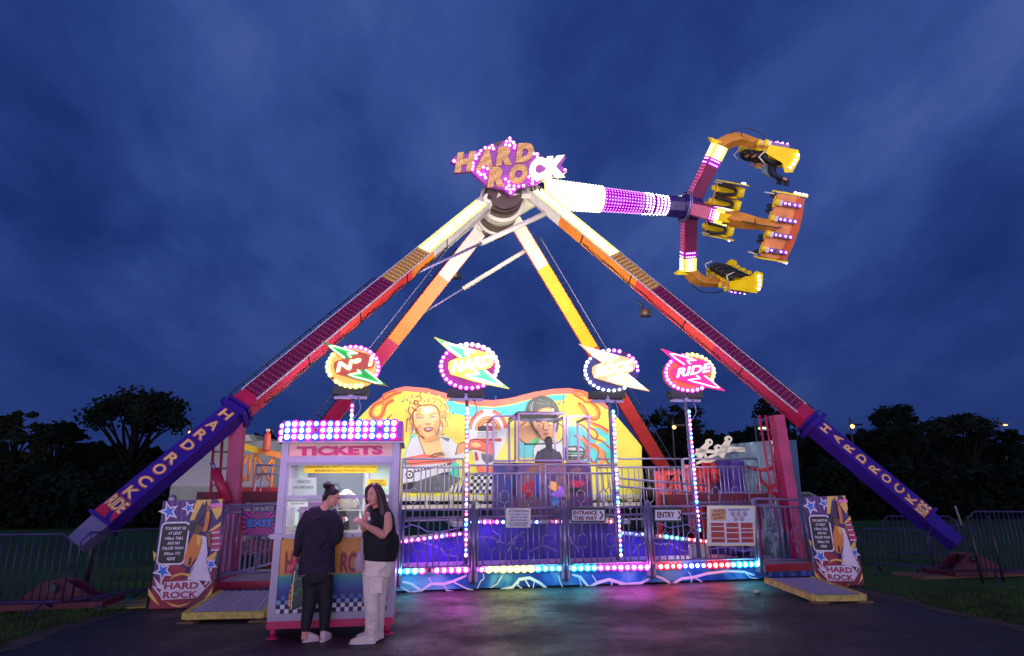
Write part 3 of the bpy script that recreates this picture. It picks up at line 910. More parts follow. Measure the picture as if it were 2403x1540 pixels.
for k in range(9):
    mb = MB(); a = T(1500 + k * 7, 478) - DZ * .3 + DV * random.uniform(-.2, .1)
    mb.sweep([a, a - DZ * .14 + DU * .05, a + DU * .12 - DZ * .03], [.015] * 3, M_dark, 5)
    mb.build('cable', arm)

# claw
CC = V(1623, 488, 6)
BETA, PSI = math.radians(6), math.radians(33)
ax = DU * math.cos(BETA) - DZ * math.sin(BETA)
r1, r2 = DU * math.sin(BETA) + DZ * math.cos(BETA), -DV
mb = MB(); mb.sweep([CC - ax * .32, CC - ax * .2, CC + ax * .2, CC + ax * .3], [.36, .42, .42, .3], M_navy, 14, sub=0, smooth=False)
for s_ in (-.2, -.26):
    mb.sweep([CC + ax * s_ + (r1 * math.cos(q * .3927) + r2 * math.sin(q * .3927)) * .5 for q in range(17)], [.022] * 17, M_steel, 5, sub=0)
claw = mb.build('claw_hub', RIDE)
M_gold2 = mat('gold steel', rgb(205, 136, 52), .45, .1, var=.25)
M_shell = mat('orange seat shell', rgb(230, 146, 84), .4, var=.2)
M_shellr = mat('red orange shell edge', rgb(206, 96, 54), .4)
M_seat = mat('yellow seat moulding', rgb(255, 214, 20), .35)
M_pad = mat('black restraint padding', (.012, .012, .014), .5)
M_fin = mat('grey lamp housing', rgb(130, 110, 150), .4, .2)
rows = []
for k in range(4):
    q = PSI + k * math.pi / 2
    d = (r1 * math.cos(q) + r2 * math.sin(q)).normalized(); t = ax.cross(d).normalized()
    E_ = CC + d * 2.02 + ax * .40; S_ = CC + d * .3
    ad = (E_ - S_).normalized(); fn = ax - ad * ax.dot(ad); fn.normalize()
    mb = MB()
    mb.beam(S_, S_.lerp(E_, .36), .40, .40, ax, M_navy); mb.beam(S_.lerp(E_, .36), S_.lerp(E_, .68), .40, .40, ax, mat('crimson paint', rgb(160, 24, 62), .4)); mb.beam(S_.lerp(E_, .68), E_, .4, .4, ax, M_goldbulb)
    K1 = CC + d * 2.34 + ax * 1.0; K2 = CC + d * 2.27 + ax * 1.75
    mb.sweep([E_ - ad * .02, E_.lerp(K1, .5) + d * .05, K1], [(.24, .24), (.23, .23), (.2, .2)], M_gold2, 4, smooth=False, side=t)
    mb.sweep([K1, K2], [(.19, .19), (.15, .15)], M_gold2, 4, sub=0, smooth=False, side=t)
    arm_k = mb.build('claw_arm', RIDE)
    tag(arm_k, ['claw arm pointing up', 'claw arm reaching towards the camera', 'claw arm pointing down', 'claw arm pointing away behind'][k])
    for sname, (ta, tb, mp, mbm, pt, rr, br) in {'maroon_lamp_bed': (.02, .62, mat('pink lamp bed', rgb(225, 70, 120), .45), mat('pale lamp cap', rgb(240, 170, 190), .3, var=0), .1, 5, .024),
             'purple_lamp_bed': (.62, .76, E_purpd, E_purp, .085, 5, .026), 'lit_lamp_bed': (.76, 1.0, E_yplate, E_ywhite, .08, 6, .028)}.items():
        b2 = MB()
        for nv in (-ax, t, -t, ax):
            f_, n_, a_ = frame_of(S_, E_, nv)
            if nv in (t, -t) and sname == 'maroon_lamp_bed' or nv == ax: 
                if nv == ax and sname == 'maroon_lamp_bed': continue
                if nv != ax:
                    bulb_field(b2, S_, E_, ta, tb, .36, .2, nv, M_maroon, M_bulboff, .1, 5, .016); continue
            bulb_field(b2, S_, E_, ta, tb, .36, .2, nv, mp, mbm, pt, rr, br)
        b2.build(sname, arm_k)
    # wing plate at elbow
    w = MB(); w.poly([E_ - ax * .2 - t * .12, E_ - ax * .42 + d * .2 - t * .12, E_ + d * .14 - t * .12], M_seat, t * .24); w.build('elbow_fin', arm_k)
    # row of four seats
    Rc = CC + d * 2.22 + ax * 1.96
    X, Y_, Z_ = t, d, -ax           # along the row, outward, 'up' for the riders
    loc = lambda a, b, c: Rc + X * a + Y_ * b + Z_ * c
    mb = MB()
    pr = [(-.92, .40), (-.94, -.05), (-.90, -.42), (-.45, -.5), (0, -.53), (.45, -.5), (.90, -.42), (.94, -.05), (.92, .40)]
    mb.poly([loc(a, .03, c) for a, c in pr], M_shell, Y_ * -.08)
    mb.poly([loc(a, .035, c) for a, c in [(-.91, -.18), (-.905, -.41), (-.45, -.49), (0, -.52), (.45, -.49), (.905, -.41), (.91, -.18), (.0, -.30)]], M_shellr, Y_ * .03)
    row = mb.build('seat_row', RIDE)
    tag(row, ['seat row at the top of the claw with two riders', 'empty seat row nearest the camera seen from its orange back', 'lowest seat row of the claw, empty', 'seat row seen behind the claw hub'][k])
    for j in range(4):
        a = -.69 + j * .46
        f1 = MB()
        f1.box(loc(a, .10, -.02), (.13, .12, .62), M_fin, (X, Y_, Z_)); f1.box(loc(a, .10, .33), (.16, .16, .1), M_cream, (X, Y_, Z_))
        f1.ball(loc(a, .10, .42), (.11, .12, .07), M_seat, 10, 6, (X, Y_, Z_)); fo = f1.build('lamp_fin', row)
        for z_ in (.2, .07, -.1, -.26):
            bulb(fo, loc(a, .18, z_), .032, E_purpb)
        s_ = MB()
        s_.sweep([loc(a, -.09, .40), loc(a, -.12, .1), loc(a, -.14, -.28), loc(a, -.42, -.34), loc(a, -.5, -.48)], [(.19, .06), (.2, .07), (.2, .07), (.2, .06), (.17, .05)], M_seat, 8, side=X)
        s_.sweep([loc(a - .2, -.1, .2), loc(a - .2, -.3, -.05), loc(a - .2, -.45, -.3)], [(.03, .1), (.03, .12), (.03, .05)], M_seat, 8, side=X)
        s_.build('seat', row)
        h_ = MB()
        h_.sweep([loc(a - .14, -.16, .3), loc(a - .16, -.30, .42), loc(a - .15, -.42, .2), loc(a - .1, -.42, -.12), loc(a, -.42, -.2), loc(a + .1, -.42, -.12), loc(a + .15, -.42, .2), loc(a + .16, -.30, .42), loc(a + .14, -.16, .3)], [.05, .06, .065, .06, .05, .06, .065, .06, .05], M_pad, 8)
        h_.build('shoulder_restraint', row)
    for sg in (-1, 1):
        e = MB()
        e.poly([loc(sg * .95, b, c) for b, c in [(.05, .44), (.05, -.5), (-.18, -.62), (-.62, -.52), (-.66, -.28), (-.4, -.12), (-.3, .2), (-.2, .5)]], M_seat, X * sg * .05)
        eo = e.build('side_panel', row)
        for (b, c) in ((-.1, -.52), (-.24, -.50), (-.38, -.46), (-.5, -.40)):
            bulb(eo, loc(sg * 1.01, b, c), .04, E_white)
        v_ = MB(); v_.tube(loc(sg * .9, -.1, .45), loc(sg * .9, -.35, .62), .02, M_cream, 6); v_.tube(loc(sg * .9, -.35, .62), loc(sg * .9, -.5, .4), .02, M_cream, 6); v_.build('grab_handle', row)
    cb = MB(); cb.sweep([E_ + d * .2, K1 + d * .34, K2 + d * .3, loc(0, .12, .2)], [.016] * 4, M_dark, 6); cb.build('cable', row)
    rows.append((Rc, X, Y_, Z_))

# ground anchors of the front legs
M_anc = mat('anchor red paint', rgb(84, 16, 40), .6, var=.3)
def anchor(F, side, label):
    b = Vec((F.x, F.y, 0)); mb = MB()
    o_ = lambda u, v, z: b + DU * u + DV * v + DZ * z
    mb.poly([o_(-.55, -.15, .1), o_(-.12, -.15, .42), o_(.12, -.15, .42), o_(.65, -.15, .1)], M_anc, DV * .06)
    mb.poly([o_(-.55, .2, .1), o_(-.12, .2, .42), o_(.12, .2, .42), o_(.65, .2, .1)], M_anc, DV * .06)
    mb.box(o_(.05, 0, .09), (1.5, .8, .08), M_anc, (DU, DV, DZ))
    mb.tube(o_(0, -.25, .32), o_(0, .35, .32), .07, M_dark, 12)
    mb.build('anchor_foot', RIDE)
    for k, (u, v, l) in enumerate([(-.6, -.1, 1.4), (.5, -.1, 1.5), (-.1, .35, 2.4)]):
        tb = MB(); tb.box(o_(u, v, .026), (l, .3, .05), M_timber, (DU, DV, DZ))
        solo(tb, 'timber_plank', label[k], 'plank', o_(u, v, 0), 'packing timber under the anchors')
anchor(FL0, -1, ['near left packing plank under the left anchor foot', 'near right packing plank under the left anchor foot', 'long rear packing plank under the left anchor foot'])
anchor(FR0, 1, ['near left packing plank under the right anchor foot', 'near right packing plank under the right anchor foot', 'long rear packing plank under the right anchor foot'])

# magenta support columns and base frame of the ride
M_col = mat('magenta column paint', rgb(176, 34, 100), .45, var=.2); M_frm = mat('maroon frame paint', rgb(96, 22, 44), .6, var=.3)
for (xt, yt, xb, yb, dx) in ((559, 985, 547, 1255, -1), (1822, 975, 1868, 1245, 1)):
    tl = tpx(FL0, FL1, 560, 960) if dx < 0 else tpx(FR0, FR1, 1870, 970)
    top = (FL0.lerp(FL1, tl) if dx < 0 else FR0.lerp(FR1, tl)) + DV * .1 - DZ * .25
    vv = (top - OR).dot(DV)
    top = V(xt, yt, vv); bot = V(xb, yb, vv); bot.z = 0
    mb = MB(); mb.beam(bot, top, .24, .24, -DV, M_col); mb.box(bot + DZ * .1, (.8, .7, .2), M_redsteel, (DU, DV, DZ)); c = mb.build('support_column', RIDE)
    mb = MB()
    for s_ in (-.27, -.42):
        mb.tube(bot + DU * s_ + DZ * .8, top + DU * s_, .025, M_pink, 6)
    for k in range(7):
        p = bot.lerp(top, .3 + k * .1); mb.tube(p + DU * -.42, p + DU * -.15, .018, M_steel, 5)
    mb.build('ladder', c)
    if dx < 0:
        mb = MB(); a = V(497, 1085, vv - .2); b_ = V(535, 1180, vv - .2); mb.tube(a, a.lerp(b_, .2), .04, M_steel, 8); mb.tube(a.lerp(b_, .2), b_, .085, M_pink, 10); mb.build('outrigger_jack', c)
mb = MB()
for (x0, x1) in ((470, 700), (1560, 1790)):
    a, b_ = V(x0, 1168, 2.6), V(x1, 1166 if x0 < 1000 else 1175, 2.6)
    mb.box((a + b_) / 2, ((b_ - a).length, .5, .22), M_frm, (DU, DV, DZ))
mb.box(LW(0, 5.6, .45), (13.5, 1.2, .3), M_frm, (DU, DV, DZ))
mb.build('base_frame', RIDE)

# ---------------------------------------------------------------- platform
M_plate = mat('chequer plate deck', rgb(176, 168, 190), .42, .2, var=.2, nscale=30, bump=.4)
def storm(name, c1, c2, c3, sc=1.2):
    m = bpy.data.materials.new(name); m.use_nodes = True
    nt = m.node_tree; N, L = nt.nodes, nt.links; b = N['Principled BSDF']; b.inputs['Roughness'].default_value = .32
    tc = N.new('ShaderNodeTexCoord'); n = N.new('ShaderNodeTexNoise'); n.inputs['Scale'].default_value = sc; n.inputs['Detail'].default_value = 6; n.inputs['Distortion'].default_value = 1.2
    L.new(tc.outputs['Object'], n.inputs['Vector']); r = N.new('ShaderNodeValToRGB')
    r.color_ramp.elements[0].position = .32; r.color_ramp.elements[0].color = c1
    r.color_ramp.elements[1].position = .68; r.color_ramp.elements[1].color = c3
    e = r.color_ramp.elements.new(.5); e.color = c2
    L.new(n.outputs['Fac'], r.inputs[0]); L.new(r.outputs[0], b.inputs['Base Color'])
    return m
M_storm = storm('airbrushed storm sky', rgb(10, 50, 150), rgb(20, 110, 190), rgb(110, 190, 225))
M_storm2 = storm('airbrushed night storm', rgb(22, 12, 110), rgb(44, 22, 170), rgb(76, 46, 210))
M_bolt = mat('white airbrush', rgb(225, 240, 250), .35, var=.05)
M_bolt2 = mat('lilac airbrush', rgb(150, 130, 215), .35, var=.05)
PLAT = thing('ride_platform', 'raised loading platform with painted lightning skirt and rows of coloured lamps along its edges', 'platform', LW(0, 2))
mb = MB()
def slab(u0, u1, v0, v1, z0, z1, m):
    mb.box(LW((u0 + u1) / 2, (v0 + v1) / 2, (z0 + z1) / 2), (u1 - u0, v1 - v0, z1 - z0), m, (DU, DV, DZ))
slab(-3.74, 3.74, .44, 2.0, .24, .33, M_plate)
mb.build('lower_deck', PLAT)
mb = MB(); slab(-2.0, 1.75, 2.0, 4.6, .98, 1.06, M_plate); mb.build('upper_deck', PLAT)
zc5 = lambda x, y: (873.8 + x / 2.521, 1072.4 + y / 2.521)
mb = MB()
mb.poly([LW(-3.75, .4, .03), LW(3.72, .4, .03), LW(3.72, .4, .32), LW(-3.75, .4, .32)], M_storm, DV * .03)
for ln, w in [([(165, 735), (225, 750), (290, 790), (350, 750), (420, 752), (480, 735), (560, 700)], .05), ([(290, 790), (220, 800), (170, 770)], .03), ([(350, 750), (335, 715)], .02), ([(420, 750), (440, 790), (500, 800)], .03), ([(480, 740), (560, 780), (600, 790)], .03),
              ([(620, 780), (640, 735), (660, 720), (655, 690)], .02), ([(700, 775), (740, 750), (770, 700)], .02), ([(760, 785), (830, 770), (870, 725), (930, 715), (990, 745), (1040, 785)], .055), ([(870, 725), (860, 760), (900, 790)], .025), ([(900, 720), (930, 770)], .025), ([(960, 725), (950, 780)], .02), ([(1100, 700), (1110, 740), (1130, 780)], .025),
              ([(1180, 695), (1230, 710), (1280, 770), (1330, 745), (1400, 725), (1500, 755), (1590, 745), (1640, 720)], .055), ([(1420, 730), (1410, 780)], .025), ([(1440, 730), (1490, 780)], .025), ([(1330, 745), (1300, 700)], .02), ([(1220, 705), (1240, 775)], .02),
              ([(1680, 705), (1720, 720), (1770, 755), (1830, 720), (1900, 712), (1980, 690), (2100, 675), (2200, 680), (2260, 700)], .05), ([(1890, 715), (1880, 770)], .025), ([(1910, 715), (1990, 765)], .025), ([(2200, 682), (2240, 715), (2280, 720)], .02), ([(1890, 712), (1870, 680)], .02)]:
    pts = [V(*zc5(*p), .4, .004) for p in ln]
    mb.stroke(pts, [w * (.6 + .4 * math.sin(3.1 * (i + .5) / len(pts))) for i in range(len(pts))], M_bolt, -DV)
mb.build('painted_skirt', PLAT)
mb = MB()
zs = lambda x, y: V(x, y, 1.95).z
rp = [LW(-3.72, 1.95, .33), LW(3.7, 1.95, .33), Vec(V(1780, 1291, 1.95)), V(1447, 1254, 1.95), V(1447, 1228, 1.95), V(1094, 1228, 1.95), V(1090, 1254, 1.95), V(915, 1277, 1.95)]
rp[-1].z = min(rp[-1].z, .8); q_ = rp[-1] - OR; rp[-1] = LW(-3.72, 1.95, rp[-1].z)
mb.poly(rp, M_storm2, DV * .03)
for ln, w in [([(165, 430), (230, 400), (280, 415), (320, 440), (380, 445), (420, 440), (520, 420)], .02), ([(270, 500), (350, 520), (410, 545), (430, 580), (510, 590)], .022), ([(590, 470), (700, 475), (800, 520), (850, 470), (900, 440)], .02), ([(860, 470), (830, 510), (800, 560)], .025), ([(700, 430), (760, 470), (740, 510)], .02), ([(1170, 470), (1180, 510), (1215, 540), (1220, 565)], .025), ([(1540, 570), (1580, 520), (1640, 500), (1700, 520), (1760, 510), (1820, 550), (1860, 560)], .025), ([(1690, 390), (1760, 420), (1860, 400), (1900, 420)], .02), ([(2000, 545), (2100, 530), (2200, 560), (2260, 545)], .025), ([(930, 560), (1010, 520), (1100, 560)], .02)]:
    pts = [V(*zc5(*p), 1.95, .004) for p in ln]
    mb.stroke(pts, w, M_bolt2, -DV)
mb.build('painted_riser', PLAT)
# side ramps that run down from the upper deck
mb = MB()
for s_, (xa, ya, xb, yb) in ((-1, (1090, 1254, 915, 1277)), (1, (1447, 1254, 1780, 1291))):
    a, b_ = V(xa, ya, 1.97), V(xb, yb, 1.97)
    if s_ < 0: b_ = LW(-3.72, 1.97, rp[-1].z)
    mb.poly([a, b_, b_ + DV * 1.3, a + DV * 1.3], M_plate, -DZ * .04)
mb.build('side_ramp', PLAT)
# side landings
mb = MB()
slab(3.76, 5.0, .62, 2.4, .16, .24, M_plate); slab(3.76, 5.02, .60, .63, .12, .25, M_redsteel)
mb.build('landing', PLAT); mb = MB()
slab(-6.0, -3.76, .52, 2.4, .16, .24, M_plate); slab(-6.0, -3.76, .49, .52, .13, .25, M_pink)
mb.build('landing', PLAT)
M_tarp = mat('blue tarpaulin', rgb(34, 84, 176), .3, var=.3, nscale=4, bump=.8)
mb = MB()
for u0, u1, v_ in ((3.8, 4.95, .66), (-5.95, -3.8, .56)):
    k = 24; top, bt = [], []
    for i in range(k + 1):
        u = u0 + (u1 - u0) * i / k
        top.append(LW(u, v_ + .012 * math.sin(i * 1.9), .14)); bt.append(LW(u, v_ + .03 * math.sin(i * 1.3) - .02, .015))
    mb.add(top + bt, [(i, i + 1, k + 2 + i, k + 1 + i) for i in range(k)], M_tarp, True)
mb.build('tarpaulin_skirt', PLAT)
TINT = {'lit magenta lamp': (1, .08, .85), 'lit cyan lamp': (.04, .75, 1), 'lit lime lamp': (.8, 1, .25), 'lit red lamp': (1, .04, .06), 'lit blue lamp': (.08, .12, 1), 'lit pink lamp': (1, .08, .4)}
def strip(name, pts, vpl, cols, r, pitch, house=.05, off=.05, hm=M_dark, light=0):
    run = {}
    """lamp strip: housing plus bulbs, colours by pixel x"""
    a, b_ = V(*pts[0], vpl, off), V(*pts[1], vpl, off)
    d, n, c = frame_of(a, b_, -DV)
    mb = MB(); mb.box((a + b_) / 2 - n * .02, ((b_ - a).length + .06, house, .03), M_white, (d, c, n))
    o = mb.build(name, PLAT)
    N_ = max(1, int((b_ - a).length / pitch))
    for i in range(N_):
        p = a.lerp(b_, (i + .5) / N_); x = proj(p)[0]
        m = next((c_ for x1, c_ in cols if x <= x1), cols[-1][1])
        if callable(m): m = m(i)
        if m is not None: bulb(o, p + n * .01, r, m)
        if light and m is not None: run.setdefault(m.name, []).append(p)
    for k_, ps in run.items():
        q0, q1 = ps[0], ps[-1]; c_ = (q0 + q1) / 2 - DV * .13 + DZ * .02
        l_ = lamp('AREA', 'strip_lamp', c_, light * ((q1 - q0).length + .12), TINT[k_], c_ - DV * .45 - DZ * 1.0, .05, o, sy=None)
        l_.data.shape = 'RECTANGLE'; l_.data.size = (q1 - q0).length + .1; l_.data.size_y = .05
    return o
strip('edge_lamp_strip', ((930, 1340), (1101, 1336)), .4, [(988, E_cyan), (1200, E_mag)], .045, .118, .085, light=3.6)
strip('edge_lamp_strip', ((1121, 1336), (1318, 1333)), .4, [(1133, E_mag), (1261, E_lime), (1400, E_cyan)], .045, .118, .085, light=3.6)
strip('edge_lamp_strip', ((1337, 1333), (1523, 1330)), .4, [(1402, E_cyan), (1600, E_mag)], .045, .118, .085, light=3.6)
strip('edge_lamp_strip', ((1540, 1329), (1779, 1323)), .4, [(1603, E_red), (1655, E_blue), (1715, E_red), (1900, E_cyan)], .045, .118, .085, light=3.6)
alt = lambda i: (E_blue, E_mag, E_mag, E_blue, E_mag)[i % 5]
strip('riser_lamp_strip', ((1100, 1225), (1187, 1225)), 1.95, [(1130, E_blue), (1170, E_mag), (2000, E_blue)], .032, .115, .06, light=3.6)
strip('riser_lamp_strip', ((1247, 1225), (1270, 1225)), 1.95, [(2000, E_blue)], .032, .115, .06, light=3.6)
strip('riser_lamp_strip', ((1281, 1224), (1338, 1224)), 1.95, [(2000, E_pink)], .032, .115, .06, light=3.6)
strip('riser_lamp_strip', ((1421, 1224), (1441, 1224)), 1.95, [(2000, E_red)], .032, .115, .06, light=3.6)
strip('riser_lamp_strip', ((932, 1272), (1085, 1252)), 1.95, [(1000, E_mag), (1016, E_blue), (1035, E_mag), (1050, E_blue), (2000, E_mag)], .032, .115, .06, light=3.6)
strip('riser_lamp_strip', ((1452, 1250), (1512, 1254)), 1.95, [(2000, E_blue)], .032, .115, .06, light=3.6)
strip('riser_lamp_strip', ((1541, 1257), (1660, 1271)), 1.95, [(1560, E_red), (1608, E_cyan), (2000, E_red)], .032, .115, .06, light=3.6)

# ---------------------------------------------------------------- fence panels
def fence(name, label, A, B, h, cat='fence panel', group=None, rails=(1.0, .86, .02), pitch=.10, hexes=True, r=.014, m=None, rr=.021, posts=True, hexrow=(.30, .62), slope=0, cap=None):
    """A, B = bottom ends; h = height"""
    A, B = Vec(A), Vec(B); m = m or M_steel
    t = thing(name, label, cat, (A + B) / 2, group)
    L_ = (B - A).length; d = (B - A).normalized(); nrm = d.cross(DZ)
    f = MB()
    for z in rails: f.tube(A + DZ * h * z, B + DZ * h * z, rr, m, 8)
    if posts:
        for p in (A, B): f.tube(p, p + DZ * h, rr * 1.15, m, 8)
    f.build('frame', t)
    b = MB(); n = max(2, int(L_ / pitch)); lo, hi = h * rails[-1], h * rails[1]
    i = 1
    while i < n:
        if hexes and i % 5 == 2 and i + 1 < n:
            x0, x1 = L_ * (i - .35) / n, L_ * (i + 1.35) / n; xm = (x0 + x1) / 2; w = (x1 - x0) / 2
            z0, z1 = lo + (hi - lo) * hexrow[0], lo + (hi - lo) * hexrow[1]; k = (z1 - z0) * .22
            Q = lambda x, z: A + d * x + DZ * z
            b.tube(Q(xm, lo), Q(xm, z0), r, m, 6); b.tube(Q(xm, z1), Q(xm, hi), r, m, 6)
            hx = [Q(xm, z0), Q(xm - w, z0 + k), Q(xm - w, z1 - k), Q(xm, z1), Q(xm + w, z1 - k), Q(xm + w, z0 + k), Q(xm, z0)]
            for a_, c_ in zip(hx, hx[1:]): b.tube(a_, c_, r * .9, m, 6)
            i += 2
        else:
            p = A + d * (L_ * i / n); b.tube(p + DZ * lo, p + DZ * hi, r, m, 6); i += 1
    b.build('bars', t)
    return t
def gpt(x, y, v, z):  # bottom point below a seen top point
    p = V(x, y, v); p.z = z; return p
posts_px = [(932, 1372), (1110, 1370), (1328, 1362), (1530, 1357), (1787, 1350)]
pp = []
for x, y in posts_px:
    p = V(x, y, .33); pp.append(LW((p - OR).dot(DU), .33, .10))
labs = ['front fence panel next to the ticket booth, behind the woman in beige trousers', 'front fence panel that carries the white attention notice', 'front fence panel with the entrance this way sign', 'front fence panel with the entry sign and the safety guide board']
for i in range(4):
    a, b_ = pp[i] + DU * .07 + DZ * .28, pp[i + 1] - DU * .07 + DZ * .28
    fence('metal_fence', labs[i], a, b_, .98, group='front fence panels')
for i, lb_ in enumerate(['leftmost front fence post beside the ticket booth', 'front fence post between the first two panels, below the second lighted pole', 'front fence post left of the entrance this way sign', 'front fence post just left of the entry sign', 'rightmost front fence post beside the safety guide board']):
    mb = MB(); mb.tube(pp[i], pp[i] + DZ * 1.34, .042, M_steel, 12); mb.box(pp[i] + DZ * .12 + DV * .02, (.16, .1, .14), M_steel, (DU, DV, DZ)); mb.ball(pp[i] + DZ * 1.35, .045, M_steel)
    solo(mb, 'fence_post', lb_, 'fence post', pp[i], 'front fence posts')
# upper deck fences
def f2(label, x0, x1, ytop, v, z, hexes=True, **k):
    a, b_ = V(x0, ytop, v), V(x1, ytop, v); h = (a.z + b_.z) / 2 - z
    a.z = b_.z = z
    return fence('deck_fence', label, a, b_, h, group='upper deck fence panels', hexes=hexes, **k)
f2('upper deck fence left of the second lighted pole, in front of the painted car', 945, 1087, 1077, 2.9, 1.06)
f2('upper deck fence in front of the left half of the control booth', 1100, 1266, 1092, 2.05, 1.06, rails=(1.0, .85, .08))
f2('upper deck fence in front of the right half of the control booth', 1279, 1440, 1092, 2.05, 1.06, rails=(1.0, .85, .08))
f2('upper deck fence right of the third lighted pole, in front of red machinery', 1400, 1600, 1077, 3.1, 1.0)
f2('upper deck fence at the far right end, in front of the purple drum', 1603, 1776, 1077, 3.1, 1.0)
t = thing('stair_rail', 'double sloping handrail descending right from the third lighted pole', 'handrail', V(1550, 1170, 2.0))
mb = MB()
for dy in (0, 19):
    mb.tube(V(1446, 1122 + dy, 2.0), V(1662, 1140 + dy, 2.0), .022, M_steel, 8)
mb.build('rail', t)
for x in (1447, 1500, 1555, 1610, 1661):
    mb = MB(); p = V(x, 1122 + (x - 1446) * .085, 2.0); q = p.copy(); q.z = .9; mb.tube(q, p, .018, M_steel, 6); mb.build('post', t)
t = thing('stair_rail', 'short looped handrail above the safety guide board', 'handrail', V(1690, 1180, 1.2))
mb = MB()
mb.sweep([V(1689, 1200, 1.2), V(1689, 1157, 1.2), V(1730, 1156, 1.2), V(1758, 1157, 1.2), V(1759, 1198, 1.2)], [.02] * 5, M_steel, 8, sub=0)
for x in (1698, 1708, 1718, 1728, 1738, 1748): mb.tube(V(x, 1200, 1.2), V(x, 1172, 1.2), .01, M_steel, 6)
mb.tube(V(1620, 1180, 1.2), V(1770, 1178, 1.2), .02, M_steel, 8)
mb.build('rail', t)
# right gate and left exit gate
a, b_ = V(1786, 1303, .5), V(1901, 1330, .55)
fence('metal_gate', 'tall entry side fence between the safety guide board and the right height board', gpt(1786, 1300, .6, .30), gpt(1900, 1300, .62, .26), 1.18, 'gate', rails=(1.0, .88, .04))
t = thing('metal_gate', 'narrow arched inner gate right of the safety guide board', 'gate', gpt(1800, 1300, .9, .3)); mb = MB()
g0, g1 = gpt(1783, 1300, .95, .3), gpt(1836, 1300, .95, .3)
mb.sweep([g0, g0 + DZ * 1.06, g1 + DZ * 1.06 - DU * .08, g1 + DZ * .98, g1], [.02] * 5, M_steel, 8, sub=0)
for k in range(1, 4): p = g0.lerp(g1, k / 4); mb.tube(p + DZ * .55, p + DZ * 1.06, .011, M_steel, 6)
mb.tube(g0 + DZ * .55, g1 + DZ * .55, .016, M_steel, 8); mb.build('frame', t)
fence('metal_gate', 'exit gate carrying the purple exit sign, left of the ticket booth', gpt(517, 1300, .55, .26), gpt(655, 1300, .55, .26), 1.22, 'gate', rails=(1.0, .9, .1), pitch=.2)
mb = MB()
fa, fb = gpt(527, 1190, .75, .3), LW(-4.6, 3.6, .5)
t = thing('side_fence', 'close-slatted side fence running back behind the exit sign', 'fence', fa); f = MB()
for z in (0, 1.1): f.tube(fa + DZ * z, fb + DZ * z, .025, M_steel, 6)
f.build('frame', t); f = MB()
for k in range(26):
    p = fa.lerp(fb, k / 25); f.box(p + DZ * .55, (.035, .02, 1.1), M_steel)
f.build('bars', t)
fence('deck_fence', 'upper deck fence between the ticket booth and the magenta support column', gpt(602, 1092, 2.4, 1.0), gpt(672, 1092, 2.4, 1.0), V(602, 1092, 2.4).z - 1.0, group='upper deck fence panels')

# ---------------------------------------------------------------- signs on the fence
def plate(name, label, x0, y0, x1, y1, v, base, margin=None, group=None):
    """a flat sign with its corners where those directions meet the plane v"""
    c = [V(x0, y1, v), V(x1, y1, v), V(x1, y0, v), V(x0, y0, v)]
    t = thing(name, label, 'sign', (c[0] + c[1]) / 2, group)
    mb = MB(); mb.poly([p - DV * .012 for p in c], base, DV * .024); b = mb.build('board', t)
    return t, c
def txt(t, body, x0, yb, x1, hpx, v, m, off=.02, shear=0, h=.018, name='lettering', yb1=None):
    mb = MB(); a = V(x0, yb, v, h); b_ = V(x1, yb if yb1 is None else yb1, v, h); c = V(x0, yb - hpx, v, h)
    mb.text(body, a, b_ - a, c - a, m, off, shear); return mb.build(name, t)
def rect(mb, x0, y0, x1, y1, v, h, m):
    mb.poly([V(x0, y1, v, h), V(x1, y1, v, h), V(x1, y0, v, h), V(x0, y0, v, h)], m)
M_signw = mat('pale sign face', rgb(214, 218, 235), .35, var=.05)
M_ink = mat('dark red ink', rgb(120, 24, 40), .5, var=0)
M_inkb = mat('black ink', (.012, .012, .014), .5, var=0)
M_frame = mat('pale yellow metal frame', rgb(222, 214, 170), .35, .2)
FV = .26
t, c = plate('notice_sign', 'white attention notice in dark red print on the front fence', 1187, 1193, 1245, 1238, FV, M_frame)
mb = MB(); rect(mb, 1189, 1195, 1243, 1236.5, FV, .014, M_signw); mb.build('face', t)
txt(t, 'ATTENTION', 1193, 1202, 1240, 5, FV, M_ink, .03)
for s_, x0, x1, y in (('THIS RIDE HAS A', 1193, 1240, 1209), ('HEIGHT & SIZE', 1196, 1237, 1216), ('RESTRICTION', 1197, 1236, 1223), ('NO RIDER UNDER', 1194, 1239, 1230), ('NO EXCEPTIONS', 1198, 1235, 1235)):
    txt(t, s_, x0, y, x1, 3.6, FV, M_ink, .02)
def arrow_sign(label, x0, y0, x1, y1, lines, ax0):
    t, c = plate('direction_sign', label, x0, y0, x1, y1, FV, M_dark, group='direction signs on the front fence')
    mb = MB(); rect(mb, x0 + 3, y0 + 6, x1 - 3, y1 - 4, FV, .014, M_signw); mb.build('face', t)
    for (s_, a, b_, y, h) in lines: txt(t, s_, a, y, b_, h, FV, M_ink, .045)
    mb = MB(); ym = (y0 + y1) / 2 + 1; k = (y1 - y0) * .27
    mb.stroke([V(ax0, ym - k, FV, .018), V(ax0 + 7, ym, FV, .018), V(ax0, ym + k, FV, .018)], .035, M_ink, -DV); mb.build('arrow', t)
arrow_sign('entrance this way sign with a chevron arrow on the front fence', 1339, 1191, 1421, 1226, [('ENTRANCE', 1344, 1401, 1208, 9), ('THIS WAY', 1345, 1401, 1220.5, 9)], 1407)
arrow_sign('entry sign with a chevron arrow on the front fence', 1534, 1191, 1600, 1225, [('ENTRY', 1541, 1583, 1214.5, 13)], 1590)
t, c = plate('safety_board', 'fun and safety guide board with three columns of red boxes, on the fence at right', 1659, 1187, 1772, 1281, FV, M_frame)
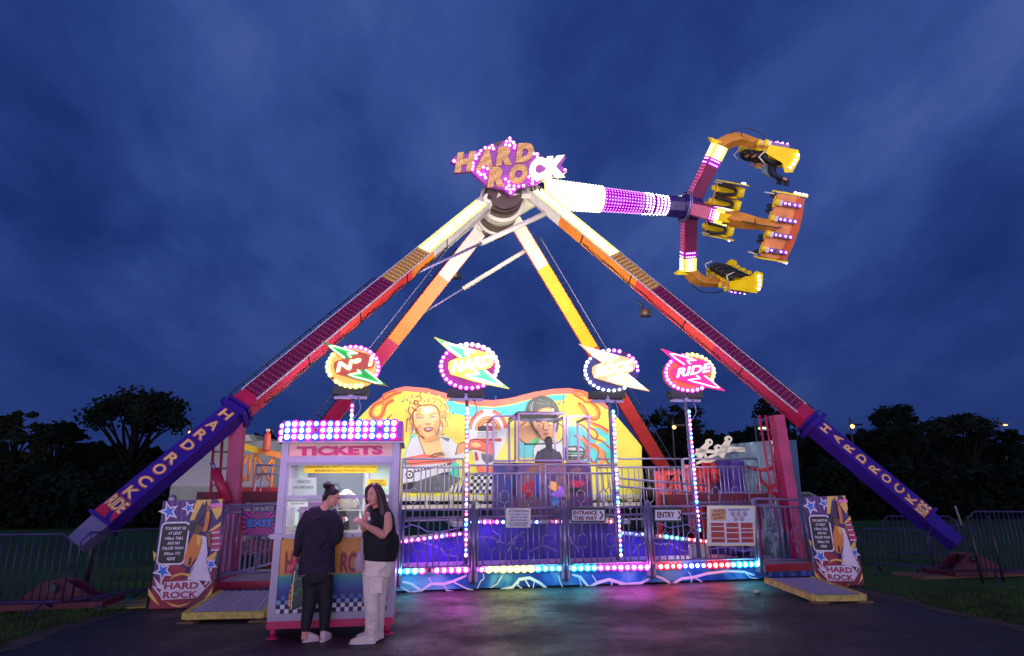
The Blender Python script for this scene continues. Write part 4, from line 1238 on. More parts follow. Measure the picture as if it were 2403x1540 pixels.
mb = MB(); rect(mb, 1664, 1192, 1768, 1277, FV, .014, M_signw); rect(mb, 1667, 1194, 1703, 1222, FV, .017, mat('tan panel', rgb(224, 176, 120), .5)); mb.build('face', t)
M_brick = mat('brick red panel', rgb(190, 70, 60), .5, var=.15, nscale=60)
txt(t, 'FUN &', 1673, 1203, 1698, 5.5, FV, M_ink, .03, h=.021, yb1=1200); txt(t, 'SAFETY', 1670, 1211.5, 1701, 5.5, FV, M_ink, .03, h=.021, yb1=1208); txt(t, 'GUIDE', 1673, 1219.5, 1698, 5.5, FV, M_ink, .03, h=.021, yb1=1216.5)
mb = MB()
for (x, y) in ((1719, 1206), (1733, 1206), (1747, 1206), (1726, 1217.5), (1740, 1217.5)):
    mb.stroke([V(x + 5 * math.cos(a * .5236), y + 5 * math.sin(a * .5236), FV, .018) for a in range(13)], .012, M_ink, -DV)
    mb.stroke([V(x - 3.5, y - 3.5, FV, .018), V(x + 3.5, y + 3.5, FV, .018)], .012, M_ink, -DV)
    mb.poly([V(x - 1.5, y + 2.5, FV, .017), V(x + 1.5, y + 2.5, FV, .017), V(x + .8, y - 2.5, FV, .017), V(x - .8, y - 2.5, FV, .017)], M_inkb)
for y in (1195, 1198): mb.stroke([V(1708, y, FV, .018), V(1757, y - .5, FV, .018)], .012, M_inkb, -DV)
mb.build('symbol', t)
for ci, (x0, x1) in enumerate(((1667, 1698), (1703, 1732), (1737, 1765))):
    y = 1227
    for hh in ((9, 11, 15, 11), (12, 11, 14, 9), (14, 8, 13, 11))[ci]:
        mb = MB(); rect(mb, x0 + (y - 1227) * .05, y, x1 + (y - 1227) * .07, y + hh - 1.5, FV, .017, M_brick)
        for k in range(int(hh / 3)): mb.stroke([V(x0 + 3, y + 2 + k * 2.6, FV, .02), V(x1 - 3 - (k % 2) * 4, y + 2 + k * 2.6, FV, .02)], .006, M_ink, -DV)
        mb.build('text_box', t); y += hh + .6
# exit sign
EV = .48
t, c = plate('exit_sign', 'purple and pink sunburst exit sign on the gate left of the ticket booth', 568, 1200, 646, 1257, EV, mat('deep purple face', rgb(80, 10, 100), .4))
mb = MB(); mpk = mat('hot pink rays', rgb(220, 40, 170), .4); cx, cy = 611, 1228
for k in range(22):
    a0 = k * 2 * math.pi / 22; a1 = a0 + math.pi / 22
    def edge(a):
        dx, dy = math.cos(a), math.sin(a)
        tt = min((644 - cx) / dx if dx > 1e-6 else 1e9, (570 - cx) / dx if dx < -1e-6 else 1e9, (1255.5 - cy) / dy if dy > 1e-6 else 1e9, (1201.5 - cy) / dy if dy < -1e-6 else 1e9)
        return cx + dx * tt, cy + dy * tt
    mb.poly([V(cx, cy, EV, .015), V(*edge(a0), EV, .015), V(*edge(a1), EV, .015)], mpk)
mb.build('sunburst', t)
txt(t, 'EXIT', 579, 1236.5, 644, 18, EV, mat('dark outline', rgb(20, 10, 60), .4), .09, h=.018, name='letter_edge')
txt(t, 'EXIT', 580.5, 1235.5, 642.5, 16, EV, mat('bright blue letters', rgb(50, 130, 240), .4), .045, h=.021)

# ---------------------------------------------------------------- painted back wall
MV = 5.0
BW = thing('painted_back_wall', 'wavy topped airbrushed back wall with portraits, a jukebox, flames and cars', 'backdrop', LW(0, MV))
pc = lambda name, r, g, b: mat('mural ' + name, rgb(r, g, b), .45, var=.17, nscale=1.6)
m_yel, m_sal, m_cya, m_flr, m_flo = pc('yellow', 250, 230, 76), pc('salmon', 230, 106, 86), pc('cyan', 74, 206, 206), pc('flame red', 190, 44, 18), pc('flame orange', 236, 140, 36)
m_skin, m_hair, m_line, m_lip = pc('skin', 248, 206, 128), pc('blonde', 246, 204, 96), pc('rust line', 120, 36, 10), pc('lips', 150, 30, 24)
m_shade = pc('skin shade', 228, 160, 84)
m_wht, m_blk, m_gry, m_teal, m_tan, m_grn = pc('white', 244, 244, 236), pc('black', 12, 12, 15), pc('grey', 92, 96, 96), pc('teal', 20, 206, 168), pc('tan', 236, 164, 98), pc('green', 60, 210, 120)
TOP = [(800, 1030), (838, 985), (872, 950), (905, 925), (928, 912), (952, 907), (1000, 911), (1040, 921), (1080, 932), (1120, 938), (1160, 939), (1200, 934), (1250, 921), (1295, 913), (1335, 911), (1370, 917), (1400, 930), (1430, 957), (1470, 1004), (1506, 1047), (1507, 1176), (800, 1176)]
mb = MB(); mb.poly([V(*p, MV) for p in TOP], m_yel, DV * .06); wall = mb.build('wall_panel', BW)
def mur(name, items, h0):
    mb = MB(); h = h0
    for it in items:
        if len(it) == 3: mb.stroke([V(*p, MV, h) for p in it[1]], it[2], it[0], -DV)
        else: mb.poly([V(*p, MV, h) for p in it[1]], it[0])
        h += .0012
    return mb.build(name, BW)
def spl(pts, k=5, closed=False):
    q = []; n = len(pts); rng = n if closed else n - 1
    for i in range(rng):
        g = (lambda j: pts[j % n]) if closed else (lambda j: pts[max(0, min(n - 1, j))])
        a, b_, c_, d_ = g(i - 1), g(i), g(i + 1), g(i + 2)
        for s_ in range(k):
            t = s_ / k
            q.append(tuple(.5 * (2 * b_[z] + (c_[z] - a[z]) * t + (2 * a[z] - 5 * b_[z] + 4 * c_[z] - d_[z]) * t * t + (-a[z] + 3 * b_[z] - 3 * c_[z] + d_[z]) * t ** 3) for z in (0, 1)))
    if not closed: q.append(pts[-1])
    return q
zA = lambda *P_: [(937.4 + x / 5.24, 897.7 + y / 5.24) for x, y in P_]
zB = lambda *P_: [(1136 + x / 6.05, 937.4 + y / 6.05) for x, y in P_]
zF = lambda *P_: [(715 + x / 4.654, 778.5 + y / 4.654) for x, y in P_]
zG = lambda *P_: [(1271 + x / 5.042, 778.5 + y / 5.042) for x, y in P_]
band_top = [p for p in TOP[2:18]]
band_bot = [(1424, 962), (1396, 944), (1368, 931), (1335, 924), (1295, 926), (1250, 935), (1200, 949), (1160, 955), (1120, 953), (1080, 946), (1040, 935), (1000, 924), (952, 918), (925, 926), (900, 940), (878, 952)]
mur('top_band', [(m_sal, band_top + band_bot)], .004)
mur('sky_area', [
    (m_cya, [(985, 924), (1040, 937), (1080, 948), (1120, 955), (1160, 957), (1200, 951), (1250, 937), (1300, 927), (1330, 926), (1322, 940), (1280, 942), (1232, 975), (1180, 978), (1110, 980), (1060, 970), (1010, 940)]),
    (m_cya, zA((60, 900), (150, 640), (230, 660), (300, 930), (700, 950), (740, 1230), (60, 1220))),
    (m_teal, zA((620, 1050), (735, 990), (735, 1230), (560, 1240), (600, 1140))),
    (m_cya, zB((500, 600), (760, 600), (800, 830), (500, 830))), (m_tan, zB((500, 310), (700, 310), (780, 560), (600, 620), (500, 600))), (m_grn, zB((600, 640), (740, 540), (820, 640), (700, 660))),
    (m_cya, zB((1180, 380), (1400, 390), (1480, 520), (1560, 560), (1600, 640), (1780, 560), (1800, 900), (1500, 900), (1180, 840))),
    (m_cya, zB((1500, 390), (1760, 440), (1800, 620), (1660, 520))), (m_teal, zB((1680, 760), (1800, 750), (1800, 910), (1740, 900)))], .004)
fl = lambda pts, w: (m_flr, spl(pts, 4), w)
fo = lambda pts, w: (m_flo, spl(pts, 4), w)
mur('flames', [
    fo(zF((1060, 660), (960, 700), (900, 745), (860, 730), (880, 690), (960, 660)), .09), fl(zF((1060, 660), (960, 690), (880, 740), (855, 730), (870, 690), (950, 655), (1000, 650)), .035),
    fo(zF((970, 745), (880, 800), (850, 900), (800, 945), (740, 930), (725, 870), (770, 800), (860, 770)), .12), fl(zF((975, 745), (895, 790), (860, 880), (820, 940), (760, 945), (718, 900), (730, 850), (780, 790), (870, 760)), .04), fl(zF((950, 905), (910, 945), (880, 980)), .03),
    fl(zF((1170, 900), (1120, 960), (1110, 1100)), .03),
    fo(zG((380, 745), (480, 800), (540, 840), (550, 800), (500, 740), (420, 720)), .08), fl(zG((375, 740), (470, 800), (530, 845), (555, 820), (530, 760), (450, 710), (380, 700)), .035),
    fo(zG((440, 850), (520, 960), (600, 1030), (660, 1010), (670, 940), (620, 870), (540, 820)), .12), fl(zG((430, 840), (500, 890), (545, 990), (600, 1040), (660, 1035), (685, 970), (660, 900), (590, 840), (540, 830)), .04),
    fl(zG((500, 1040), (620, 1090), (700, 1120), (790, 1180)), .05), fo(zG((510, 1055), (620, 1110), (700, 1145), (790, 1210)), .05),
    fl(zB((1350, 350), (1430, 400), (1500, 500), (1560, 560), (1610, 520), (1580, 450), (1500, 400)), .04), fl(zB((1280, 515), (1400, 590), (1450, 700), (1420, 850)), .05), fo(zB((1320, 530), (1430, 600), (1490, 700), (1470, 850)), .07),
    fl(zB((1400, 510), (1480, 610), (1600, 660), (1700, 760), (1720, 840), (1770, 920)), .045), fo(zB((1500, 640), (1640, 720), (1680, 860), (1620, 980)), .12), fl(zB((1490, 620), (1610, 700), (1600, 850), (1540, 900), (1510, 830)), .04), fl(zB((1560, 560), (1680, 600), (1780, 700)), .04)], .012)
face = spl(zA((200, 330), (260, 290), (340, 280), (420, 290), (470, 340), (495, 450), (490, 560), (455, 640), (400, 690), (340, 705), (280, 680), (215, 600), (170, 500), (165, 400)), 3, True)
el = lambda cx, cy, rx, ry, k=14: [(cx + rx * math.cos(i * 2 * math.pi / k), cy + ry * math.sin(i * 2 * math.pi / k)) for i in range(k)]
hairp = spl(zA((110, 420), (95, 330), (150, 240), (180, 170), (280, 150), (360, 140), (450, 170), (530, 210), (580, 290), (600, 380), (580, 480), (540, 590), (500, 640), (460, 520), (380, 420), (220, 420), (170, 620), (130, 560)), 3, True)
mur('blonde_portrait', [
    (m_wht, zA((60, 930), (110, 780), (150, 690), (230, 650), (300, 700), (480, 640), (620, 680), (700, 760), (800, 800), (790, 930))),
    (m_skin, zA((220, 640), (490, 600), (500, 720), (560, 930), (330, 930), (270, 780))), (m_line, zA((230, 660), (270, 780), (330, 920)), .02), (m_gry, zA((300, 850), (330, 920), (285, 930))), (m_gry, zA((490, 665), (620, 690), (600, 730), (540, 700))),
    (m_hair, hairp)] + [(m_hair, el(*hairp[int(i * len(hairp) / 17)], 4.5 + 1.8 * math.sin(i * 2.1), 5.5, 12)) for i in range(17)] + [(m_line, spl([(hairp[int(i * len(hairp) / 17)][0] + 5 * math.cos(a), hairp[int(i * len(hairp) / 17)][1] + 5.5 * math.sin(a)) for a in (i * .6, i * .6 + 1, i * .6 + 2.1)], 3), .011) for i in range(17)] + [
    (m_skin, face), (m_line, face + [face[0]], .03),
    (m_line, spl(zA((215, 290), (180, 260), (190, 230), (220, 235), (235, 280), (300, 285), (420, 285), (480, 340)), 3), .035), (m_line, spl(zA((150, 300), (190, 340), (235, 345), (170, 360)), 3), .025), (m_line, spl(zA((500, 370), (570, 370), (520, 430), (560, 435)), 3), .02), (m_line, spl(zA((300, 250), (310, 225)), 2), .015), (m_line, spl(zA((360, 250), (358, 200)), 2), .015),
    (m_shade, spl(zA((205, 560), (260, 520), (270, 600), (330, 690), (280, 670), (225, 620)), 3, True)), (m_shade, spl(zA((440, 480), (490, 470), (480, 570), (430, 640), (420, 560)), 3, True)), (m_shade, spl(zA((300, 700), (460, 650), (470, 700), (330, 740)), 3, True)), (m_shade, spl(zA((215, 340), (260, 310), (250, 390), (200, 430)), 3, True)),
    (m_wht, spl(zA((300, 320), (400, 320), (390, 370), (310, 375)), 3, True)),
    (m_line, spl(zA((125, 300), (110, 360), (140, 420), (120, 480)), 3), .018), (m_line, spl(zA((135, 500), (165, 560), (150, 620)), 3), .018), (m_line, spl(zA((200, 190), (250, 170), (270, 220), (235, 240)), 3), .018), (m_line, spl(zA((400, 190), (440, 215), (420, 260)), 3), .016), (m_line, spl(zA((470, 210), (520, 260), (500, 310)), 3), .016), (m_line, spl(zA((540, 260), (580, 330), (545, 350)), 3), .016), (m_line, spl(zA((580, 380), (560, 460), (590, 500)), 3), .016), (m_line, spl(zA((500, 480), (530, 530), (510, 590)), 3), .018), (m_flr, spl(zA((165, 380), (170, 500), (215, 600)), 3), .03), (m_flr, spl(zA((480, 345), (497, 450), (490, 560)), 3), .03),
    (m_line, spl(zA((200, 410), (250, 395), (300, 425)), 3), .014), (m_line, spl(zA((370, 420), (410, 390), (470, 385)), 3), .014),
    (m_wht, zA((215, 450), (250, 435), (290, 450), (250, 462))), (m_wht, zA((380, 440), (415, 428), (450, 440), (415, 452))), (m_blk, el(*zA((252, 448))[0], 1.7, 1.5, 8)), (m_blk, el(*zA((416, 440))[0], 1.7, 1.5, 8)),
    (m_line, spl(zA((208, 448), (250, 430), (295, 450)), 3), .018), (m_line, spl(zA((375, 440), (415, 424), (455, 440)), 3), .018), (m_line, spl(zA((335, 505), (330, 520), (355, 515), (375, 520), (372, 505)), 3), .018),
    (m_lip, spl(zA((295, 575), (330, 556), (355, 560), (380, 552), (414, 570), (390, 602), (350, 615), (315, 605)), 3, True)), (m_wht, zA((318, 578), (355, 570), (395, 572), (370, 588), (335, 590))),
    (m_wht, el(*zA((178, 612))[0], 4, 5)), (m_line, el(*zA((178, 612))[0], 4, 5) + [el(*zA((178, 612))[0], 4, 5)[0]], .01), (m_wht, el(*zA((505, 572))[0], 3, 4.5)), (m_line, spl(zA((210, 560), (240, 640), (300, 685)), 3), .02),
    (m_line, spl(zA((370, 915), (440, 880), (530, 865)), 3), .03), (m_line, spl(zA((400, 930), (470, 900), (560, 880)), 3), .02)], .02)
mur('painted_car', [
    (m_sal, zA((60, 930), (300, 880), (560, 930), (700, 950), (640, 1000), (120, 1030))), (m_wht, zA((40, 1010), (120, 1030), (640, 985), (640, 1090), (200, 1220), (40, 1230))),
    (m_blk, zA((170, 1080), (640, 985), (640, 1010), (180, 1110))), (m_gry, zA((40, 1330), (200, 1220), (560, 1100), (640, 1150), (760, 1180), (560, 1350), (40, 1350))), (m_blk, zA((40, 1250), (200, 1215), (160, 1310), (40, 1320))), (m_blk, zA((480, 1130), (600, 1100), (640, 1150))),
    (m_blk, el(*zA((125, 1135))[0], 10, 10)), (m_wht, el(*zA((125, 1135))[0], 6.5, 6.5)), (m_gry, el(*zA((125, 1135))[0], 3, 3)), (m_blk, zA((50, 960), (90, 1060)), .02), (m_line, spl(zA((80, 940), (90, 1000), (300, 985), (600, 960), (625, 1000), (610, 1040)), 3), .02)]
    + [(m_wht, zA((200 + k * 40, 1075 - k * 8), (222 + k * 40, 1070 - k * 8), (222 + k * 40, 1090 - k * 8), (200 + k * 40, 1095 - k * 8))) for k in range(10)], .05)
ck = []
for i in range(6):
    for j in range(8):
        x = 860 + j * 38 + (5 - i) * 6; y = 1110 + i * 42
        ck.append((m_blk if (i + j) % 2 else m_wht, zA((x, y), (x + 38, y), (x + 32, y + 42), (x - 6, y + 42))))
for j in range(8): ck.append((m_blk if j % 2 else m_wht, zA((640 + j * 24, 1270), (664 + j * 24, 1260), (640 + j * 24, 1350), (616 + j * 24, 1350))))
mur('chequered_floor', ck, .022)
jc = zA((1085, 590))[0]
arc = lambda r0, a0, a1: [(jc[0] + r0 * .92 * math.cos(a), jc[1] - r0 * math.sin(a)) for a in [math.radians(a0 + (a1 - a0) * i / 16) for i in range(17)]]
mur('jukebox', [
    (m_wht, arc(50, 0, 180) + zA((850, 700), (930, 1010), (1150, 1010), (1310, 700))), (m_sal, arc(46, 5, 75), .10), (m_sal, arc(46, 105, 178), .10), (m_flr, arc(49, 5, 75), .02), (m_flr, arc(49, 105, 178), .02),
    (m_tan, arc(32, 0, 180)), (m_flr, arc(32, 0, 180), .02), (m_line, arc(26, 10, 170), .03), (m_line, arc(20, 15, 165), .025), (m_wht, arc(14, 10, 170), .03),
    (m_blk, zA((960, 550), (1010, 530), (1140, 540), (1140, 600), (960, 600))), (m_flr, zA((1100, 540), (1130, 560), (1130, 600), (1100, 600))), (m_wht, zA((920, 600), (1230, 600), (1230, 690), (920, 690))), (m_blk, zA((955, 620), (1205, 620), (1205, 628), (955, 628))), (m_blk, zA((955, 645), (1205, 645), (1205, 650), (955, 650))), (m_blk, zA((955, 665), (1205, 665), (1205, 670), (955, 670))), (m_blk, zA((1072, 615), (1088, 615), (1088, 690), (1072, 690))),
    (m_flr, zA((950, 690), (1250, 690), (1250, 730), (1060, 720), (950, 700))), (m_sal, spl(zA((850, 720), (960, 690), (1050, 720), (1140, 740), (1150, 880), (1050, 870), (940, 830), (850, 820)), 3, True)), (m_tan, zA((700, 890), (720, 770), (800, 740), (800, 850))), (m_line, spl(zA((690, 895), (720, 770), (800, 735)), 3), .025), (m_line, spl(zA((860, 715), (960, 700), (1060, 740)), 3), .03), (m_line, spl(zA((850, 830), (960, 820), (1060, 845)), 3), .02), (m_skin, spl(zA((870, 760), (950, 740), (1000, 780), (930, 800)), 3, True)),
    (m_gry, zA((1000, 870), (1140, 890), (1140, 980), (1060, 1000), (1010, 940))), (m_flr, zA((920, 860), (950, 860), (970, 960), (930, 960))), (m_tan, zA((940, 1010), (1150, 1010), (1150, 1080), (940, 1070))), (m_sal, zA((940, 1040), (1150, 1050), (1150, 1110), (960, 1100)))], .03)
dhair = spl(zB((590, 200), (600, 100), (640, 30), (720, -20), (820, -50), (930, -10), (1010, 60), (1050, 140), (1062, 210), (1000, 190), (960, 130), (900, 120), (800, 140), (740, 190), (680, 260), (700, 420), (640, 330)), 3, True)
mur('dark_haired_portrait', [
    (m_wht, zB((700, 700), (800, 560), (840, 540), (860, 640), (1000, 640), (1060, 560), (1120, 700), (1140, 860), (700, 860))),
    (pc('deep tan', 224, 146, 90), spl(zB((680, 200), (860, 110), (990, 190), (1040, 330), (1010, 470), (950, 570), (870, 600), (800, 560), (720, 440), (690, 320)), 3, True)),
    (m_skin, spl(zB((800, 170), (900, 140), (980, 220), (990, 330), (930, 360), (870, 300), (800, 280)), 3, True)),
    (m_blk, dhair), (m_gry, spl(zB((660, 60), (640, 120), (650, 190)), 3), .022), (m_wht, spl(zB((690, 40), (668, 110), (672, 170)), 3), .012), (m_gry, spl(zB((900, 20), (970, 70), (1010, 140)), 3), .014), (m_gry, spl(zB((780, 90), (880, 90), (960, 125)), 3), .012), (m_blk, spl(zB((650, 330), (700, 420), (760, 500), (790, 540)), 3), .05), (m_blk, spl(zB((1035, 300), (1030, 380), (1010, 470)), 3), .06), (m_gry, spl(zB((760, 10), (850, 30), (930, 80)), 3), .025), (m_gry, spl(zB((730, 60), (830, 60), (900, 100)), 3), .018), (m_wht, el(*zB((965, 155))[0], 3, 4)),
    (m_blk, spl(zB((730, 330), (780, 320), (810, 345)), 3), .04), (m_blk, spl(zB((880, 330), (930, 315), (970, 335)), 3), .04), (m_blk, el(*zB((765, 375))[0], 2.6, 1.8)), (m_blk, el(*zB((915, 375))[0], 2.6, 1.8)), (m_line, spl(zB((840, 340), (830, 420), (860, 445), (900, 430)), 3), .03), (m_lip, spl(zB((820, 495), (860, 480), (910, 490), (870, 515)), 3, True)), (m_line, spl(zB((740, 440), (790, 550), (860, 600)), 3), .03)], .07)
mur('painted_coupe', [(m_blk, spl(zB((1090, 770), (1130, 700), (1220, 665), (1330, 665), (1420, 700), (1440, 850), (1100, 850)), 3, True)), (m_wht, zB((1150, 720), (1210, 685), (1300, 685), (1300, 725))), (m_wht, zB((1320, 685), (1390, 700), (1405, 730), (1320, 728))), (m_grn, zB((1160, 760), (1400, 760), (1400, 772), (1160, 775))), (m_wht, zB((1130, 800), (1290, 790), (1400, 800), (1290, 808)))], .02)
notes = []
for (x, y) in (zA((40, 160))[0], (1311, 934), (1052, 960)):
    notes += [(m_grn if x == 1052 else m_gry, el(x, y + 14, 3, 2)), (m_gry, [(x + 3, y + 14), (x + 5, y), (x + 13, y - 2), (x + 12, y + 11)], .012), (m_gry, el(x + 10, y + 11, 3, 2))]
for p in ((603, 325), (735, 365), (900, 340), (1258, 378), (1375, 372)):
    x, y = zA(p)[0]; notes += [(m_teal, el(x, y, 3, 2)), (m_teal, [(x + 3, y), (x + 4, y - 9), (x + 8, y - 5)], .012)]
mur('music_notes', notes, .018)
mb = MB()
for x in (962, 1122, 1163, 1230, 1322): 
    y0 = 915 if x < 1100 or x > 1300 else 930
    mb.stroke([V(x, y0, MV, .008), V(x + 1, 1150, MV, .008)], .012, m_gry, -DV)
mb.build('panel_joint', BW)
mb = MB()
for y in (1168, 1187):
    a, b_ = V(925, y, MV - .3), V(1505, y, MV - .3); mb.box((a + b_) / 2, ((b_ - a).length, .15, .1), M_cream, (DU, DV, DZ))
for x in range(940, 1500, 60):
    a = V(x, 1160, MV - .28); b_ = V(x, 1195, MV - .28); mb.tube(b_, a, .05, M_cream, 6)
for x in (870, 1080, 1290, 1490):
    a = V(x, 1170, MV + .3); b_ = a.copy(); b_.z = 0; mb.tube(b_, a + DZ * .8, .06, M_dark, 8)
mb.build('support_frame', BW)

# ---------------------------------------------------------------- control booth
CV = 2.75
CB = thing('control_booth', 'glass-sided ride control booth with purple frames and graffiti panels', 'booth', LW(.1, CV + .5, 1.06))
M_pfr = mat('purple grey frame', rgb(128, 98, 150), .35, .4)
def wframe(x0, y0, x1, y1, v, w=.04):
    mb = MB(); c = [V(x0, y1, v), V(x1, y1, v), V(x1, y0, v), V(x0, y0, v)]
    for a, b_ in zip(c, c[1:] + c[:1]):
        mb.beam(a, b_, w, .06, -DV, M_pfr)
    o = mb.build('window_frame', CB)
    mb = MB(); mb.poly([p + DV * .01 for p in c], GL); mb.build('glass', o)
    return o
wframe(1158, 977, 1209, 1082, CV); wframe(1217, 971, 1323, 1081, CV - .25); wframe(1331, 978, 1382, 1083, CV)
graf = storm('graffiti blue', rgb(60, 40, 90), rgb(34, 46, 120), rgb(120, 74, 110), 3.2); graf2 = storm('graffiti red', rgb(100, 20, 64), rgb(40, 26, 100), rgb(140, 80, 62), 3.0); graf3 = storm('graffiti warm', rgb(130, 80, 60), rgb(100, 64, 120), rgb(50, 26, 90), 2.2)
mb = MB()
for (x0, x1, m, v_) in ((1157, 1213, graf, CV), (1214, 1326, graf3, CV - .25), (1328, 1386, graf2, CV)):
    a, b_ = V(x0, 1086, v_), V(x1, 1086, v_); c = a.copy(); c.z = 1.07; d = b_.copy(); d.z = 1.07
    mb.poly([c, d, b_, a], m, DV * .05)
mb.build('front_panel', CB)
mb = MB()
for (x0, y0, rx, ry, m) in ((1188, 1140, 14, 20, pc('graf navy', 50, 60, 150)), (1205, 1152, 6, 10, pc('graf dark', 60, 20, 60)), (1240, 1150, 16, 20, pc('graf red', 170, 30, 50)), (1262, 1140, 9, 24, pc('graf blue', 50, 50, 170)), (1300, 1140, 12, 10, pc('graf orange', 240, 160, 90)), (1312, 1156, 16, 14, pc('graf violet', 160, 90, 220)), (1302, 1175, 8, 14, pc('graf sky', 60, 140, 220)), (1352, 1135, 16, 9, pc('graf crimson', 190, 20, 80)), (1354, 1152, 20, 7, m_blk)):
    v_ = CV - .25 if 1214 < x0 < 1326 else CV
    mb = MB(); mb.poly([V(x, y, v_, .004 + .0007 * (x0 % 7)) for x, y in spl([(x0 + rx * (1 + .25 * math.sin(x0 + i * 2.3)) * math.cos(i * .7), y0 + ry * (1 + .25 * math.cos(y0 + i * 1.7)) * math.sin(i * .7)) for i in range(9)], 3, True)], m)
    mb.build('graffiti', CB)
mb = MB()
for x in (1158, 1212, 1326, 1384):
    a = V(x, 978, CV + .02); b_ = a.copy(); b_.z = 1.07
    mb.beam(b_ + DV * 1.1, a + DV * 1.1, .05, .05, -DV, M_pfr); mb.beam(a, a + DV * 1.1, .05, .05, DZ, M_pfr)
rf = [V(1214, 970, CV - .25), V(1326, 970, CV - .25)]
mb.box((rf[0] + rf[1]) / 2 + DV * .7 + DZ * .02, ((rf[1] - rf[0]).length, 1.4, .04), M_dark, (DU, DV, DZ))
mb.build('roof', CB)
mb = MB(); a = V(1222, 986, CV + .1); b_ = V(1318, 984, CV + .1); mb.tube(a, b_, .035, M_steel, 8); mb.build('lamp_tube', CB)
mb = MB()
for s_ in (-1, 1): mb.sweep([V(1270 + s_ * 35, 990, CV + .2), V(1270 + s_ * 52, 1004, CV + .2), V(1270 + s_ * 50, 1030, CV + .2), V(1270 + s_ * 35, 1042, CV + .2)], [.012] * 4, M_dark, 6)
mb.tube(V(1230, 1043, CV + .2), V(1300, 1041, CV + .2), .02, M_dark, 6); mb.build('control_arm', CB)

# operator on his stool
OV = CV + .35
OP = thing('person', 'ride operator seen from behind in a dark jacket inside the control booth', 'person', gpt(1287, 1100, OV, 1.06))
mb = MB()
q = lambda x, y, dv=0: V(x, y, OV + dv)
mb.sweep([q(1287, 1108), q(1287, 1085), q(1287, 1068), q(1287, 1057), q(1287, 1050), q(1287, 1044)], [(.19, .13), (.2, .13), (.22, .13), (.19, .11), (.07, .07), (.06, .06)], M_black, 14, side=DU)
mb.ball(q(1287, 1038), (.085, .1, .12), M_black, 12, 8); mb.ball(q(1291, 1050, -.06), (.06, .05, .12), M_black)
for s_ in (-1, 1):
    mb.sweep([q(1287 + s_ * 19, 1062), q(1287 + s_ * 26, 1082), q(1287 + s_ * 20, 1090, .28), q(1287 + s_ * 14, 1086, .45)], [.065, .055, .045, .035], M_black, 10)
    for f in range(5): mb.sweep([q(1287 + s_ * 14 + (f - 2) * 1.7, 1086, .45), q(1287 + s_ * 13 + (f - 2) * 1.9, 1086 + f % 2, .53)], [.012, .009], M_black, 6)
    mb.sweep([q(1287 + s_ * 8, 1106), q(1287 + s_ * 12, 1108, .42), q(1287 + s_ * 12, 1150, .42), q(1287 + s_ * 12, 1152, .55)], [.09, .075, .055, .05], M_black, 10)
fused('body', mb, mat('dark operator skin', rgb(90, 60, 50), .6), OP, .014)
mb = MB()
mb.sweep([q(1287, 1109), q(1287, 1085), q(1287, 1068), q(1287, 1058), q(1287, 1052)], [(.21, .145), (.22, .15), (.24, .15), (.21, .13), (.085, .085)], M_black, 14, side=DU)
for s_ in (-1, 1): mb.sweep([q(1287 + s_ * 19, 1062), q(1287 + s_ * 26.5, 1082), q(1287 + s_ * 20, 1090, .28), q(1287 + s_ * 14, 1086, .40)], [.08, .07, .06, .05], M_black, 10)
fused('jacket', mb, mat('navy black jacket', rgb(38, 30, 58), .7, var=.3), OP, .014)
mb = MB(); mb.ball(q(1287, 1036, -.01), (.1, .115, .125), M_black, 12, 8); mb.sweep([q(1289, 1040, -.1), q(1293, 1055, -.12), q(1294, 1066, -.12)], [.05, .045, .02], M_black, 8)
fused('hair', mb, mat('dark hair', rgb(40, 26, 30), .5), OP, .012)
mb = MB(); c = q(1283, 1112)
mb.sweep([c + DZ * -.06, c, c + DZ * .03], [(.3, .24), (.31, .25), (.27, .22)], M_black, 18, side=DU); b0 = c.copy(); b0.z = 1.07; mb.tube(b0, c, .04, M_dark, 8); mb.sweep([b0, b0 + DZ * .03], [.24, .2], M_dark, 16, sub=0)
solo(mb, 'stool', 'round black padded stool under the operator', 'stool', b0)

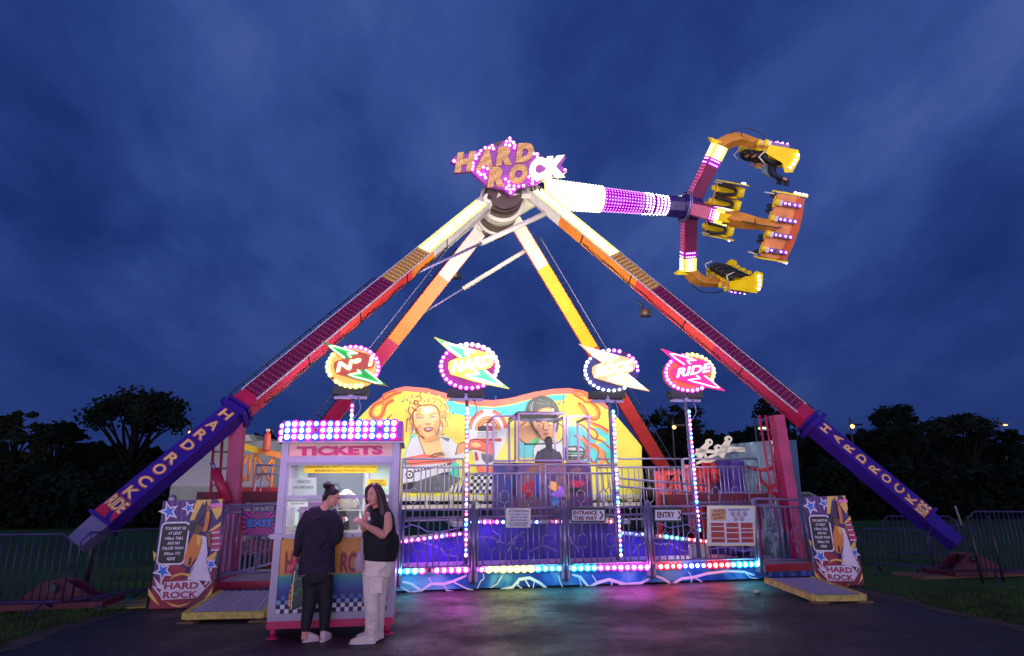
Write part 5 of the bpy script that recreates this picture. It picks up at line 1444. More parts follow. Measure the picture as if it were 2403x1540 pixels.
# ---------------------------------------------------------------- lighted poles with word signs
def word_sign(k, label, px, pybot, cx, cy, sx, sy, word, disc, caps, boltm, neonB, neonT, ringf, tpl=(1500, 500), power=120, strip_x=0, strip_rng=None, seq=None):
    PV = 1.0
    top = V(px, 925, PV); bot = top.copy(); bot.z = .33
    t = thing('lighted_pole', label, 'lighted pole', bot, 'lighted poles with word signs')
    mb = MB(); mb.tube(bot, top + DZ * .1, .032, M_steel, 12); mb.box(bot + DZ * .02, (.2, .2, .04), M_steel, (DU, DV, DZ)); mb.build('pole', t)
    # lamp strip down the pole
    y0, y1 = strip_rng; zt, zb_ = V(px, y0, PV).z, max(V(px, y1, PV).z, .42)
    a, b_ = Vec((top.x, top.y, zt)), Vec((top.x, top.y, zb_)); off = -DV * .045 + DU * strip_x
    mb = MB(); mb.box((a + b_) / 2 + off, (.05, .025, zt - zb_), M_white, (DU, DV, DZ)); so = mb.build('lamp_strip', t)
    n = int((zt - zb_) / .088)
    for i in range(n):
        bulb(so, a.lerp(b_, (i + .5) / n) + off - DV * .025, .026, seq[i % len(seq)])
    # disc sign
    SV = PV - .12
    f = lambda x, y, h=0.0: V(cx + (x - 1750) / 5.042 * sx, cy + (y - 470) / 5.042 * sy, SV, h)
    K = 40
    mb = MB(); mb.poly([f(1750 + 300 * math.cos(i * 2 * math.pi / K), 480 + 228 * math.sin(i * 2 * math.pi / K)) for i in range(K)], disc, DV * .1); dsc = mb.build('sign_disc', t)
    nb = 30
    for i in range(nb):
        an = i * 2 * math.pi / nb; m = ringf(math.degrees(an))
        if m: bulb(dsc, f(1750 + 282 * math.cos(an), 480 + 212 * math.sin(an), .02), .034 * (sx * .5 + .5), m)
    bp = [(1398, 205), (1560, 262), (1700, 300), (1900, 348), (1972, 378), (1990, 420), (1985, 470), (1962, 495), (1905, 512), (1995, 590), (2148, 702), (1990, 672), (1800, 630), (1560, 560), (1538, 500), (1540, 450), (1560, 432), (1645, 402), (1540, 330)]
    mb = MB(); mb.poly([f(x, y, .10) for x, y in bp], caps, DV * .06); cp = mb.build('bolt_plate', t)
    mb = MB()
    mb.poly([f(x, y, .104) for x, y in [(1412, 215), (1560, 268), (1800, 335), (1760, 372), (1690, 350), (1720, 400), (1655, 402), (1545, 328)]], boltm)
    mb.poly([f(x, y, .104) for x, y in [(1895, 515), (1990, 592), (2135, 695), (1990, 666), (1760, 615), (1690, 580), (1850, 560), (1800, 528)]], boltm)
    mb.build('bolt_face', cp)
    mb = MB()
    mb.sweep([f(x, y, .125) for x, y in [(1662, 398), (1490, 268), (1640, 300), (1800, 350), (1690, 348), (1735, 392)]], [.014] * 6, neonB, 6, sub=2)
    mb.sweep([f(x, y, .125) for x, y in [(1893, 525), (2072, 672), (1880, 625), (1702, 575), (1845, 560), (1800, 528)]], [.014] * 6, neonB, 6, sub=2)
    mb.build('neon_tube', cp)
    vs, fs, w = text_geo(word, .035)
    bl, br, tl = f(1568, 545, .115), f(1960, 475, .115), f(1592, 445, .115)
    mb = MB(); mb.add([bl + (br - bl) * (v.x / w) + (tl - bl) * (v.y / .69) for v in vs], fs, neonT); mb.build('neon_word', cp)
    # floodlights under the disc
    yb = 470 + 262
    for s_ in (-1, 1):
        c = f(1750 + s_ * 100 - 30, yb, -.1); mb = MB(); mb.box(c, (.34, .2, .15), M_dark, (DU, DV, DZ)); mb.box(c + DV * .11, (.3, .02, .12), E_white, (DU, DV, DZ)); fo_ = mb.build('floodlight', t)
        mb = MB(); mb.box(c - DZ * .13 - DU * s_ * .02, (.32, .06, .05), M_steel, (DU, DV, DZ)); mb.build('bracket', fo_)
    mb = MB(); mb.tube(f(1580, yb + 50, -.1), f(1880, yb + 50, -.1), .02, M_steel, 8); mb.box(f(1720, yb + 40, -.08), (.08, .1, .14), M_steel, (DU, DV, DZ)); mb.build('crossbar', t)
    mb = MB(); c = f(1800, yb + 60, -.06); mb.sweep([c, c - DZ * .25 + DU * .06, c - DZ * .45 - DU * .08], [.01] * 3, M_steel, 5); mb.build('cable', t)
    lp = top + DV * .25 - DZ * .12
    lamp('AREA', 'flood_lamp', lp, power, (1, .97, .9), lp + DV * 4.2 + DZ * .35, .35, t)
    if k in (1, 2):
        u_ = lamp('AREA', 'flood_lamp', lp + DZ * .1, 100, (1, .96, .88), LW((-3.0, 3.4)[k - 1] * .4, 8, 7.6), .3, t); u_.data.spread = math.radians(75)
    return t
W_, U_ = E_ywhite, E_mag
sq = [E_pink, E_mag, E_white, E_blue, E_blue, E_mag, E_cyan, E_red, E_white, E_blue]
word_sign(0, 'first lighted pole from the left, its green bolt sign reading No 1, above the booth', 829, 1300, 829, 859, 1.06, 1.1, 'Nº 1', lamp_mat('lit gold disc', (1, .55, .10), .8), mat('salmon plate', rgb(226, 96, 70), .4), mat('green bolt paint', rgb(40, 190, 80), .4), E_ngreen, E_nyel,
          lambda a: E_mag if a > 250 or a < 25 else (None if 25 <= a < 60 else W_), power=60, strip_rng=(948, 1300), seq=[E_pink, E_pink, E_white, E_cyan, E_cyan])
word_sign(1, 'second lighted pole from the left, its sign a blazing green and yellow bolt', 1096, 1300, 1101, 858, 1.18, 1.22, 'HARD', mat('purple disc', rgb(150, 40, 140), .4), lamp_mat('lit yellow plate', (1, .72, .12), 1.1), lamp_mat('lit green bolt', (.12, .8, .35), 1.0), lamp_mat('neon blazing', (1, 1, .92), 9), lamp_mat('neon blazing', (1, 1, .92), 9),
          lambda a: E_white if a > 250 or a < 40 else E_mag, power=74, strip_rng=(955, 1308), seq=[E_white, E_white, E_pink, E_white, E_cyan, E_blue, E_pink, E_white, E_red, E_blue])
word_sign(2, 'third lighted pole from the left, its sign an orange and white bolt', 1429, 1310, 1434, 868, 1.10, 1.12, 'ROCK', mat('dark blue disc', rgb(50, 50, 120), .4), lamp_mat('lit orange plate', (1, .62, .3), .85), lamp_mat('lit peach bolt', (1, .7, .42), 1.0), _M['neon blazing'], _M['neon blazing'],
          lambda a: (E_purpb if a > 265 or a < 5 else (None if a < 50 else lamp_mat('lit cool white lamp', (.85, 1, .95), 9))), power=74, strip_x=.05, strip_rng=(962, 1315), seq=[E_cyan, E_white, E_mag, E_white, E_blue, E_white, E_pink, E_cyan, E_red, E_blue])
word_sign(3, 'rightmost lighted pole, its magenta lightning bolt sign reading RIDE', 1607, 1250, 1618, 873, 1.0, 1.0, 'RIDE', mat('orange disc', rgb(236, 130, 60), .4), lamp_mat('lit magenta plate', (1, .02, .35), .75), lamp_mat('lit hot pink bolt', (1, .02, .30), .8), E_npink, lamp_mat('neon rose white', (1, .72, .85), 2.2),
          lambda a: (W_ if a > 255 or a < 40 else (None if a < 55 else E_mag)), power=60, strip_x=.03, strip_rng=(962, 1250), seq=[E_cyan, E_blue, E_pink, E_white, E_mag, E_blue, E_cyan, E_red, E_blue, E_mag])

# ---------------------------------------------------------------- height boards
pb = lambda name, r, g, b: mat('board ' + name, rgb(r, g, b), .42, var=.08, nscale=6)
def height_board(label, TL, TR, BR, BL, notch=False):
    """corners are 3-D; art is laid out in the board's own coordinates"""
    n = (BR - BL).cross(TL - BL).normalized()
    if n.y > 0: n = -n
    def Q(x, y, h=0.0):           # x, y in the layout of the printed design
        t = (y - 115) / 1205; s_ = (x - (160 - t * 160)) / (670 + t * 20)
        a = TL.lerp(TR, s_); b_ = BL.lerp(BR, s_)
        return a.lerp(b_, t) + n * h
    t = thing('height_board', label, 'sign board', (BL + BR) / 2)
    t.location.z = 0; BASE[t.name] = Vec(t.location)
    out = [(0, 1320), (690, 1320), (700, 1180), (745, 900), (830, 105), (160, 115)]
    if notch: out = [(0, 1320), (690, 1320), (668, 1180), (690, 1010), (640, 960), (735, 740), (718, 600), (770, 430), (752, 330), (815, 200), (800, 105), (160, 115)]
    mb = MB(); mb.poly([Q(*p) for p in out], pb('deep violet', 70, 34, 110), -n * .03); mb.build('board', t)
    art = MB()
    h = [0.003]
    def A(m, pts): art.poly([Q(x, y, h[0]) for x, y in pts], m); h[0] += .0006
    def S(m, pts, w): art.stroke([Q(x, y, h[0]) for x, y in pts], w, m, n); h[0] += .0006
    pk, mg, yl, wh, bl, bk = pb('pink', 200, 30, 100), pb('maroon', 130, 20, 60), pb('gold', 240, 190, 90), pb('white', 230, 215, 235), pb('blue', 30, 110, 220), pb('black', 12, 10, 16)
    vi = pb('violet', 110, 60, 160)
    A(mg, [(42, 1000), (745, 900), (690, 1320), (0, 1320)]); A(pb('crimson', 160, 24, 60), [(30, 1180), (160, 850), (300, 830), (420, 900), (380, 1320), (0, 1320)])
    for k in range(5): A(vi, [(190 + k * 60, 118), (215 + k * 60, 118), (205 + k * 55, 330), (185 + k * 55, 330)])
    for k in range(4): A(pk, [(690, 450 + k * 65), (800, 440 + k * 65), (792, 478 + k * 65), (690, 480 + k * 65)]); A(pb('pale pink', 235, 190, 210), [(690, 484 + k * 65), (788, 480 + k * 65), (780, 500 + k * 65), (690, 505 + k * 65)])
    A(yl, [(530, 112), (640, 110), (560, 330), (450, 350)]); A(yl, [(640, 110), (700, 110), (660, 200)]); A(yl, [(690, 210), (815, 190), (800, 280), (750, 350)]); A(yl, [(650, 480), (800, 370), (795, 420), (700, 470)]); A(yl, [(760, 105), (825, 105), (800, 170)])
    A(yl, [(640, 780), (760, 690), (745, 760), (660, 850)]); A(yl, [(50, 680), (90, 720), (60, 800)]); A(yl, [(0, 1090), (130, 1290), (60, 1240), (0, 1170)]); A(yl, [(710, 1100), (640, 1200), (590, 1260), (700, 1170)])
    A(pb('dark violet', 50, 20, 80), [(600, 140), (640, 250), (520, 420), (470, 420), (540, 260)])
    def star(cx, cy, r, rot=0):
        for m, k in ((wh, 1), (bl, .60)):
            A(m, [(cx + r * k * (1 if i % 2 == 0 else .42) * math.sin(i * math.pi / 5 + rot), cy - r * k * 1.1 * (1 if i % 2 == 0 else .42) * math.cos(i * math.pi / 5 + rot)) for i in range(10)])
    star(228, 240, 118, 3.5); star(445, 205, 85, 3.4); star(160, 910, 120, 3.3); star(690, 850, 85, 3.2)
    # height panel
    rr = lambda x0, y0, x1, y1, r, sk: [(x + (y1 - y) * sk, y) for x, y in [(x0 + r, y0), (x1 - r, y0), (x1 - r * .3, y0 + r * .3), (x1, y0 + r), (x1, y1 - r), (x1 - r * .3, y1 - r * .3), (x1 - r, y1), (x0 + r, y1), (x0 + r * .3, y1 - r * .3), (x0, y1 - r), (x0, y0 + r), (x0 + r * .3, y0 + r * .3)]]
    A(wh, rr(80, 358, 400, 845, 50, .145)); A(bk, rr(100, 378, 382, 825, 38, .145)); h[0] += .001
    for s_, x0, x1, y in (('YOU MUST BE', 185, 418, 448), ('AT LEAST', 215, 372, 503), ('140cm TALL', 180, 385, 560), ('AND NO', 205, 345, 616), ('TALLER THAN', 150, 385, 672), ('200cm TO', 165, 348, 732), ('RIDE', 200, 295, 790)):
        a, b_, c = Q(x0, y, h[0]), Q(x1, y, h[0]), Q(x0 + 4, y - 31, h[0])
        art.text(s_, a, b_ - a, c - a, wh, .03, .25)
    # performer: dark hair, orange yellow jacket, white trousers, one arm raised
    h[0] += .001
    A(pb('shadow hair', 30, 14, 34), [(440, 400), (500, 372), (590, 385), (606, 430), (560, 470), (500, 480), (440, 460)])
    A(pb('brown skin', 120, 66, 50), [(530, 400), (600, 415), (606, 440), (560, 500), (510, 490)])
    A(pb('jacket orange', 225, 130, 50), [(640, 250), (685, 250), (665, 400), (640, 480), (590, 470), (620, 400)]); A(pb('hand', 150, 96, 90), [(636, 190), (670, 180), (690, 215), (680, 250), (645, 250)]); A(pb('rose flash', 240, 130, 200), [(680, 160), (820, 150), (820, 195), (680, 200)])
    A(wh, [(590, 520), (640, 540), (655, 720), (640, 800), (660, 900), (700, 1040), (560, 1020), (430, 1010), (480, 880), (540, 780)])
    A(pb('jacket orange', 225, 130, 50), [(500, 500), (590, 520), (600, 600), (560, 740), (510, 800), (460, 870), (400, 850), (398, 760), (440, 620)]); A(pb('jacket gold', 245, 190, 90), [(540, 505), (590, 530), (560, 640), (535, 600)])
    A(pb('arm brown', 150, 80, 60), [(640, 500), (690, 500), (690, 650), (665, 650)]); A(bk, [(455, 770), (480, 760), (470, 840), (440, 860)]); S(bk, [(440, 870), (370, 1020)], .012); S(mg, [(500, 870), (460, 960)], .012)
    # shield with the ride's name
    h[0] += .001
    A(yl, [(235, 1010), (290, 950), (370, 932), (450, 945), (520, 1000), (450, 970), (370, 955), (290, 975)]); A(yl, [(200, 1240), (260, 1290), (340, 1308), (420, 1285), (480, 1235), (420, 1270), (340, 1285), (260, 1265)])
    A(wh, [(60, 965), (140, 1060), (130, 1000), (175, 1080), (180, 1030), (560, 1015), (610, 1080), (700, 945), (650, 1060), (710, 1040), (560, 1190), (545, 1210), (150, 1225), (140, 1190), (45, 1070), (100, 1080)])
    A(mg, [(75, 1080), (150, 1110), (130, 1140), (165, 1190)]); A(mg, [(690, 1045), (610, 1080), (630, 1110), (575, 1165)])
    h[0] += .001
    for s_, x0, x1, y in (('HARD', 178, 555, 1108), ('ROCK', 165, 545, 1205)):
        a, b_, c = Q(x0, y, h[0]), Q(x1, y, h[0]), Q(x0 + 8, y - 68, h[0])
        art.text(s_, a, b_ - a, c - a, pb('logo red', 170, 20, 70), .035, .0)
    art.build('printed_design', t)
    mb = MB()
    for s_ in (.15, .85):
        a = BL.lerp(BR, s_); b_ = TL.lerp(TR, s_) - n * .04; mb.beam(Vec((a.x, a.y, 0)) - n * .06, b_ - n * .02, .04, .04, n, M_steel)
    mb.build('back_frame', t)
    return t
def vplane(a, b):
    d = (b - a).normalized(); return Plane(a, Vec((d.y, -d.x, 0)))
a, b_ = G(349, 1431), G(495, 1427); pl = vplane(a, b_)
height_board('left height limit board with stars and orange-jacketed singer, beside the exit ramp', pl.px(383, 1176), pl.px(526, 1173), b_ + DZ * .01, a + DZ * .01)
a, b_ = G(1921, 1378), G(2026, 1385); b_ = a + (b_ - a) * 1.0; pl = vplane(a, a + DU)
height_board('right height limit board with a cut-out edge, stars and orange-jacketed singer, beside the entry ramp', pl.px(1884, 1167), pl.px(1984, 1165), pl.px(2031, 1385), pl.px(1920, 1379), True)

# ---------------------------------------------------------------- ramps
M_yrim = mat('worn yellow rim', rgb(200, 178, 90), .6, var=.3, nscale=14)
def ramp(name, label, nl, nr, fr, fl_, ribs):
    t = thing(name, label, 'ramp', ((nl + nr) / 2).xy.to_3d())
    mb = MB(); mb.poly([nl, nr, fr, fl_], M_plate, -DZ * .03)
    U, W = (nr - nl), (fl_ - nl)
    if ribs:
        for k in range(1, 8):
            a = nl + U * (k / 8) + DZ * .006; b_ = fl_.lerp(fr, k / 8) + DZ * .006; mb.tube(a, b_, .008, M_plate, 5)
    else:
        for i in range(1, 16):
            for j in range(1, 12):
                a = nl.lerp(nr, i / 16).lerp(fl_.lerp(fr, i / 16), j / 12); mb.ball(a + DZ * .002, (.018, .012, .006), M_steel, 6, 4)
    mb.build('deck', t)
    mb = MB()
    for a, b_ in ((nl, nr), (nl, fl_), (nr, fr)):
        mb.box((a + b_) / 2 - DZ * .03, ((b_ - a).length, .07, .085), M_yrim, ((b_ - a).normalized(), DZ.cross((b_ - a).normalized()).normalized(), (b_ - a).normalized().cross(DZ.cross((b_ - a).normalized())).normalized()))
    mb.build('rim', t)
    for p in (nl.lerp(nr, .06), nl.lerp(nr, .94)):
        mb = MB(); mb.tube(Vec((p.x, p.y, .0)), p - DZ * .04, .03, M_timber, 8); mb.box(Vec((p.x, p.y, .015)) - DV * .02, (.22, .16, .03), M_timber)
        mb.build('foot', t)
    return t
ramp('exit_ramp', 'yellow-rimmed ribbed metal exit ramp left of the ticket booth', G(433, 1440, .12), G(622, 1436, .12), G(655, 1386, .22), G(519, 1387, .22), True)
ramp('entry_ramp', 'yellow-rimmed studded metal entry ramp in front of the right height board', G(1911, 1399, .10), G(2029, 1397, .10), G(1906, 1355, .22), G(1797, 1357, .22), False)
mb = MB(); c = [G(205, 1428, .02), G(342, 1424, .05), G(346, 1402, .05), G(262, 1405, .05)]
mb.poly(c, mat('yellow green plate', rgb(160, 150, 50), .6, var=.35, nscale=6), -DZ * .02); mb.poly([p + DZ * .004 for p in [c[0].lerp(c[1], .2), c[0].lerp(c[1], .8), c[3].lerp(c[2], .6), c[3].lerp(c[2], .3)]], mat('teal worn paint', rgb(60, 110, 100), .6))
solo(mb, 'floor_plate', 'worn yellow plate lying on the grass edge left of the left height board', 'plate', c[0])
mb = MB(); mb.ball(G(1775, 1388, .03), (.055, .03, .03), M_cream)
solo(mb, 'paper_scrap', 'small white scrap lying by the right end of the platform skirt', 'litter', G(1775, 1388))

# ---------------------------------------------------------------- crowd barriers
M_barr = mat('barrier steel', rgb(60, 50, 98), .5, .4, var=.2)
def barrier(label, A, B, h=1.08, n=13):
    A, B = Vec((A.x, A.y, .06)), Vec((B.x, B.y, .06)); d = (B - A).normalized(); L_ = (B - A).length
    t = thing('crowd_barrier', label, 'barrier', (A + B) / 2, 'crowd control barriers')
    mb = MB(); c = .12
    mb.sweep([A + DZ * .12, A + DZ * (h - c), A + d * c + DZ * h, B - d * c + DZ * h, B + DZ * (h - c), B + DZ * .12], [.016] * 6, M_barr, 8, sub=0); mb.tube(A + DZ * .12, B + DZ * .12, .018, M_barr, 8); mb.build('frame', t)
    mb = MB()
    for k in range(1, n): p = A + d * (L_ * k / n); mb.tube(p + DZ * .12, p + DZ * h, .0085, M_barr, 6)
    mb.build('bars', t)
    for p in (A + d * .25, B - d * .25):
        mb = MB(); q = Vec((d.y, -d.x, 0)); mb.sweep([p + q * .3 - DZ * .05, p + q * .25, p + DZ * .12, p - q * .25, p - q * .3 - DZ * .05], [.018] * 5, M_barr, 6, sub=0); mb.build('foot', t)
barrier('barrier at the left edge of the picture, in front of the left anchor foot', G(-160, 1450), G(140, 1444), 1.05, 16)
barrier('barrier between the left anchor foot and the left height board', G(163, 1440), G(368, 1405), 1.05, 10)
barrier('barrier just right of the right height board', G(2030, 1345), G(2190, 1354), .8, 13)
barrier('second barrier from the right height board, running towards the right anchor foot', G(2196, 1352), G(2300, 1345), .85, 9)
barrier('barrier behind the right outrigger', G(2085, 1315), G(2262, 1320), .95, 14)
barrier('barrier at the right edge beyond the right anchor foot', G(2300, 1362), G(2480, 1372), 1.15, 16)
#barrier('near barrier standing at an angle in front of the right anchor foot', G(2262, 1352), G(2375, 1375), 1.1, 10)
mb = MB(); 
for x, y, h in ((268, 1395, 1.3),): p = G(x - 70, y); mb.tube(p, p + DZ * 1.35, .05, M_dark, 8)
solo(mb, 'stake', 'dark stake behind the left barriers', 'post', G(198, 1395))
for x, y, lab in ((2303, 1370, 'left one of two dark stakes behind the right anchor barriers'), (2352, 1366, 'right one of two dark stakes behind the right anchor barriers')):
    mb = MB(); p = G(x + 4, y); mb.tube(p, p + DZ * 1.15 - DU * .05, .025, M_dark, 8); solo(mb, 'stake', lab, 'post', p)

# ---------------------------------------------------------------- coach and gear on the left
CY = 16.5
vpc = Plane((0, CY, 0), (0, -1, 0)); c = lambda x, y, h=0.0: vpc.px(x, y, h)
t = thing('white_coach', 'white coach cab with big dark windows behind the purple left outrigger', 'coach', Vec((c(500, 1161).x, CY, 0)))
M_coach = mat('cream coach paint', rgb(124, 128, 116), .4, .1)
mb = MB(); bz = lambda p: Vec((p.x, p.y, .5))
prof = [bz(c(396, 1175)), c(396, 1175), c(400, 1143), c(440, 1095), c(472, 1072), c(523, 1026), c(545, 1022), c(596, 1020), c(603, 1034), c(700, 1036), bz(c(700, 1175))]
mb.poly(prof, M_coach, Vec((0, 2.4, 0))); body = mb.build('body', t)
mb = MB(); mb.poly([c(402, 1140, .012), c(441, 1098, .012), c(474, 1077, .012), c(640, 1077, .012), c(640, 1140, .012), c(508, 1143, .012)], mat('dark coach glass', (.01, .012, .018), .15, spec=.8), Vec((0, .01, 0))); mb.build('window', t)
mb = MB(); mb.poly([c(545, 1022, .015), c(590, 1022, .015), c(598, 1037, .015), c(558, 1037, .015)], mat('grey roof unit', rgb(170, 172, 160), .5), Vec((0, -.2, 0))); mb.build('roof_unit', body)
mb = MB(); mb.ball(c(405, 1172, .05), (.09, .06, .12), M_steel); mb.build('headlight', t)
for x in (445, 640):
    mb = MB(); p = bz(c(x, 1200)); p.z = .5; mb.tube(p - Vec((0, .02, 0)), p + Vec((0, .3, 0)), .5, M_black, 20); wo = mb.build('wheel', t)
    mb = MB(); mb.tube(p - Vec((0, .04, 0)), p, .26, M_steel, 16); mb.build('rim', wo)
t = thing('lattice_rack', 'orange folded lattice rack with cross braces left of the ticket booth', 'rack', V(610, 1180, 2.9))
mb = MB()
mb.beam(V(565, 1046, 2.9), V(608, 1058, 2.9), .12, .12, -DV, M_yellow); mb.beam(V(608, 1058, 2.9), V(672, 1072, 2.9), .12, .12, -DV, M_orange)
for (a, b_, e, f_) in ((582, 1068, 556, 1120), (560, 1075, 574, 1130), (588, 1066, 582, 1130), (602, 1068, 632, 1130), (642, 1075, 598, 1128), (600, 1062, 592, 1170), (642, 1075, 634, 1170)):
    mb.tube(V(a, b_, 2.9), V(e, f_, 2.9), .028, M_orange, 6)
a = V(560, 1150, 2.9); b_ = V(660, 1150, 2.9); mb.box((a + b_) / 2, ((b_ - a).length, .3, .1), M_redsteel, (DU, DV, DZ))
for x in (575, 650): p = V(x, 1150, 2.9); q = p.copy(); q.z = 0; mb.tube(q, p, .06, M_redsteel, 8)
mb.build('frame', t)
M_ext = mat('extinguisher red', rgb(220, 90, 70), .4)
t = thing('fire_extinguisher', 'red fire extinguisher standing on the orange lattice beam beside the booth roof', 'fire extinguisher', V(625, 1062, 2.75)); p = V(625, 1058, 2.75); mb = MB()
mb.sweep([p, p + DZ * .03, p + DZ * .3, p + DZ * .37, p + DZ * .4], [.06, .075, .075, .04, .025], M_ext, 14); mb.build('cylinder', t)
mb = MB(); mb.box(p + DZ * .43, (.07, .04, .05), M_cream); mb.sweep([p + DZ * .42, p + DZ * .47 + DU * .07, p + DZ * .36 + DU * .1], [.012] * 3, M_dark, 6); mb.build('valve', t)

# ---------------------------------------------------------------- gear on the right
vt = Plane((0, 16.2, 0), (0, -1, 0)); c = lambda x, y, h=0.0: vt.px(x, y, h)
t = thing('tarpaulin_tent', 'grey-blue tarpaulin shelter with a dark blue side behind the right support column', 'tent', Vec((c(1790, 1161).x, 16.2, 0)))
def drape(mb, A, B, z0, z1a, z1b, m, seed):
    R = random.Random(seed); nx, nz = 22, 12; vs = []
    q = Vec(((B - A).y, -(B - A).x, 0)).normalized()
    for i in range(nx + 1):
        for j in range(nz + 1):
            f = i / nx; p = A.lerp(B, f); p.z = z0 + ((z1a + (z1b - z1a) * f) - z0) * j / nz
            vs.append(p + q * (.05 * math.sin(i * 1.7 + j * .9 + seed) + .03 * math.sin(j * 2.1 - i)) )
    mb.add(vs, [(i * (nz + 1) + j, (i + 1) * (nz + 1) + j, (i + 1) * (nz + 1) + j + 1, i * (nz + 1) + j + 1) for i in range(nx) for j in range(nz)], m, True)
mb = MB(); A, B = c(1690, 1200), c(1832, 1200); A.z = B.z = 0
drape(mb, A, B, 0, c(1700, 1046).z, c(1832, 1033).z, mat('silver tarpaulin', rgb(110, 140, 150), .28, .1, var=.3, nscale=2, bump=.9), 3); mb.build('tarpaulin', t)
mb = MB(); A, B = c(1833, 1200), c(1880, 1200); A.z = B.z = 0; A.y = B.y = 16.2
mb.poly([A, B, c(1869, 1033), c(1833, 1033)], mat('dark blue panel', rgb(24, 62, 104), .5), Vec((0, 2.5, 0))); mb.build('side_panel', t)
t = thing('lever_frame', 'cream folding levers with eyelets rising over the fence at right', 'machine arm', V(1690, 1175, 3.4))
mb = MB(); zz = lambda x, y: (1469.7 + x / 5.102, 937.4 + y / 5.102)
for a, b_, wa, wb in (((850, 690), (1000, 505), .24, .12), ((1110, 680), (1240, 470), .28, .12), ((840, 615), (1100, 630), .12, .1), ((1090, 580), (1410, 605), .16, .14), ((840, 770), (1110, 640), .08, .08), ((1110, 640), (1400, 590), .06, .06), ((920, 620), (980, 760), .07, .07), ((930, 760), (1060, 720), .14, .06)):
    mb.beam(V(*zz(*a), 3.4), V(*zz(*b_), 3.4), wa * .8, .07, -DV, M_cream, wb * .8)
for p in ((990, 515), (1220, 478), (1095, 582)):
    q = V(*zz(*p), 3.4); mb.tube(q - DV * .045, q + DV * .05, .085, M_cream, 14); mb.tube(q - DV * .05, q + DV * .055, .03, M_dark, 10)
q = V(*zz(960, 760), 3.4); g = q.copy(); g.z = 0; mb.tube(g, q, .09, M_redsteel, 8)
mb.build('arms', t)
t = thing('red_machinery', 'salmon red hydraulic machinery with cross braces behind the upper fence at right', 'machinery', V(1590, 1180, 3.6))
mb = MB()
for a, b_, w in (((320, 890), (680, 870), .12), ((350, 890), (380, 1180), .1), ((430, 880), (440, 1180), .16), ((480, 950), (650, 1180), .08), ((600, 890), (500, 1180), .08), ((600, 890), (640, 1180), .1), ((760, 790), (760, 1180), .4), ((900, 830), (880, 1180), .3), ((930, 850), (1060, 880), .28), ((920, 800), (1050, 760), .16)):
    mb.beam(V(*zz(*a), 3.6), V(*zz(*b_), 3.6), w, .12, -DV, M_red)
mb.ball(V(*zz(1000, 900), 3.6), .26, M_red, 14, 10)
for x in (380, 780, 900): p = V(*zz(x, 1170), 3.6); q = p.copy(); q.z = 0; mb.tube(q, p, .07, M_redsteel, 8)
mb.build('frame', t)
mb = MB()
for x in (300, 560): mb.sweep([V(*zz(x, 800), 3.75), V(*zz(x + 20, 1000), 3.75), V(*zz(x + 60, 1180), 3.75)], [.16, .14, .16], M_dark, 10)
mb.build('hose', t)
for i, (x, lab) in enumerate(((1120, 'left one of two purple steel drums behind the upper fence'), (1270, 'right one of two purple steel drums behind the upper fence'))):
    a, b_ = V(*zz(x, 740), 3.9), V(*zz(x, 1180), 3.9); b_.z = 0; mb = MB()
    mb.tube(b_, a, .27, mat('violet drum paint', rgb(92, 70, 160), .4, .2, var=.2), 20)
    for k in (.3, .6, .97): p = b_.lerp(a, k); mb.tube(p, p + DZ * .04, .285, _M['violet drum paint'], 20)
    solo(mb, 'steel_drum', lab, 'drum', b_, 'purple drums')
t = thing('cross_frame', 'dark pink X-braced stand in front of the tarpaulin shelter', 'stand', V(1800, 1200, 3.6)); mb = MB()
for a, b_, e, f_ in ((1785, 1126, 1832, 1172), (1834, 1122, 1788, 1172), (1782, 1100, 1782, 1240), (1752, 1095, 1782, 1104), (1782, 1104, 1812, 1100), (1812, 1100, 1820, 1085)):
    mb.tube(V(a, b_, 3.4), V(e, f_, 3.4), .045, M_redsteel, 8)
g = V(1782, 1240, 3.4); q = g.copy(); q.z = 0; mb.tube(q, g, .045, M_redsteel, 8); mb.build('frame', t)
mb = MB(); p = V(1640, 1297, 1.2); p.z = .34; mb.sweep([p, p + DZ * .04, p + DZ * .22, p + DZ * .26], [.16, .2, .2, .17], M_cream, 18)
solo(mb, 'white_tub', 'white tub on the lower deck behind the fence, under the safety guide board', 'tub', p)
# flood lights clamped on the legs
for x, y, v_, lab in ((1917 * 0 + 1071, 648, 8.4, 'small floodlight clamped beside the left rear leg'), (1515, 735, 3.4, 'round floodlight hanging under the right front leg')):
    p = V(x, y, v_); t = thing('floodlight', lab, 'floodlight', p); mb = MB()
    mb.box(p, (.28, .22, .18), M_dark); mb.sweep([p, p + DZ * .2 - DU * .08, p + DZ * .32 - DU * .2], [.03] * 3, M_dark, 6); mb.build('housing', t)
    mb = MB(); mb.ball(p - DV * .12 - DU * .05, (.09, .05, .09), M_hub); mb.build('lens', t)

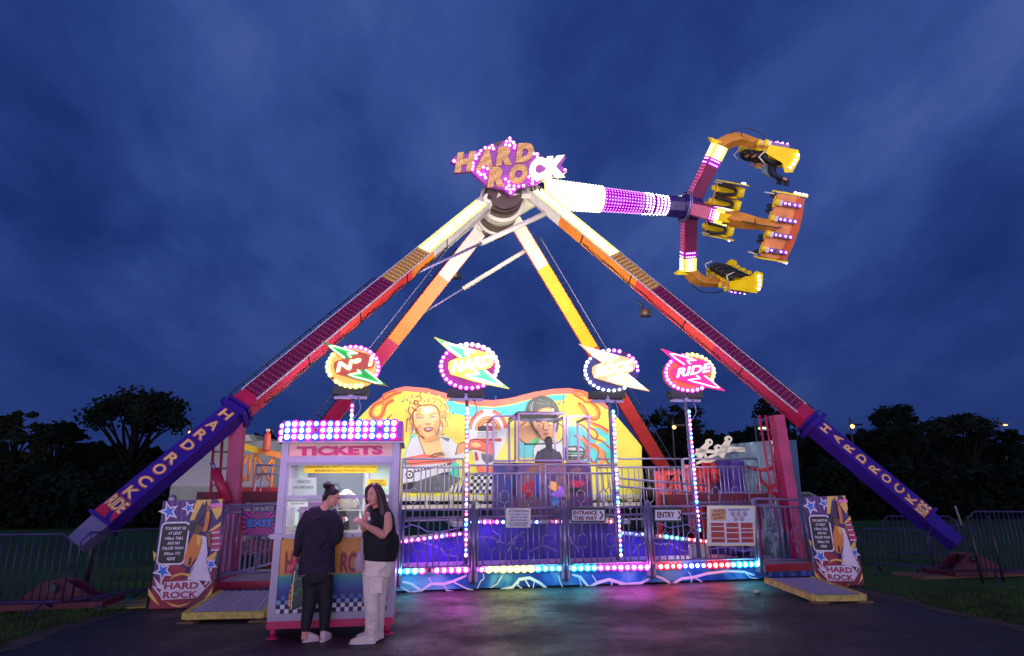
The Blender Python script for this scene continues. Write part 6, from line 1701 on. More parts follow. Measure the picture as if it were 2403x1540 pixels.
# ---------------------------------------------------------------- ticket booth
a, b_ = G(636, 1501), G(916, 1489)
BD = (b_ - a).normalized(); BN = Vec((BD.y, -BD.x, 0)); BP = Plane(a, BN); BK = -BN
B = lambda x, y, h=0.0: BP.px(x, y, h)
TB = thing('ticket_booth', 'lavender framed ticket booth with a crown of pink and blue lamps and chequered front', 'ticket booth', Vec(((a.x + b_.x) / 2, (a.y + b_.y) / 2, 0)) + BK * .45)
M_bf = mat('pale booth aluminium', rgb(158, 148, 172), .35, .25, var=.08)
M_bp = mat('magenta chassis', rgb(196, 30, 90), .45, var=.2)
DEP = .95
def bx(mb, x0, y0, x1, y1, h0, h1, m):
    """slab on the booth front from height h0 to h1 along its normal, seen corners (x0, y0)-(x1, y1); upright"""
    A_, B_ = B(x0, y1), B(x1, y1); zt = B((x0 + x1) / 2, y0).z
    zb = (A_.z + B_.z) / 2
    c = (A_ + B_) / 2; c.z = (zt + zb) / 2
    mb.box(c + BN * ((h0 + h1) / 2), ((B_ - A_).xy.length, abs(h1 - h0), zt - zb), m, (BD, -BN, DZ))
zof = lambda x, y: B(x, y).z
def sl(z0, z1, s0, s1, h0, h1, m, mb):   # s measured along the front from its left corner
    o = a + BD * ((s0 + s1) / 2) + BN * ((h0 + h1) / 2); o.z = (z0 + z1) / 2
    mb.box(o, (s1 - s0, abs(h1 - h0), z1 - z0), m, (BD, -BN, DZ))
S_ = lambda x, y: (B(x, y) - a).dot(BD)
s0, s1 = S_(625, 1471), S_(923, 1456)
zB, zSill, zWt, zTk, zCr0, zCr1 = .17, zof(790, 1250), zof(790, 1086), zof(790, 1071), zof(790, 1039), zof(800, 989)
mb = MB(); sl(zB - .06, zB + .02, s0, s1, .02, -DEP, M_bp, mb); mb.build('base_frame', TB)
for ss in (s0 + .07, s1 - .07):
    for hh in (-.04, -DEP + .08):
        mb = MB(); p = a + BD * ss + BN * hh; p.z = 0; mb.tube(p + DZ * .02, p + DZ * .13, .035, M_bp, 10); mb.sweep([p, p + DZ * .02], [.08, .06], M_timber if hh < -.1 else M_bp, 12, sub=0); mb.build('leg', TB)
mb = MB()   # posts and rails
pw = .085
sl(zB + .02, zCr0, s0, s0 + pw, .0, -.08, M_bf, mb); sl(zB + .02, zCr0, s1 - pw, s1, .0, -.08, M_bf, mb)
sl(zB + .02, zB + .10, s0 + pw, s1 - pw, -.002, -.05, M_bf, mb)
sl(zWt, zTk, s0 + pw, s1 - pw, .01, -.05, M_bf, mb)
sl(zCr0 - .005, zCr0 + .015, s0 - .05, s1 + .05, .05, -DEP - .05, M_bf, mb)
for hh in (-DEP + .08,): sl(zB + .02, zCr0, s1 - .06, s1, hh, hh - .08, M_bf, mb); sl(zB + .02, zCr0, s0, s0 + .06, hh, hh - .08, M_bf, mb)
mb.build('frame', TB)
mb = MB()
sl(zB + .02, zSill, s1 - .012, s1 - .002, -.08, -DEP, M_bf, mb); sl(zSill, zCr0, s0 + .002, s0 + .012, -.08, -DEP, M_bf, mb); sl(zB + .02, zSill, s0 + .002, s0 + .012, -.08, -DEP, M_bf, mb); sl(zSill, zCr0 - .02, s1 - .012, s1 - .002, -.08, -DEP, M_bf, mb)
mb.build('side_wall', TB)
mb = MB()
mw = mat('mint white interior', rgb(176, 204, 192), .5)
sl(zB, zCr0 - .02, s0 + .06, s1 - .06, -DEP + .02, -DEP, mw, mb); mb.build('back_wall', TB)
mb = MB()
sl(zB + .02, zB + .05, s0 + .06, s1 - .06, -.1, -DEP + .02, M_bf, mb); mb.build('floor', TB)
mb = MB(); sB = lambda x, y, z: (B(x, y) - a).dot(BD)
sl(zSill + .25, zWt - .05, s0 + .2, s0 + .95, -DEP + .05, -DEP + .03, mat('slate window', rgb(60, 74, 86), .3), mb)
sl(zSill + .0, zWt, s0 + .98, s0 + 1.03, -DEP + .06, -DEP + .02, M_bf, mb)
sl(zSill + .32, zSill + .36, s0 + 1.15, s0 + 1.45, -DEP + .045, -DEP + .022, mat('slate strip', rgb(90, 90, 110), .4), mb)
mb.build('inner_panel', TB)
# tickets panel
mb = MB(); sl(zTk + .004, zCr0 - .006, s0 + pw + .005, s1 - pw - .005, -.01, -.03, mat('peach panel', rgb(232, 178, 160), .35), mb); tp = mb.build('tickets_panel', TB)
def btxt(par, body, x0, y0, x1, y1, hpx, m, off=.03, h=.02, name='lettering', shear=0):
    p, q, r = B(x0, y0, h), B(x1, y1, h), B(x0, y0 - hpx, h); mb = MB(); mb.text(body, p, q - p, r - p, m, off, shear); return mb.build(name, par)
btxt(tp, 'TICKETS', 696, 1068.5, 899, 1065, 19, mat('raspberry letters', rgb(200, 20, 100), .4), .055, -.004)
# sill, window bars
mb = MB(); sl(zSill - .055, zSill, s0 - .03, s1 + .0, .10, -.02, M_bf, mb); sl(zSill - .06, zSill - .002, s0 + pw, s1 - pw, -.021, -.06, M_bf, mb)
for x, y in ((668, 1262), (829, 1256)): mb.ball(B(x, y, .102), .012, M_dark, 6, 4)
mb.build('sill', TB)
mb = MB(); zX = zof(790, 1166)
sl(zX - .025, zX + .02, s0 + pw, s1 - pw, -.02, -.05, M_bf, mb); sl(zSill, zWt, s0 + pw, s0 + pw + .03, -.015, -.045, M_bf, mb); sl(zSill, zWt, s1 - pw - .03, s1 - pw, -.015, -.045, M_bf, mb); sl(zWt - .03, zWt, s0 + pw + .03, s1 - pw - .03, -.014, -.044, M_bf, mb)
sl(zSill, zSill + .015, s0 + pw, s1 - pw, -.03, -.36, M_cream, mb)
wf = mb.build('window_frame', TB)
mb = MB(); q0 = [a + BD * s for s in (s0 + pw, s1 - pw)]
mb.poly([Vec((q0[0].x, q0[0].y, zSill)) - BN * .035, Vec((q0[1].x, q0[1].y, zSill)) - BN * .035, Vec((q0[1].x, q0[1].y, zWt)) - BN * .035, Vec((q0[0].x, q0[0].y, zWt)) - BN * .035], GL); mb.build('glass', wf)
# painted front panel
def fade():
    m = bpy.data.materials.new('painted orange to blue fade'); m.use_nodes = True; nt = m.node_tree; N, L = nt.nodes, nt.links; b = N['Principled BSDF']; b.inputs['Roughness'].default_value = .35
    tc = N.new('ShaderNodeTexCoord'); sp = N.new('ShaderNodeSeparateXYZ'); L.new(tc.outputs['Object'], sp.inputs[0])
    n = N.new('ShaderNodeTexNoise'); n.inputs['Scale'].default_value = 2.5; L.new(tc.outputs['Object'], n.inputs['Vector'])
    ad = N.new('ShaderNodeMath'); ad.operation = 'MULTIPLY_ADD'; ad.inputs[1].default_value = .08; L.new(n.outputs['Fac'], ad.inputs[0]); L.new(sp.outputs[2], ad.inputs[2])
    r = N.new('ShaderNodeValToRGB'); e = r.color_ramp.elements
    z = lambda y: zof(720, y) + .04
    e[0].position, e[0].color = z(1400), rgb(34, 40, 110); e[1].position, e[1].color = z(1345), rgb(222, 140, 34)
    for y, c_ in ((1385, (14, 62, 160)), (1365, (10, 120, 160)), (1352, (20, 165, 140))):
        q = e.new(z(y)); q.color = rgb(*c_)
    q = e.new(min(1, z(1270))); q.color = rgb(232, 150, 20)
    L.new(ad.outputs[0], r.inputs[0]); L.new(r.outputs[0], b.inputs['Base Color']); return m
mb = MB(); sl(zB + .10, zSill - .055, s0 + pw, s1 - pw, -.015, -.035, fade(), mb); fp = mb.build('front_panel', TB)
mb = MB(); ca, cbk, cw, cbl = pb('checker a', 60, 110, 200), pb('checker black', 14, 14, 34), pb('checker white', 220, 215, 240), pb('checker pale', 130, 160, 230)
w_ = (s1 - s0 - 2 * pw) / 26; z0_ = zB + .102
for r_ in range(4):
    for k in range(26):
        m = cbk if (r_ + k) % 2 else (cw, cw, cbl, ca)[r_]
        p = a + BD * (s0 + pw + k * w_) + BN * -.012; p.z = z0_ + r_ * w_ * .98
        if m is cbk and r_ == 3: m = pb('checker navy', 30, 40, 110)
        mb.poly([p, p + BD * w_, p + BD * w_ + DZ * w_ * .98, p + DZ * w_ * .98], m)
mb.build('chequer', fp)
mr, mre = pb('maroon letters', 140, 30, 60), pb('red letter edge', 214, 70, 60)
for s_, x0, x1 in (('HARD', 668, 742), ('ROCK', 798, 884)):
    btxt(fp, s_, x0 - 1, 1344, x1 + 1, 1341, 46, mre, .06, -.0095, 'letter_edge', .12); btxt(fp, s_, x0, 1342, x1, 1339, 42, mr, .015, -.006, shear=.12)
# crown of lamps
mb = MB(); mcr = mat('violet crown face', rgb(150, 40, 190), .3, var=.1); sl(zCr0 + .015, zCr1, s0 + .005, s1 + .03, .05, -DEP * .9, mcr, mb); cr = mb.build('crown', TB)
cols = [E_cyan, E_mag, E_cyan, E_mag, E_cyan, E_pink, E_cyan, E_mag, E_cyan, E_mag, E_cyan, E_mag, E_cyan, E_mag, E_cyan, E_mag]
ci = 0
for k in range(16):
    x = 679 + k * 16.45
    for j, y in enumerate((997, 1012, 1027)):
        m = (E_bw, E_pw)[k % 2]
        bulb(cr, B(x - 1.2 * j, y - k * .18, .075), .036, m)
for j, y in enumerate((1000, 1015, 1030)):
    for hh in (.0, -.12, -.26, -.4): bulb(cr, a + BD * (s0 - .01) + BN * hh + DZ * (zof(660, y)), .034, _M['big pink white lamp'])
mb = MB(); sl(zCr0 + .02, zCr0 + .05, s0 + .0, s1 + .035, .054, .05, M_bp, mb); mb.build('trim', cr)
for k in range(4):
    c_ = a + BD * (s0 + (s1 - s0) * (k + .5) / 4) + BN * .14 + DZ * ((zCr0 + zCr1) / 2)
    lamp('AREA', 'crown_lamp', c_, 6, ((1, .16, .75), (.25, .3, 1))[k % 2], c_ + BN * 1.0 - DZ * 1.3, .3, TB)
# inside light
mb = MB(); sl(zWt + .02, zWt + .05, s0 + .3, s1 - .3, -.3, -.42, lamp_mat('lit tube', (1, 1, .92), 8), mb); mb.build('tube_light', TB)
lamp('AREA', 'tube_lamp', a + BD * ((s0 + s1) / 2) - BN * .36 + DZ * (zWt + .0), 22, (1, 1, .93), None, 1.0, TB, sy=.15)
# notices in the window
def notice(name, label, x0, y0, x1, y1, m, lines, h=-.028, ink=M_inkb, off=.0, zig=False):
    t = thing(name, label, 'notice', B((x0 + x1) / 2, y1, h)); mb = MB(); c4 = [B(x0, y1, h), B(x1, y1 - .3, h), B(x1, y0 - .3, h), B(x0, y0, h)]
    if zig:
        c4 = []
        for k in range(9): c4.append(B(x0 + (x1 - x0) * k / 8, y1 - (k % 2) * 1.6, h))
        for k in range(9): c4.append(B(x1 - (x1 - x0) * k / 8, y0 + (k % 2) * 1.6, h))
    mb.poly(c4, m); mb.build('card', t)
    for s_, xa, xb, y, hp in lines: btxt(t, s_, xa, y, xb, y - .4, hp, ink, .02, h + .004)
def paper(name, col):
    m = bpy.data.materials.new(name); m.use_nodes = True; nt = m.node_tree; N, L = nt.nodes, nt.links; N.remove(N['Principled BSDF'])
    a_, b_, x_ = N.new('ShaderNodeBsdfDiffuse'), N.new('ShaderNodeBsdfTranslucent'), N.new('ShaderNodeMixShader')
    n_ = N.new('ShaderNodeTexNoise'); n_.inputs['Scale'].default_value = 12; r_ = N.new('ShaderNodeValToRGB'); L.new(n_.outputs['Fac'], r_.inputs[0])
    r_.color_ramp.elements[0].color = tuple(c * .88 for c in col[:3]) + (1,); r_.color_ramp.elements[1].color = tuple(col[:3]) + (1,)
    L.new(r_.outputs[0], a_.inputs[0]); L.new(r_.outputs[0], b_.inputs[0]); x_.inputs[0].default_value = .45
    L.new(a_.outputs[0], x_.inputs[1]); L.new(b_.outputs[0], x_.inputs[2]); L.new(x_.outputs[0], N['Material Output'].inputs[0]); return m
M_gold3 = paper('gold card', rgb(235, 190, 60))
notice('safety_banner', 'long gold banner about safety rules across the top of the booth window', 713, 1091, 884, 1110, M_gold3, [('PLEASE READ ALL SAFETY RULES & CONDITIONS', 716, 882, 1098.5, 5.5), ('BEFORE RIDING ON THE HARD ROCK', 738, 860, 1107.5, 5.5)])
notice('refund_notice', 'grey card notice about refunds at the left of the booth window', 684, 1121, 742, 1163, paper('grey card', rgb(165, 170, 176)), [('STRICTLY', 697, 729, 1134, 6), ('NO REFUNDS', 689, 735, 1147, 6)])
notice('attention_ticket', 'gold ticket-shaped card above the woman with long hair', 860, 1124, 907, 1142, M_gold3, [('ATTENTION', 867, 900, 1130, 3.5), ('WE DO NOT', 869, 898, 1134.5, 3), ('REFUND TICKETS', 865, 903, 1139, 3)], zig=True)
notice('price_card', 'small white card low at the left of the booth window', 674, 1173, 722, 1190, paper('white card', rgb(225, 228, 225)), [('CASH ONLY HERE', 680, 712, 1184, 3)])
notice('price_card', 'lilac card on the purple box in the booth window', 693, 1195, 722, 1203, mat('lilac card', rgb(190, 150, 200), .5), [('TICKETS HERE', 696, 719, 1200, 3)], h=-.10)
# items on the counter
zc_ = zSill + .016
def cnt(x, y, h): p = B(x, y); s = (p - a).dot(BD); q = a + BD * s + BN * h; q.z = zc_; return q
mb = MB(); p = cnt(720, 1240, -.25); mb.box(p + DZ * .17, (.26, .2, .34), mat('violet cash box', rgb(110, 50, 130), .5), (BD, -BN, DZ)); mb.box(p + DZ * .345, (.3, .22, .02), mat('violet lid', rgb(150, 80, 160), .5), (BD, -BN, DZ))
solo(mb, 'cash_box', 'purple box standing on the booth counter at left', 'box', p)
mb = MB(); p = cnt(672, 1240, -.2)
for k in range(4): mb.box(p + DZ * (.01 + k * .018) + BD * .01 * (k % 2), (.14, .1, .014), mat('pale paper', rgb(220, 225, 200), .7), (BD, -BN, DZ))
solo(mb, 'paper_stack', 'small stack of pale paper slips at the left end of the booth counter', 'paper', p)
t = thing('counter_dome', 'curved clear display dome with a dark box on the booth counter between the women', 'display case', cnt(822, 1240, -.25)); p = cnt(815, 1240, -.25)
mb = MB(); k = [(-.17 + .34 * i / 12, .38 * math.sin(math.pi * min(1, (i + 5) / 17))) for i in range(13)]
mb.sweep([p + BD * x + DZ * (z + .0) for x, z in [(-.16, 0), (-.16, .3), (-.08, .4), (.05, .38), (.14, .25), (.17, 0)]], [.012] * 6, M_steel, 6)
mb.build('rim', t)
mb = MB(); mb.box(p + DZ * .12 - BD * .02, (.26, .14, .23), M_dark, (BD, -BN, DZ)); mb.box(p + DZ * .24, (.34, .16, .012), M_cream, (BD, -BN, DZ)); mb.build('box', t)
mb = MB(); p = cnt(801, 1240, -.36); R = random.Random(5)
mb.ball(p + DZ * .36, (.16, .12, .11), M_cream, 14, 10)
for k in range(26):
    d = Vec((R.gauss(0, 1), R.gauss(0, 1), R.gauss(0, 1))).normalized(); mb.ball(p + DZ * .36 + Vec((d.x * .12, d.y * .09, d.z * .09)), R.uniform(.03, .06), M_cream, 8, 6)
mb.tube(p, p + DZ * .3, .05, M_cream, 10)
solo(mb, 'fluffy_toy', 'pale fluffy bundle on the booth counter beside the phone', 'bundle', p)

# ---------------------------------------------------------------- people
M_skinp = mat('skin', rgb(218, 150, 132), .5, var=.05)
M_hairb = mat('dark brown hair', rgb(22, 13, 17), .6, var=.4, nscale=80, bump=.5)
def hand(mb, w, pdir, fdir, m, curl=.35, s=1.0, spread=.35):
    """palm from wrist w along fdir, back of the hand facing pdir; five unequal bent fingers"""
    f = fdir.normalized(); n = (pdir - f * pdir.dot(f)).normalized(); sd = f.cross(n)
    L_ = .085 * s
    mb.sweep([w, w + f * .03 * s, w + f * L_ * .75, w + f * L_], [(.022 * s, .017 * s), (.03 * s, .016 * s), (.037 * s, .014 * s), (.034 * s, .011 * s)], m, 10, side=sd)
    for i, ln in enumerate((.062, .072, .068, .054)):
        o = (i - 1.5) * .019 * s
        b0 = w + f * L_ * .92 + sd * o; d1 = (f + sd * (i - 1.5) * .10 * spread * 2 - n * curl * .4).normalized(); d2 = (d1 - n * curl).normalized(); d3 = (d2 - n * curl * 1.1).normalized()
        p1 = b0 + d1 * ln * .45 * s; p2 = p1 + d2 * ln * .34 * s; p3 = p2 + d3 * ln * .26 * s
        mb.sweep([b0, p1, p2, p3], [.0095 * s, .009 * s, .008 * s, .0065 * s], m, 8)
    b0 = w + f * .025 * s - sd * .026 * s; d1 = (f * .6 - sd * .8 - n * .3).normalized(); p1 = b0 + d1 * .035 * s; p2 = p1 + (f * .85 - sd * .25 - n * .4).normalized() * .032 * s
    mb.sweep([b0, p1, p2], [.012 * s, .0105 * s, .008 * s], m, 8)
def head(mb, c, fwd, up, m, s=1.0):
    """head centred at c looking along fwd"""
    f = fwd.normalized(); u = (up - f * up.dot(f)).normalized(); r = f.cross(u)
    A3 = (r, f, u)
    at = lambda x, y, z: c + r * x * s + f * y * s + u * z * s
    mb.ball(at(0, -.012, .022), (.073 * s, .092 * s, .088 * s), m, 18, 14, A3)
    mb.ball(at(0, .022, -.032), (.056 * s, .062 * s, .070 * s), m, 16, 12, A3)
    mb.ball(at(0, .058, -.088), (.026 * s, .020 * s, .018 * s), m, 10, 8, A3)
    for q in (-1, 1):
        mb.ball(at(q * .036, .050, -.028), (.024 * s, .022 * s, .022 * s), m, 10, 8, A3)
        mb.ball(at(q * .076, -.012, -.012), (.008 * s, .018 * s, .030 * s), m, 8, 8, A3)
        mb.ball(at(q * .030, .072, .020), (.022 * s, .010 * s, .007 * s), m, 8, 6, A3)
    mb.sweep([at(0, .074, .008), at(0, .090, -.014), at(0, .099, -.030), at(0, .084, -.040)], [(.007 * s, .008 * s), (.009 * s, .010 * s), (.014 * s, .011 * s), (.011 * s, .006 * s)], m, 8, side=r)
    mb.ball(at(0, .074, -.058), (.022 * s, .012 * s, .009 * s), m, 8, 6, A3)
    return at, A3
def face_bits(par, at, A3, s=1.0):
    mb = MB()
    for q in (-1, 1):
        mb.ball(at(q * .030, .079, .004), (.013 * s, .006 * s, .0065 * s), mat('eye white', rgb(225, 215, 215), .3, var=0), 8, 6, A3); mb.ball(at(q * .030, .084, .004), (.0062 * s, .003 * s, .0062 * s), M_black, 8, 6, A3)
    mb.build('eyes', par)
    mb = MB()
    for q in (-1, 1): mb.sweep([at(q * .012, .088, .022), at(q * .030, .086, .028), at(q * .048, .072, .022)], [.003 * s, .0035 * s, .002 * s], M_hairb, 6)
    for q in (-1, 1): mb.sweep([at(q * .016, .085, .010), at(q * .030, .087, .0125), at(q * .045, .078, .008)], [.002 * s] * 3, M_black, 6)
    mb.build('eyebrows', par)
    mb = MB(); ml = mat('lips', rgb(176, 70, 84), .4, var=0)
    mb.sweep([at(-.022, .076, -.058), at(-.008, .086, -.0545), at(0, .086, -.056), at(.008, .086, -.0545), at(.022, .076, -.058)], [.002 * s, .0045 * s, .004 * s, .0045 * s, .002 * s], ml, 6)
    mb.sweep([at(-.018, .076, -.062), at(0, .085, -.065), at(.018, .076, -.062)], [.002 * s, .0055 * s, .002 * s], ml, 6); mb.build('lips', par)
def shoe(par, heel, toe, m, s=1.0, sole=None, name='shoe'):
    f = (toe - heel); L_ = f.length; f = f.normalized(); r = f.cross(DZ); g = Vec((heel.x, heel.y, 0))
    mb = MB(); P_ = lambda t, z: g + f * L_ * t + DZ * z
    mb.sweep([P_(-.03, .05), P_(.06, .058), P_(.3, .06), P_(.55, .05), P_(.8, .038), P_(1.0, .03)], [(.022, .03), (.036, .045), (.040, .048), (.044, .042), (.043, .032), (.022, .02)], m, 12, side=r)
    mb.sweep([P_(.1, .07), P_(.14, .115)], [(.036, .045), (.032, .042)], m, 12, sub=0, side=r)
    o = fused(name, mb, m, par, .006, 3)
    mb = MB(); mb.sweep([P_(-.06, .013), P_(.05, .013), P_(.3, .013), P_(.6, .013), P_(.85, .013), P_(1.04, .015)], [(.02, .012), (.04, .013), (.040, .013), (.048, .013), (.045, .013), (.02, .010)], sole or m, 12, side=r); mb.build('sole', o)
    return o
# --- the woman on the left: bun, navy long-sleeved top, leggings, phone
g1 = G(738, 1508); YW = g1.y
W1 = thing('person', 'woman with a hair bun, navy long-sleeved top and black leggings, holding a phone', 'person', Vec((g1.x, YW, 0)))
w = lambda x, y, d=0.0: P(x, y, YW + d)
hd = w(779, 1167, .06)
fw1 = Vec((.93, -.02, -.36))
mb = MB()
at1, A31 = head(mb, hd, fw1, Vec((.25, .1, 1)), M_skinp, 1.04)
mb.sweep([w(770, 1176, .04), w(764, 1188, .0), w(758, 1200, -.01)], [.052, .052, .07], M_skinp, 12)
mb.sweep([w(755, 1200), w(752, 1230), w(749, 1270), w(746, 1310), w(745, 1345), w(745, 1362)], [(.13, .08), (.18, .11), (.155, .10), (.17, .12), (.18, .12), (.15, .11)], M_skinp, 16, side=DU)
hL, hR = (733, 1352), (760, 1352)
mb.sweep([w(*hL), w(727, 1410, .0), w(720, 1455, -.02), w(715, 1490, -.03), w(714, 1500, -.03)], [.10, .075, .056, .036, .04], M_skinp, 14)
mb.sweep([w(*hR, .03), w(764, 1410, .04), w(762, 1455, .05), w(759, 1490, .05), w(759, 1500, .05)], [.10, .075, .056, .036, .04], M_skinp, 14)
mb.sweep([w(725, 1207), w(708, 1240, -.02), w(699, 1268, -.03), w(696, 1290, .02), w(692, 1309, .05)], [.055, .046, .04, .034, .026], M_skinp, 10)
hand(mb, w(692, 1309, .05), Vec((-1, -.3, 0)), Vec((-.05, .1, -1)), M_skinp, .5)
mb.sweep([w(783, 1208), w(792, 1240, .02), w(790, 1262, .08), w(792, 1246, .22), w(796, 1236, .28)], [.055, .046, .042, .034, .026], M_skinp, 10)
hand(mb, w(795, 1237, .28), Vec((.5, .6, -.7)), Vec((.55, .15, .75)), M_skinp, .7)
body = fused('body', mb, M_skinp, W1, .0065, 4)
face_bits(body, at1, A31, 1.04)
M_top = mat('navy knit top', rgb(36, 24, 50), .85, var=.2, nscale=12, bump=.7)
mb = MB()
mb.sweep([w(761, 1192, -.005), w(757, 1203), w(753, 1222), w(751, 1250), w(748, 1285), w(744, 1320), w(743, 1346)], [(.075, .06), (.17, .095), (.215, .125), (.20, .13), (.19, .135), (.205, .15), (.215, .155)], M_top, 20, side=DU)
mb.sweep([w(730, 1205), w(712, 1232, -.02), w(703, 1262, -.03), w(699, 1288, .01), w(695, 1304, .04)], [.078, .068, .058, .048, .042], M_top, 12)
mb.sweep([w(775, 1203), w(788, 1225, .0), w(789, 1256, .03), w(783, 1268, .06), w(787, 1254, .16), w(792, 1243, .23)], [.08, .085, .085, .07, .055, .045], M_top, 12)
for k, (x0, y0, x1, y1) in enumerate(((770, 1262, 742, 1290), (775, 1276, 748, 1302), (727, 1250, 745, 1275), (724, 1326, 760, 1318), (736, 1220, 760, 1214))):
    mb.sweep([w(x0, y0, -.115), w((x0 + x1) / 2, (y0 + y1) / 2 - 2, -.145), w(x1, y1, -.12)], [.006, .019, .006], M_top, 6)
top = fused('top', mb, M_top, W1, .009, 2)
M_leg = mat('black leggings', rgb(16, 14, 22), .7, var=.2, bump=.3)
mb = MB()
mb.sweep([w(745, 1335), w(745, 1352), w(746, 1368)], [(.17, .12), (.175, .125), (.15, .11)], M_leg, 16, side=DU)
mb.sweep([w(731, 1355), w(727, 1410), w(720, 1453, -.02), w(716, 1482, -.03)], [.108, .083, .064, .046], M_leg, 14)
mb.sweep([w(761, 1355, .03), w(764, 1410, .04), w(762, 1453, .05), w(760, 1482, .05)], [.108, .083, .064, .046], M_leg, 14)
fused('leggings', mb, M_leg, W1, .009, 4)
mb = MB()
u_ = A31[2]; f_ = A31[1]; r_ = A31[0]
mb.ball(at1(0, -.022, .042), (.084, .094, .085), M_hairb, 18, 12, A31); mb.ball(at1(0, -.05, -.02), (.072, .06, .06), M_hairb, 14, 10, A31)
mb.sweep([at1(-.07, -.03, .02), at1(-.062, -.052, -.03), at1(-.03, -.062, -.08)], [.03, .03, .02], M_hairb, 8); mb.sweep([at1(.07, -.03, .02), at1(.062, -.052, -.03), at1(.03, -.062, -.08)], [.03, .03, .02], M_hairb, 8)
bn = w(768, 1139, .03)
R = random.Random(8)
mb.ball(bn, (.055, .055, .045), M_hairb, 12, 8)
for k in range(10):
    d = Vec((R.gauss(0, 1), R.gauss(0, 1), R.gauss(0, .7))).normalized(); mb.ball(bn + d * .04, R.uniform(.014, .024), M_hairb, 8, 6)
mb.sweep([bn, w(772, 1134, .02), w(779, 1131, .02), w(780, 1134, .02)], [.01, .006, .004, .003], M_hairb, 6); mb.sweep([bn, at1(0, -.04, .11)], [.045, .05], M_hairb, 8, sub=0)
fused('hair', mb, M_hairb, W1, .006, 2)
M_shoe = mat('dusty white sneaker', rgb(226, 200, 206), .6, var=.1)
h1, h2 = G(712, 1509), G(757, 1507)
shoe(W1, Vec((h1.x, h1.y, 0)), Vec((h1.x + .15, h1.y + .10, 0)), M_shoe); shoe(W1, Vec((h2.x, h2.y - .02, 0)), Vec((h2.x + .02, h2.y + .20, 0)), M_shoe)
ph = w(803, 1224, .30); t = thing('mobile_phone', 'mobile phone with a lit screen held by the woman with the bun', 'phone', ph)
pf = Vec((.85, .2, .45)).normalized(); pn = Vec((-.15, -.75, .65)); pn = (pn - pf * pn.dot(pf)).normalized(); ps = pf.cross(pn)
mb = MB(); mb.box(ph, (.15, .075, .01), M_dark, (pf, ps, pn)); mb.build('case', t); mb = MB(); mb.box(ph + pn * .0065, (.14, .067, .003), lamp_mat('phone screen', (.55, .75, .72), .55), (pf, ps, pn)); mb.build('screen', t)
# show bag in her left hand
t = thing('show_bag', 'glossy dark green show bag hanging from the hand of the woman with the bun', 'bag', w(694, 1440, .0)); mb = MB()
M_bag = storm('bag print', rgb(10, 60, 40), rgb(30, 34, 40), rgb(60, 140, 90), 9)
bo = [(693, 1318), (700, 1322), (708, 1348), (711, 1400), (709, 1424), (683, 1434), (677, 1428), (679, 1395), (684, 1360)]
mb.poly([w(x, y, -.06) for x, y in bo], M_bag, Vec((0, .05, 0))); mb.build('bag', t)
mb = MB(); mb.poly([w(x, y, -.064) for x, y in [(684, 1370), (687, 1374), (684, 1422), (677, 1424), (678, 1395)]], mat('bag orange', rgb(240, 160, 50), .4)); mb.build('panel', t)
mb = MB()
for ch, y in zip('ARDY', (1384, 1396, 1408, 1420)):
    p0, p1, p2 = w(679, y, -.067), w(685, y - .5, -.067), w(680, y - 8, -.067); mb.text(ch, p0, p1 - p0, p2 - p0, M_inkb, .03)
mb.stroke([w(x, y, -.066) for x, y in [(692, 1340), (688, 1370), (686, 1400), (683, 1430)]], .01, M_cream, Vec((0, -1, 0))); mb.build('lettering', t)
t = thing('pink_toy', 'pink pointed inflatable tip sticking out of the show bag', 'toy', w(683, 1335, -.02)); mb = MB(); mb.sweep([w(695, 1316, -.03), w(690, 1325, -.05), w(682, 1338, -.06), w(677, 1344, -.06)], [.02, .032, .024, .008], mat('pink rubber', rgb(230, 60, 110), .4), 10); mb.build('toy_body', t)
# --- the woman on the right: long dark hair, sleeveless black top, beige cargo trousers
g2 = G(868, 1508); Y2 = g2.y
W2 = thing('person', 'woman with long dark hair, sleeveless black top and beige cargo trousers', 'person', Vec((g2.x, Y2, 0)))
w = lambda x, y, d=0.0: P(x, y, Y2 + d)
hd2 = w(878, 1163, -.02); mb = MB()
at2, A32 = head(mb, hd2, Vec((-.42, -.9, -.04)), Vec((-.06, 0, 1)), M_skinp, 1.06)
mb.sweep([w(881, 1175, .02), w(884, 1190, .04), w(886, 1202, .05)], [.05, .052, .07], M_skinp, 12)
mb.sweep([w(887, 1200, .05), w(888, 1225, .05), w(889, 1262, .05), w(889, 1300, .05), w(888, 1330, .05)], [(.13, .09), (.17, .12), (.18, .13), (.18, .13), (.17, .13)], M_skinp, 16, side=DU)
mb.sweep([w(878, 1325, .0), w(876, 1400, .0), w(874, 1450, .0), w(872, 1498, .0)], [.1, .075, .055, .04], M_skinp, 12)
mb.sweep([w(893, 1325, .08), w(890, 1400, .08), w(886, 1450, .08), w(884, 1496, .08)], [.1, .075, .055, .04], M_skinp, 12)
mb.sweep([w(905, 1206, .0), w(909, 1232, -.05), w(902, 1256, -.10), w(884, 1247, -.17), w(866, 1238, -.24), w(855, 1231, -.28)], [.062, .060, .050, .046, .036, .026], M_skinp, 12)
hand(mb, w(856, 1231.5, -.28), Vec((.1, -.6, .8)), Vec((-.85, -.1, .55)), M_skinp, .45, 1.05, .9)
mb.sweep([w(869, 1206, .0), w(859, 1228, -.05), w(854, 1240, -.12), w(854, 1222, -.17), w(856, 1209, -.18)], [.055, .048, .042, .034, .026], M_skinp, 12)
hand(mb, w(856, 1209, -.18), Vec((-.9, -.3, 0)), Vec((.15, -.05, 1)), M_skinp, .8, 1.0, .4)
b2 = fused('body', mb, M_skinp, W2, .0065, 4); face_bits(b2, at2, A32, 1.06)
M_blk2 = mat('black cotton top', rgb(15, 10, 21), .8, var=.2, nscale=12, bump=.6)
mb = MB()
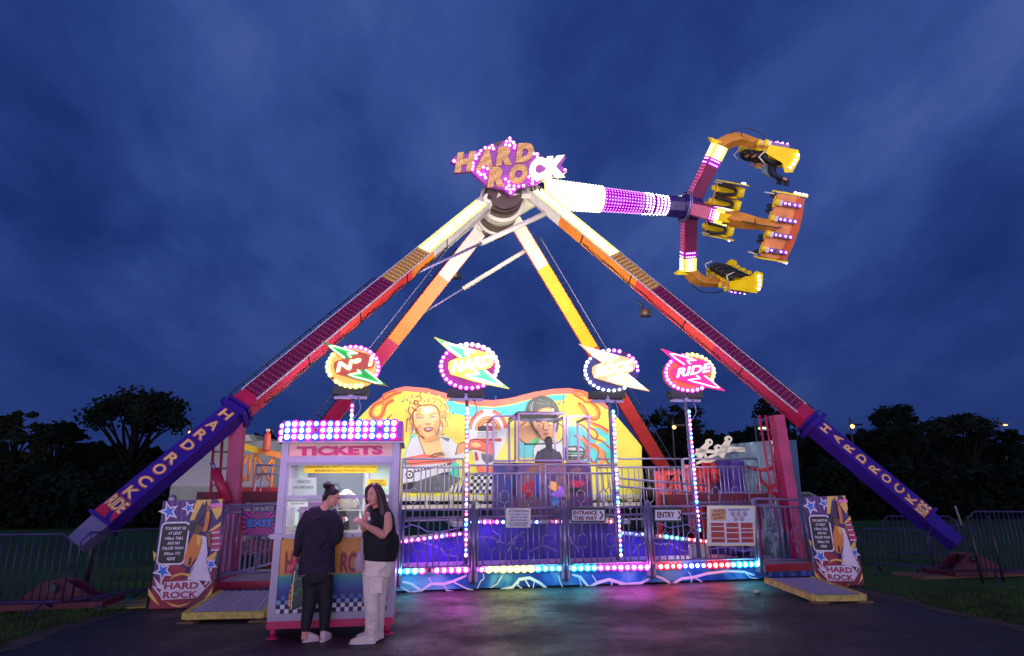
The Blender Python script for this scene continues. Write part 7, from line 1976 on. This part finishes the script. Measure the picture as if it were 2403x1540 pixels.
mb.sweep([w(884, 1192, .04), w(886, 1202, .04), w(889, 1222, .04), w(890, 1255, .03), w(891, 1285, .03), w(890, 1305, .03), w(889, 1315, .03)], [(.075, .065), (.155, .10), (.185, .15), (.20, .17), (.215, .175), (.21, .17), (.20, .16)], M_blk2, 20, side=DU)
mb.sweep([w(898, 1232, .1), w(915, 1265, .08), w(916, 1295, .07), w(908, 1308, .05)], [.08, .11, .10, .07], M_blk2, 12)
mb.ball(w(878, 1238, -.10), (.09, .07, .09), M_blk2, 12, 8)
for (x0, y0, x1, y1) in ((900, 1270, 925, 1240), (905, 1290, 925, 1262), (862, 1300, 905, 1312), (870, 1255, 880, 1290)):
    mb.sweep([w(x0, y0, -.13), w((x0 + x1) / 2, (y0 + y1) / 2, -.12), w(x1, y1, -.06)], [.006, .018, .006], M_blk2, 6)
tp2 = fused('top', mb, M_blk2, W2, .009, 2)
mb = MB(); mb.poly([w(863.5, 1213, -.205), w(869, 1212.5, -.205), w(868.5, 1221, -.205), w(863, 1221.5, -.205)], M_cream, Vec((0, .02, 0))); mb.build('badge', tp2)
M_cargo = mat('beige cargo cotton', rgb(236, 214, 204), .8, var=.12, nscale=9, bump=.6)
mb = MB()
mb.sweep([w(889, 1305, .04), w(888, 1325, .04), w(884, 1350, .04)], [(.185, .155), (.19, .16), (.175, .15)], M_cargo, 18, side=DU)
mb.sweep([w(874, 1340, -.01), w(872, 1395, -.01), w(874, 1440, -.01), w(873, 1480, -.01), w(871, 1503, -.01)], [(.115, .12), (.096, .108), (.082, .094), (.08, .094), (.09, .104)], M_cargo, 16, side=DU)
mb.sweep([w(895, 1340, .1), w(890, 1395, .1), w(887, 1440, .1), w(885, 1480, .1), w(884, 1498, .1)], [(.10, .11), (.088, .10), (.078, .088), (.076, .086), (.084, .094)], M_cargo, 16, side=DU)
for (x0, y0, x1, y1) in ((858, 1350, 880, 1356), (856, 1440, 884, 1448), (854, 1462, 880, 1455), (856, 1478, 884, 1486), (858, 1492, 882, 1484), (885, 1345, 905, 1330)):
    mb.sweep([w(x0, y0, -.1), w((x0 + x1) / 2, (y0 + y1) / 2, -.13), w(x1, y1, -.1)], [.006, .018, .006], M_cargo, 6)
tr2 = fused('trousers', mb, M_cargo, W2, .009, 2)
mb = MB(); mb.box(w(884, 1372, -.135), (.13, .03, .17), M_cargo); mb.box(w(884, 1360, -.15), (.14, .02, .05), M_cargo); mb.build('pocket', tr2)
mb = MB()
for dx, z_, rr_ in ((0, .04, 0),):
    mb.ball(at2(0, -.03, .035), (.086, .092, .092), M_hairb, 18, 12, A32)
for q in (-1, 1):
    mb.sweep([at2(q * .012, .035, .118), at2(q * .060, .052, .082), at2(q * .084, .020, .0), at2(q * .090, -.01, -.09), at2(q * .095, -.02, -.2), at2(q * .085, -.01, -.32)], [.018, .02, .028, .036, .046, .012], M_hairb, 10)
    mb.sweep([at2(q * .02, .0, .12), at2(q * .075, -.01, .06), at2(q * .085, -.04, -.06), at2(q * .10, -.07, -.2), at2(q * .07, -.07, -.34)], [.03, .035, .045, .055, .02], M_hairb, 10)
mb.sweep([at2(0, -.08, .05), at2(0, -.10, -.08), at2(0, -.10, -.22), at2(0, -.09, -.36)], [(.08, .04), (.10, .045), (.12, .045), (.07, .02)], M_hairb, 14, side=A32[0])
fused('hair', mb, mat('long brown hair', rgb(62, 34, 44), .45, var=.35, nscale=60), W2, .0065, 2)
M_shoe2 = mat('cream sneaker', rgb(225, 205, 190), .6)
h3, h4 = G(876, 1511), G(885, 1503)
s_ = shoe(W2, Vec((h3.x + .01, h3.y, 0)), Vec((h3.x - .25, h3.y - .03, 0)), M_shoe2, sole=mat('white sole', rgb(235, 225, 232), .6)); 
mb = MB(); pmd = Vec((h3.x - .1, h3.y - .055, .05)); mb.stroke([pmd + Vec((-.03, 0, -.01)), pmd + Vec((.0, 0, .012)), pmd + Vec((.06, .006, .02))], .014, M_white, Vec((0, -1, 0))); mb.build('side_flash', s_)
shoe(W2, Vec((h4.x + .0, h4.y + .05, 0)), Vec((h4.x - .25, h4.y + .04, 0)), M_shoe2, sole=_M['white sole'])
t = thing('plastic_bag', 'small clear plastic bag hanging beside the woman with long hair', 'bag', w(845, 1330, -.05)); mb = MB()
mb.sweep([w(851, 1262, -.12), w(849, 1290, -.1), w(846, 1305, -.1), w(843, 1325, -.08), w(843, 1340, -.08)], [.006, .02, .05, .062, .045], mat('cloudy plastic', rgb(220, 200, 215), .2, trans=.6, var=.2), 12); mb.build('bag', t)

# --- riders in the top seat row
Rc, X, Y_, Z_ = rows[0]
lc = lambda a_, b_, c_: Rc + X * a_ + Y_ * b_ + Z_ * c_
for j, (aa, shirt, jean, lab) in enumerate(((-.23, mat('grey shirt', rgb(74, 66, 80), .7), mat('faded jeans', rgb(150, 180, 205), .7), 'rider in faded jeans hanging in the top seat row, legs dangling'),
                                          (.23, mat('dark shirt', rgb(30, 24, 34), .7), mat('dark jeans', rgb(40, 50, 74), .7), 'rider in dark trousers beside the other rider in the top seat row'))):
    t = thing('person', lab, 'person', lc(aa, -.3, -.3), 'riders in the top seat row')
    mb = MB(); mb.ball(lc(aa, -.28, .50), .105, M_skinp, 12, 10); mb.tube(lc(aa, -.25, .3), lc(aa, -.28, .45), .05, M_skinp, 8)
    mb.sweep([lc(aa, -.24, .30), lc(aa, -.24, .1), lc(aa, -.25, -.2)], [(.17, .1), (.17, .11), (.15, .1)], M_skinp, 12, side=X)
    for q in (-1, 1):
        mb.sweep([lc(aa + q * .17, -.24, .26), lc(aa + q * .2, -.36, .05), lc(aa + q * .13, -.56, .12)], [.05, .04, .03], M_skinp, 8)
        hand(mb, lc(aa + q * .13, -.56, .12), -Y_, (-Y_ * .5 + Z_), M_skinp, .9, 1.2)
        mb.sweep([lc(aa + q * .08, -.26, -.22), lc(aa + q * .1, -.7, -.26), lc(aa + q * .1, -.82, -.62), lc(aa + q * .1, -.86, -.78)], [.085, .065, .045, .04], M_skinp, 10)
    fused('body', mb, M_skinp, t, .014, 3)
    mb = MB(); mb.sweep([lc(aa, -.24, .34), lc(aa, -.24, .1), lc(aa, -.25, -.2)], [(.18, .12), (.19, .13), (.17, .12)], shirt, 12, side=X)
    for q in (-1, 1): mb.sweep([lc(aa + q * .17, -.24, .27), lc(aa + q * .2, -.34, .12)], [.07, .06], shirt, 8, sub=0)
    mb.build('shirt', t)
    mb = MB()
    for q in (-1, 1): mb.sweep([lc(aa + q * .08, -.24, -.22), lc(aa + q * .1, -.7, -.26), lc(aa + q * .1, -.83, -.60)], [.1, .08, .062], jean, 10)
    mb.build('trousers', t)
    mb = MB()
    for q in (-1, 1): mb.sweep([lc(aa + q * .1, -.84, -.76), lc(aa + q * .1, -.9, -.84), lc(aa + q * .1, -1.04, -.84)], [.05, .055, .04], M_dark, 8)
    mb.build('shoes', t)
    mb = MB(); mb.ball(lc(aa, -.25, .53), (.115, .115, .115), M_hairb, 12, 8); mb.build('hair', t)
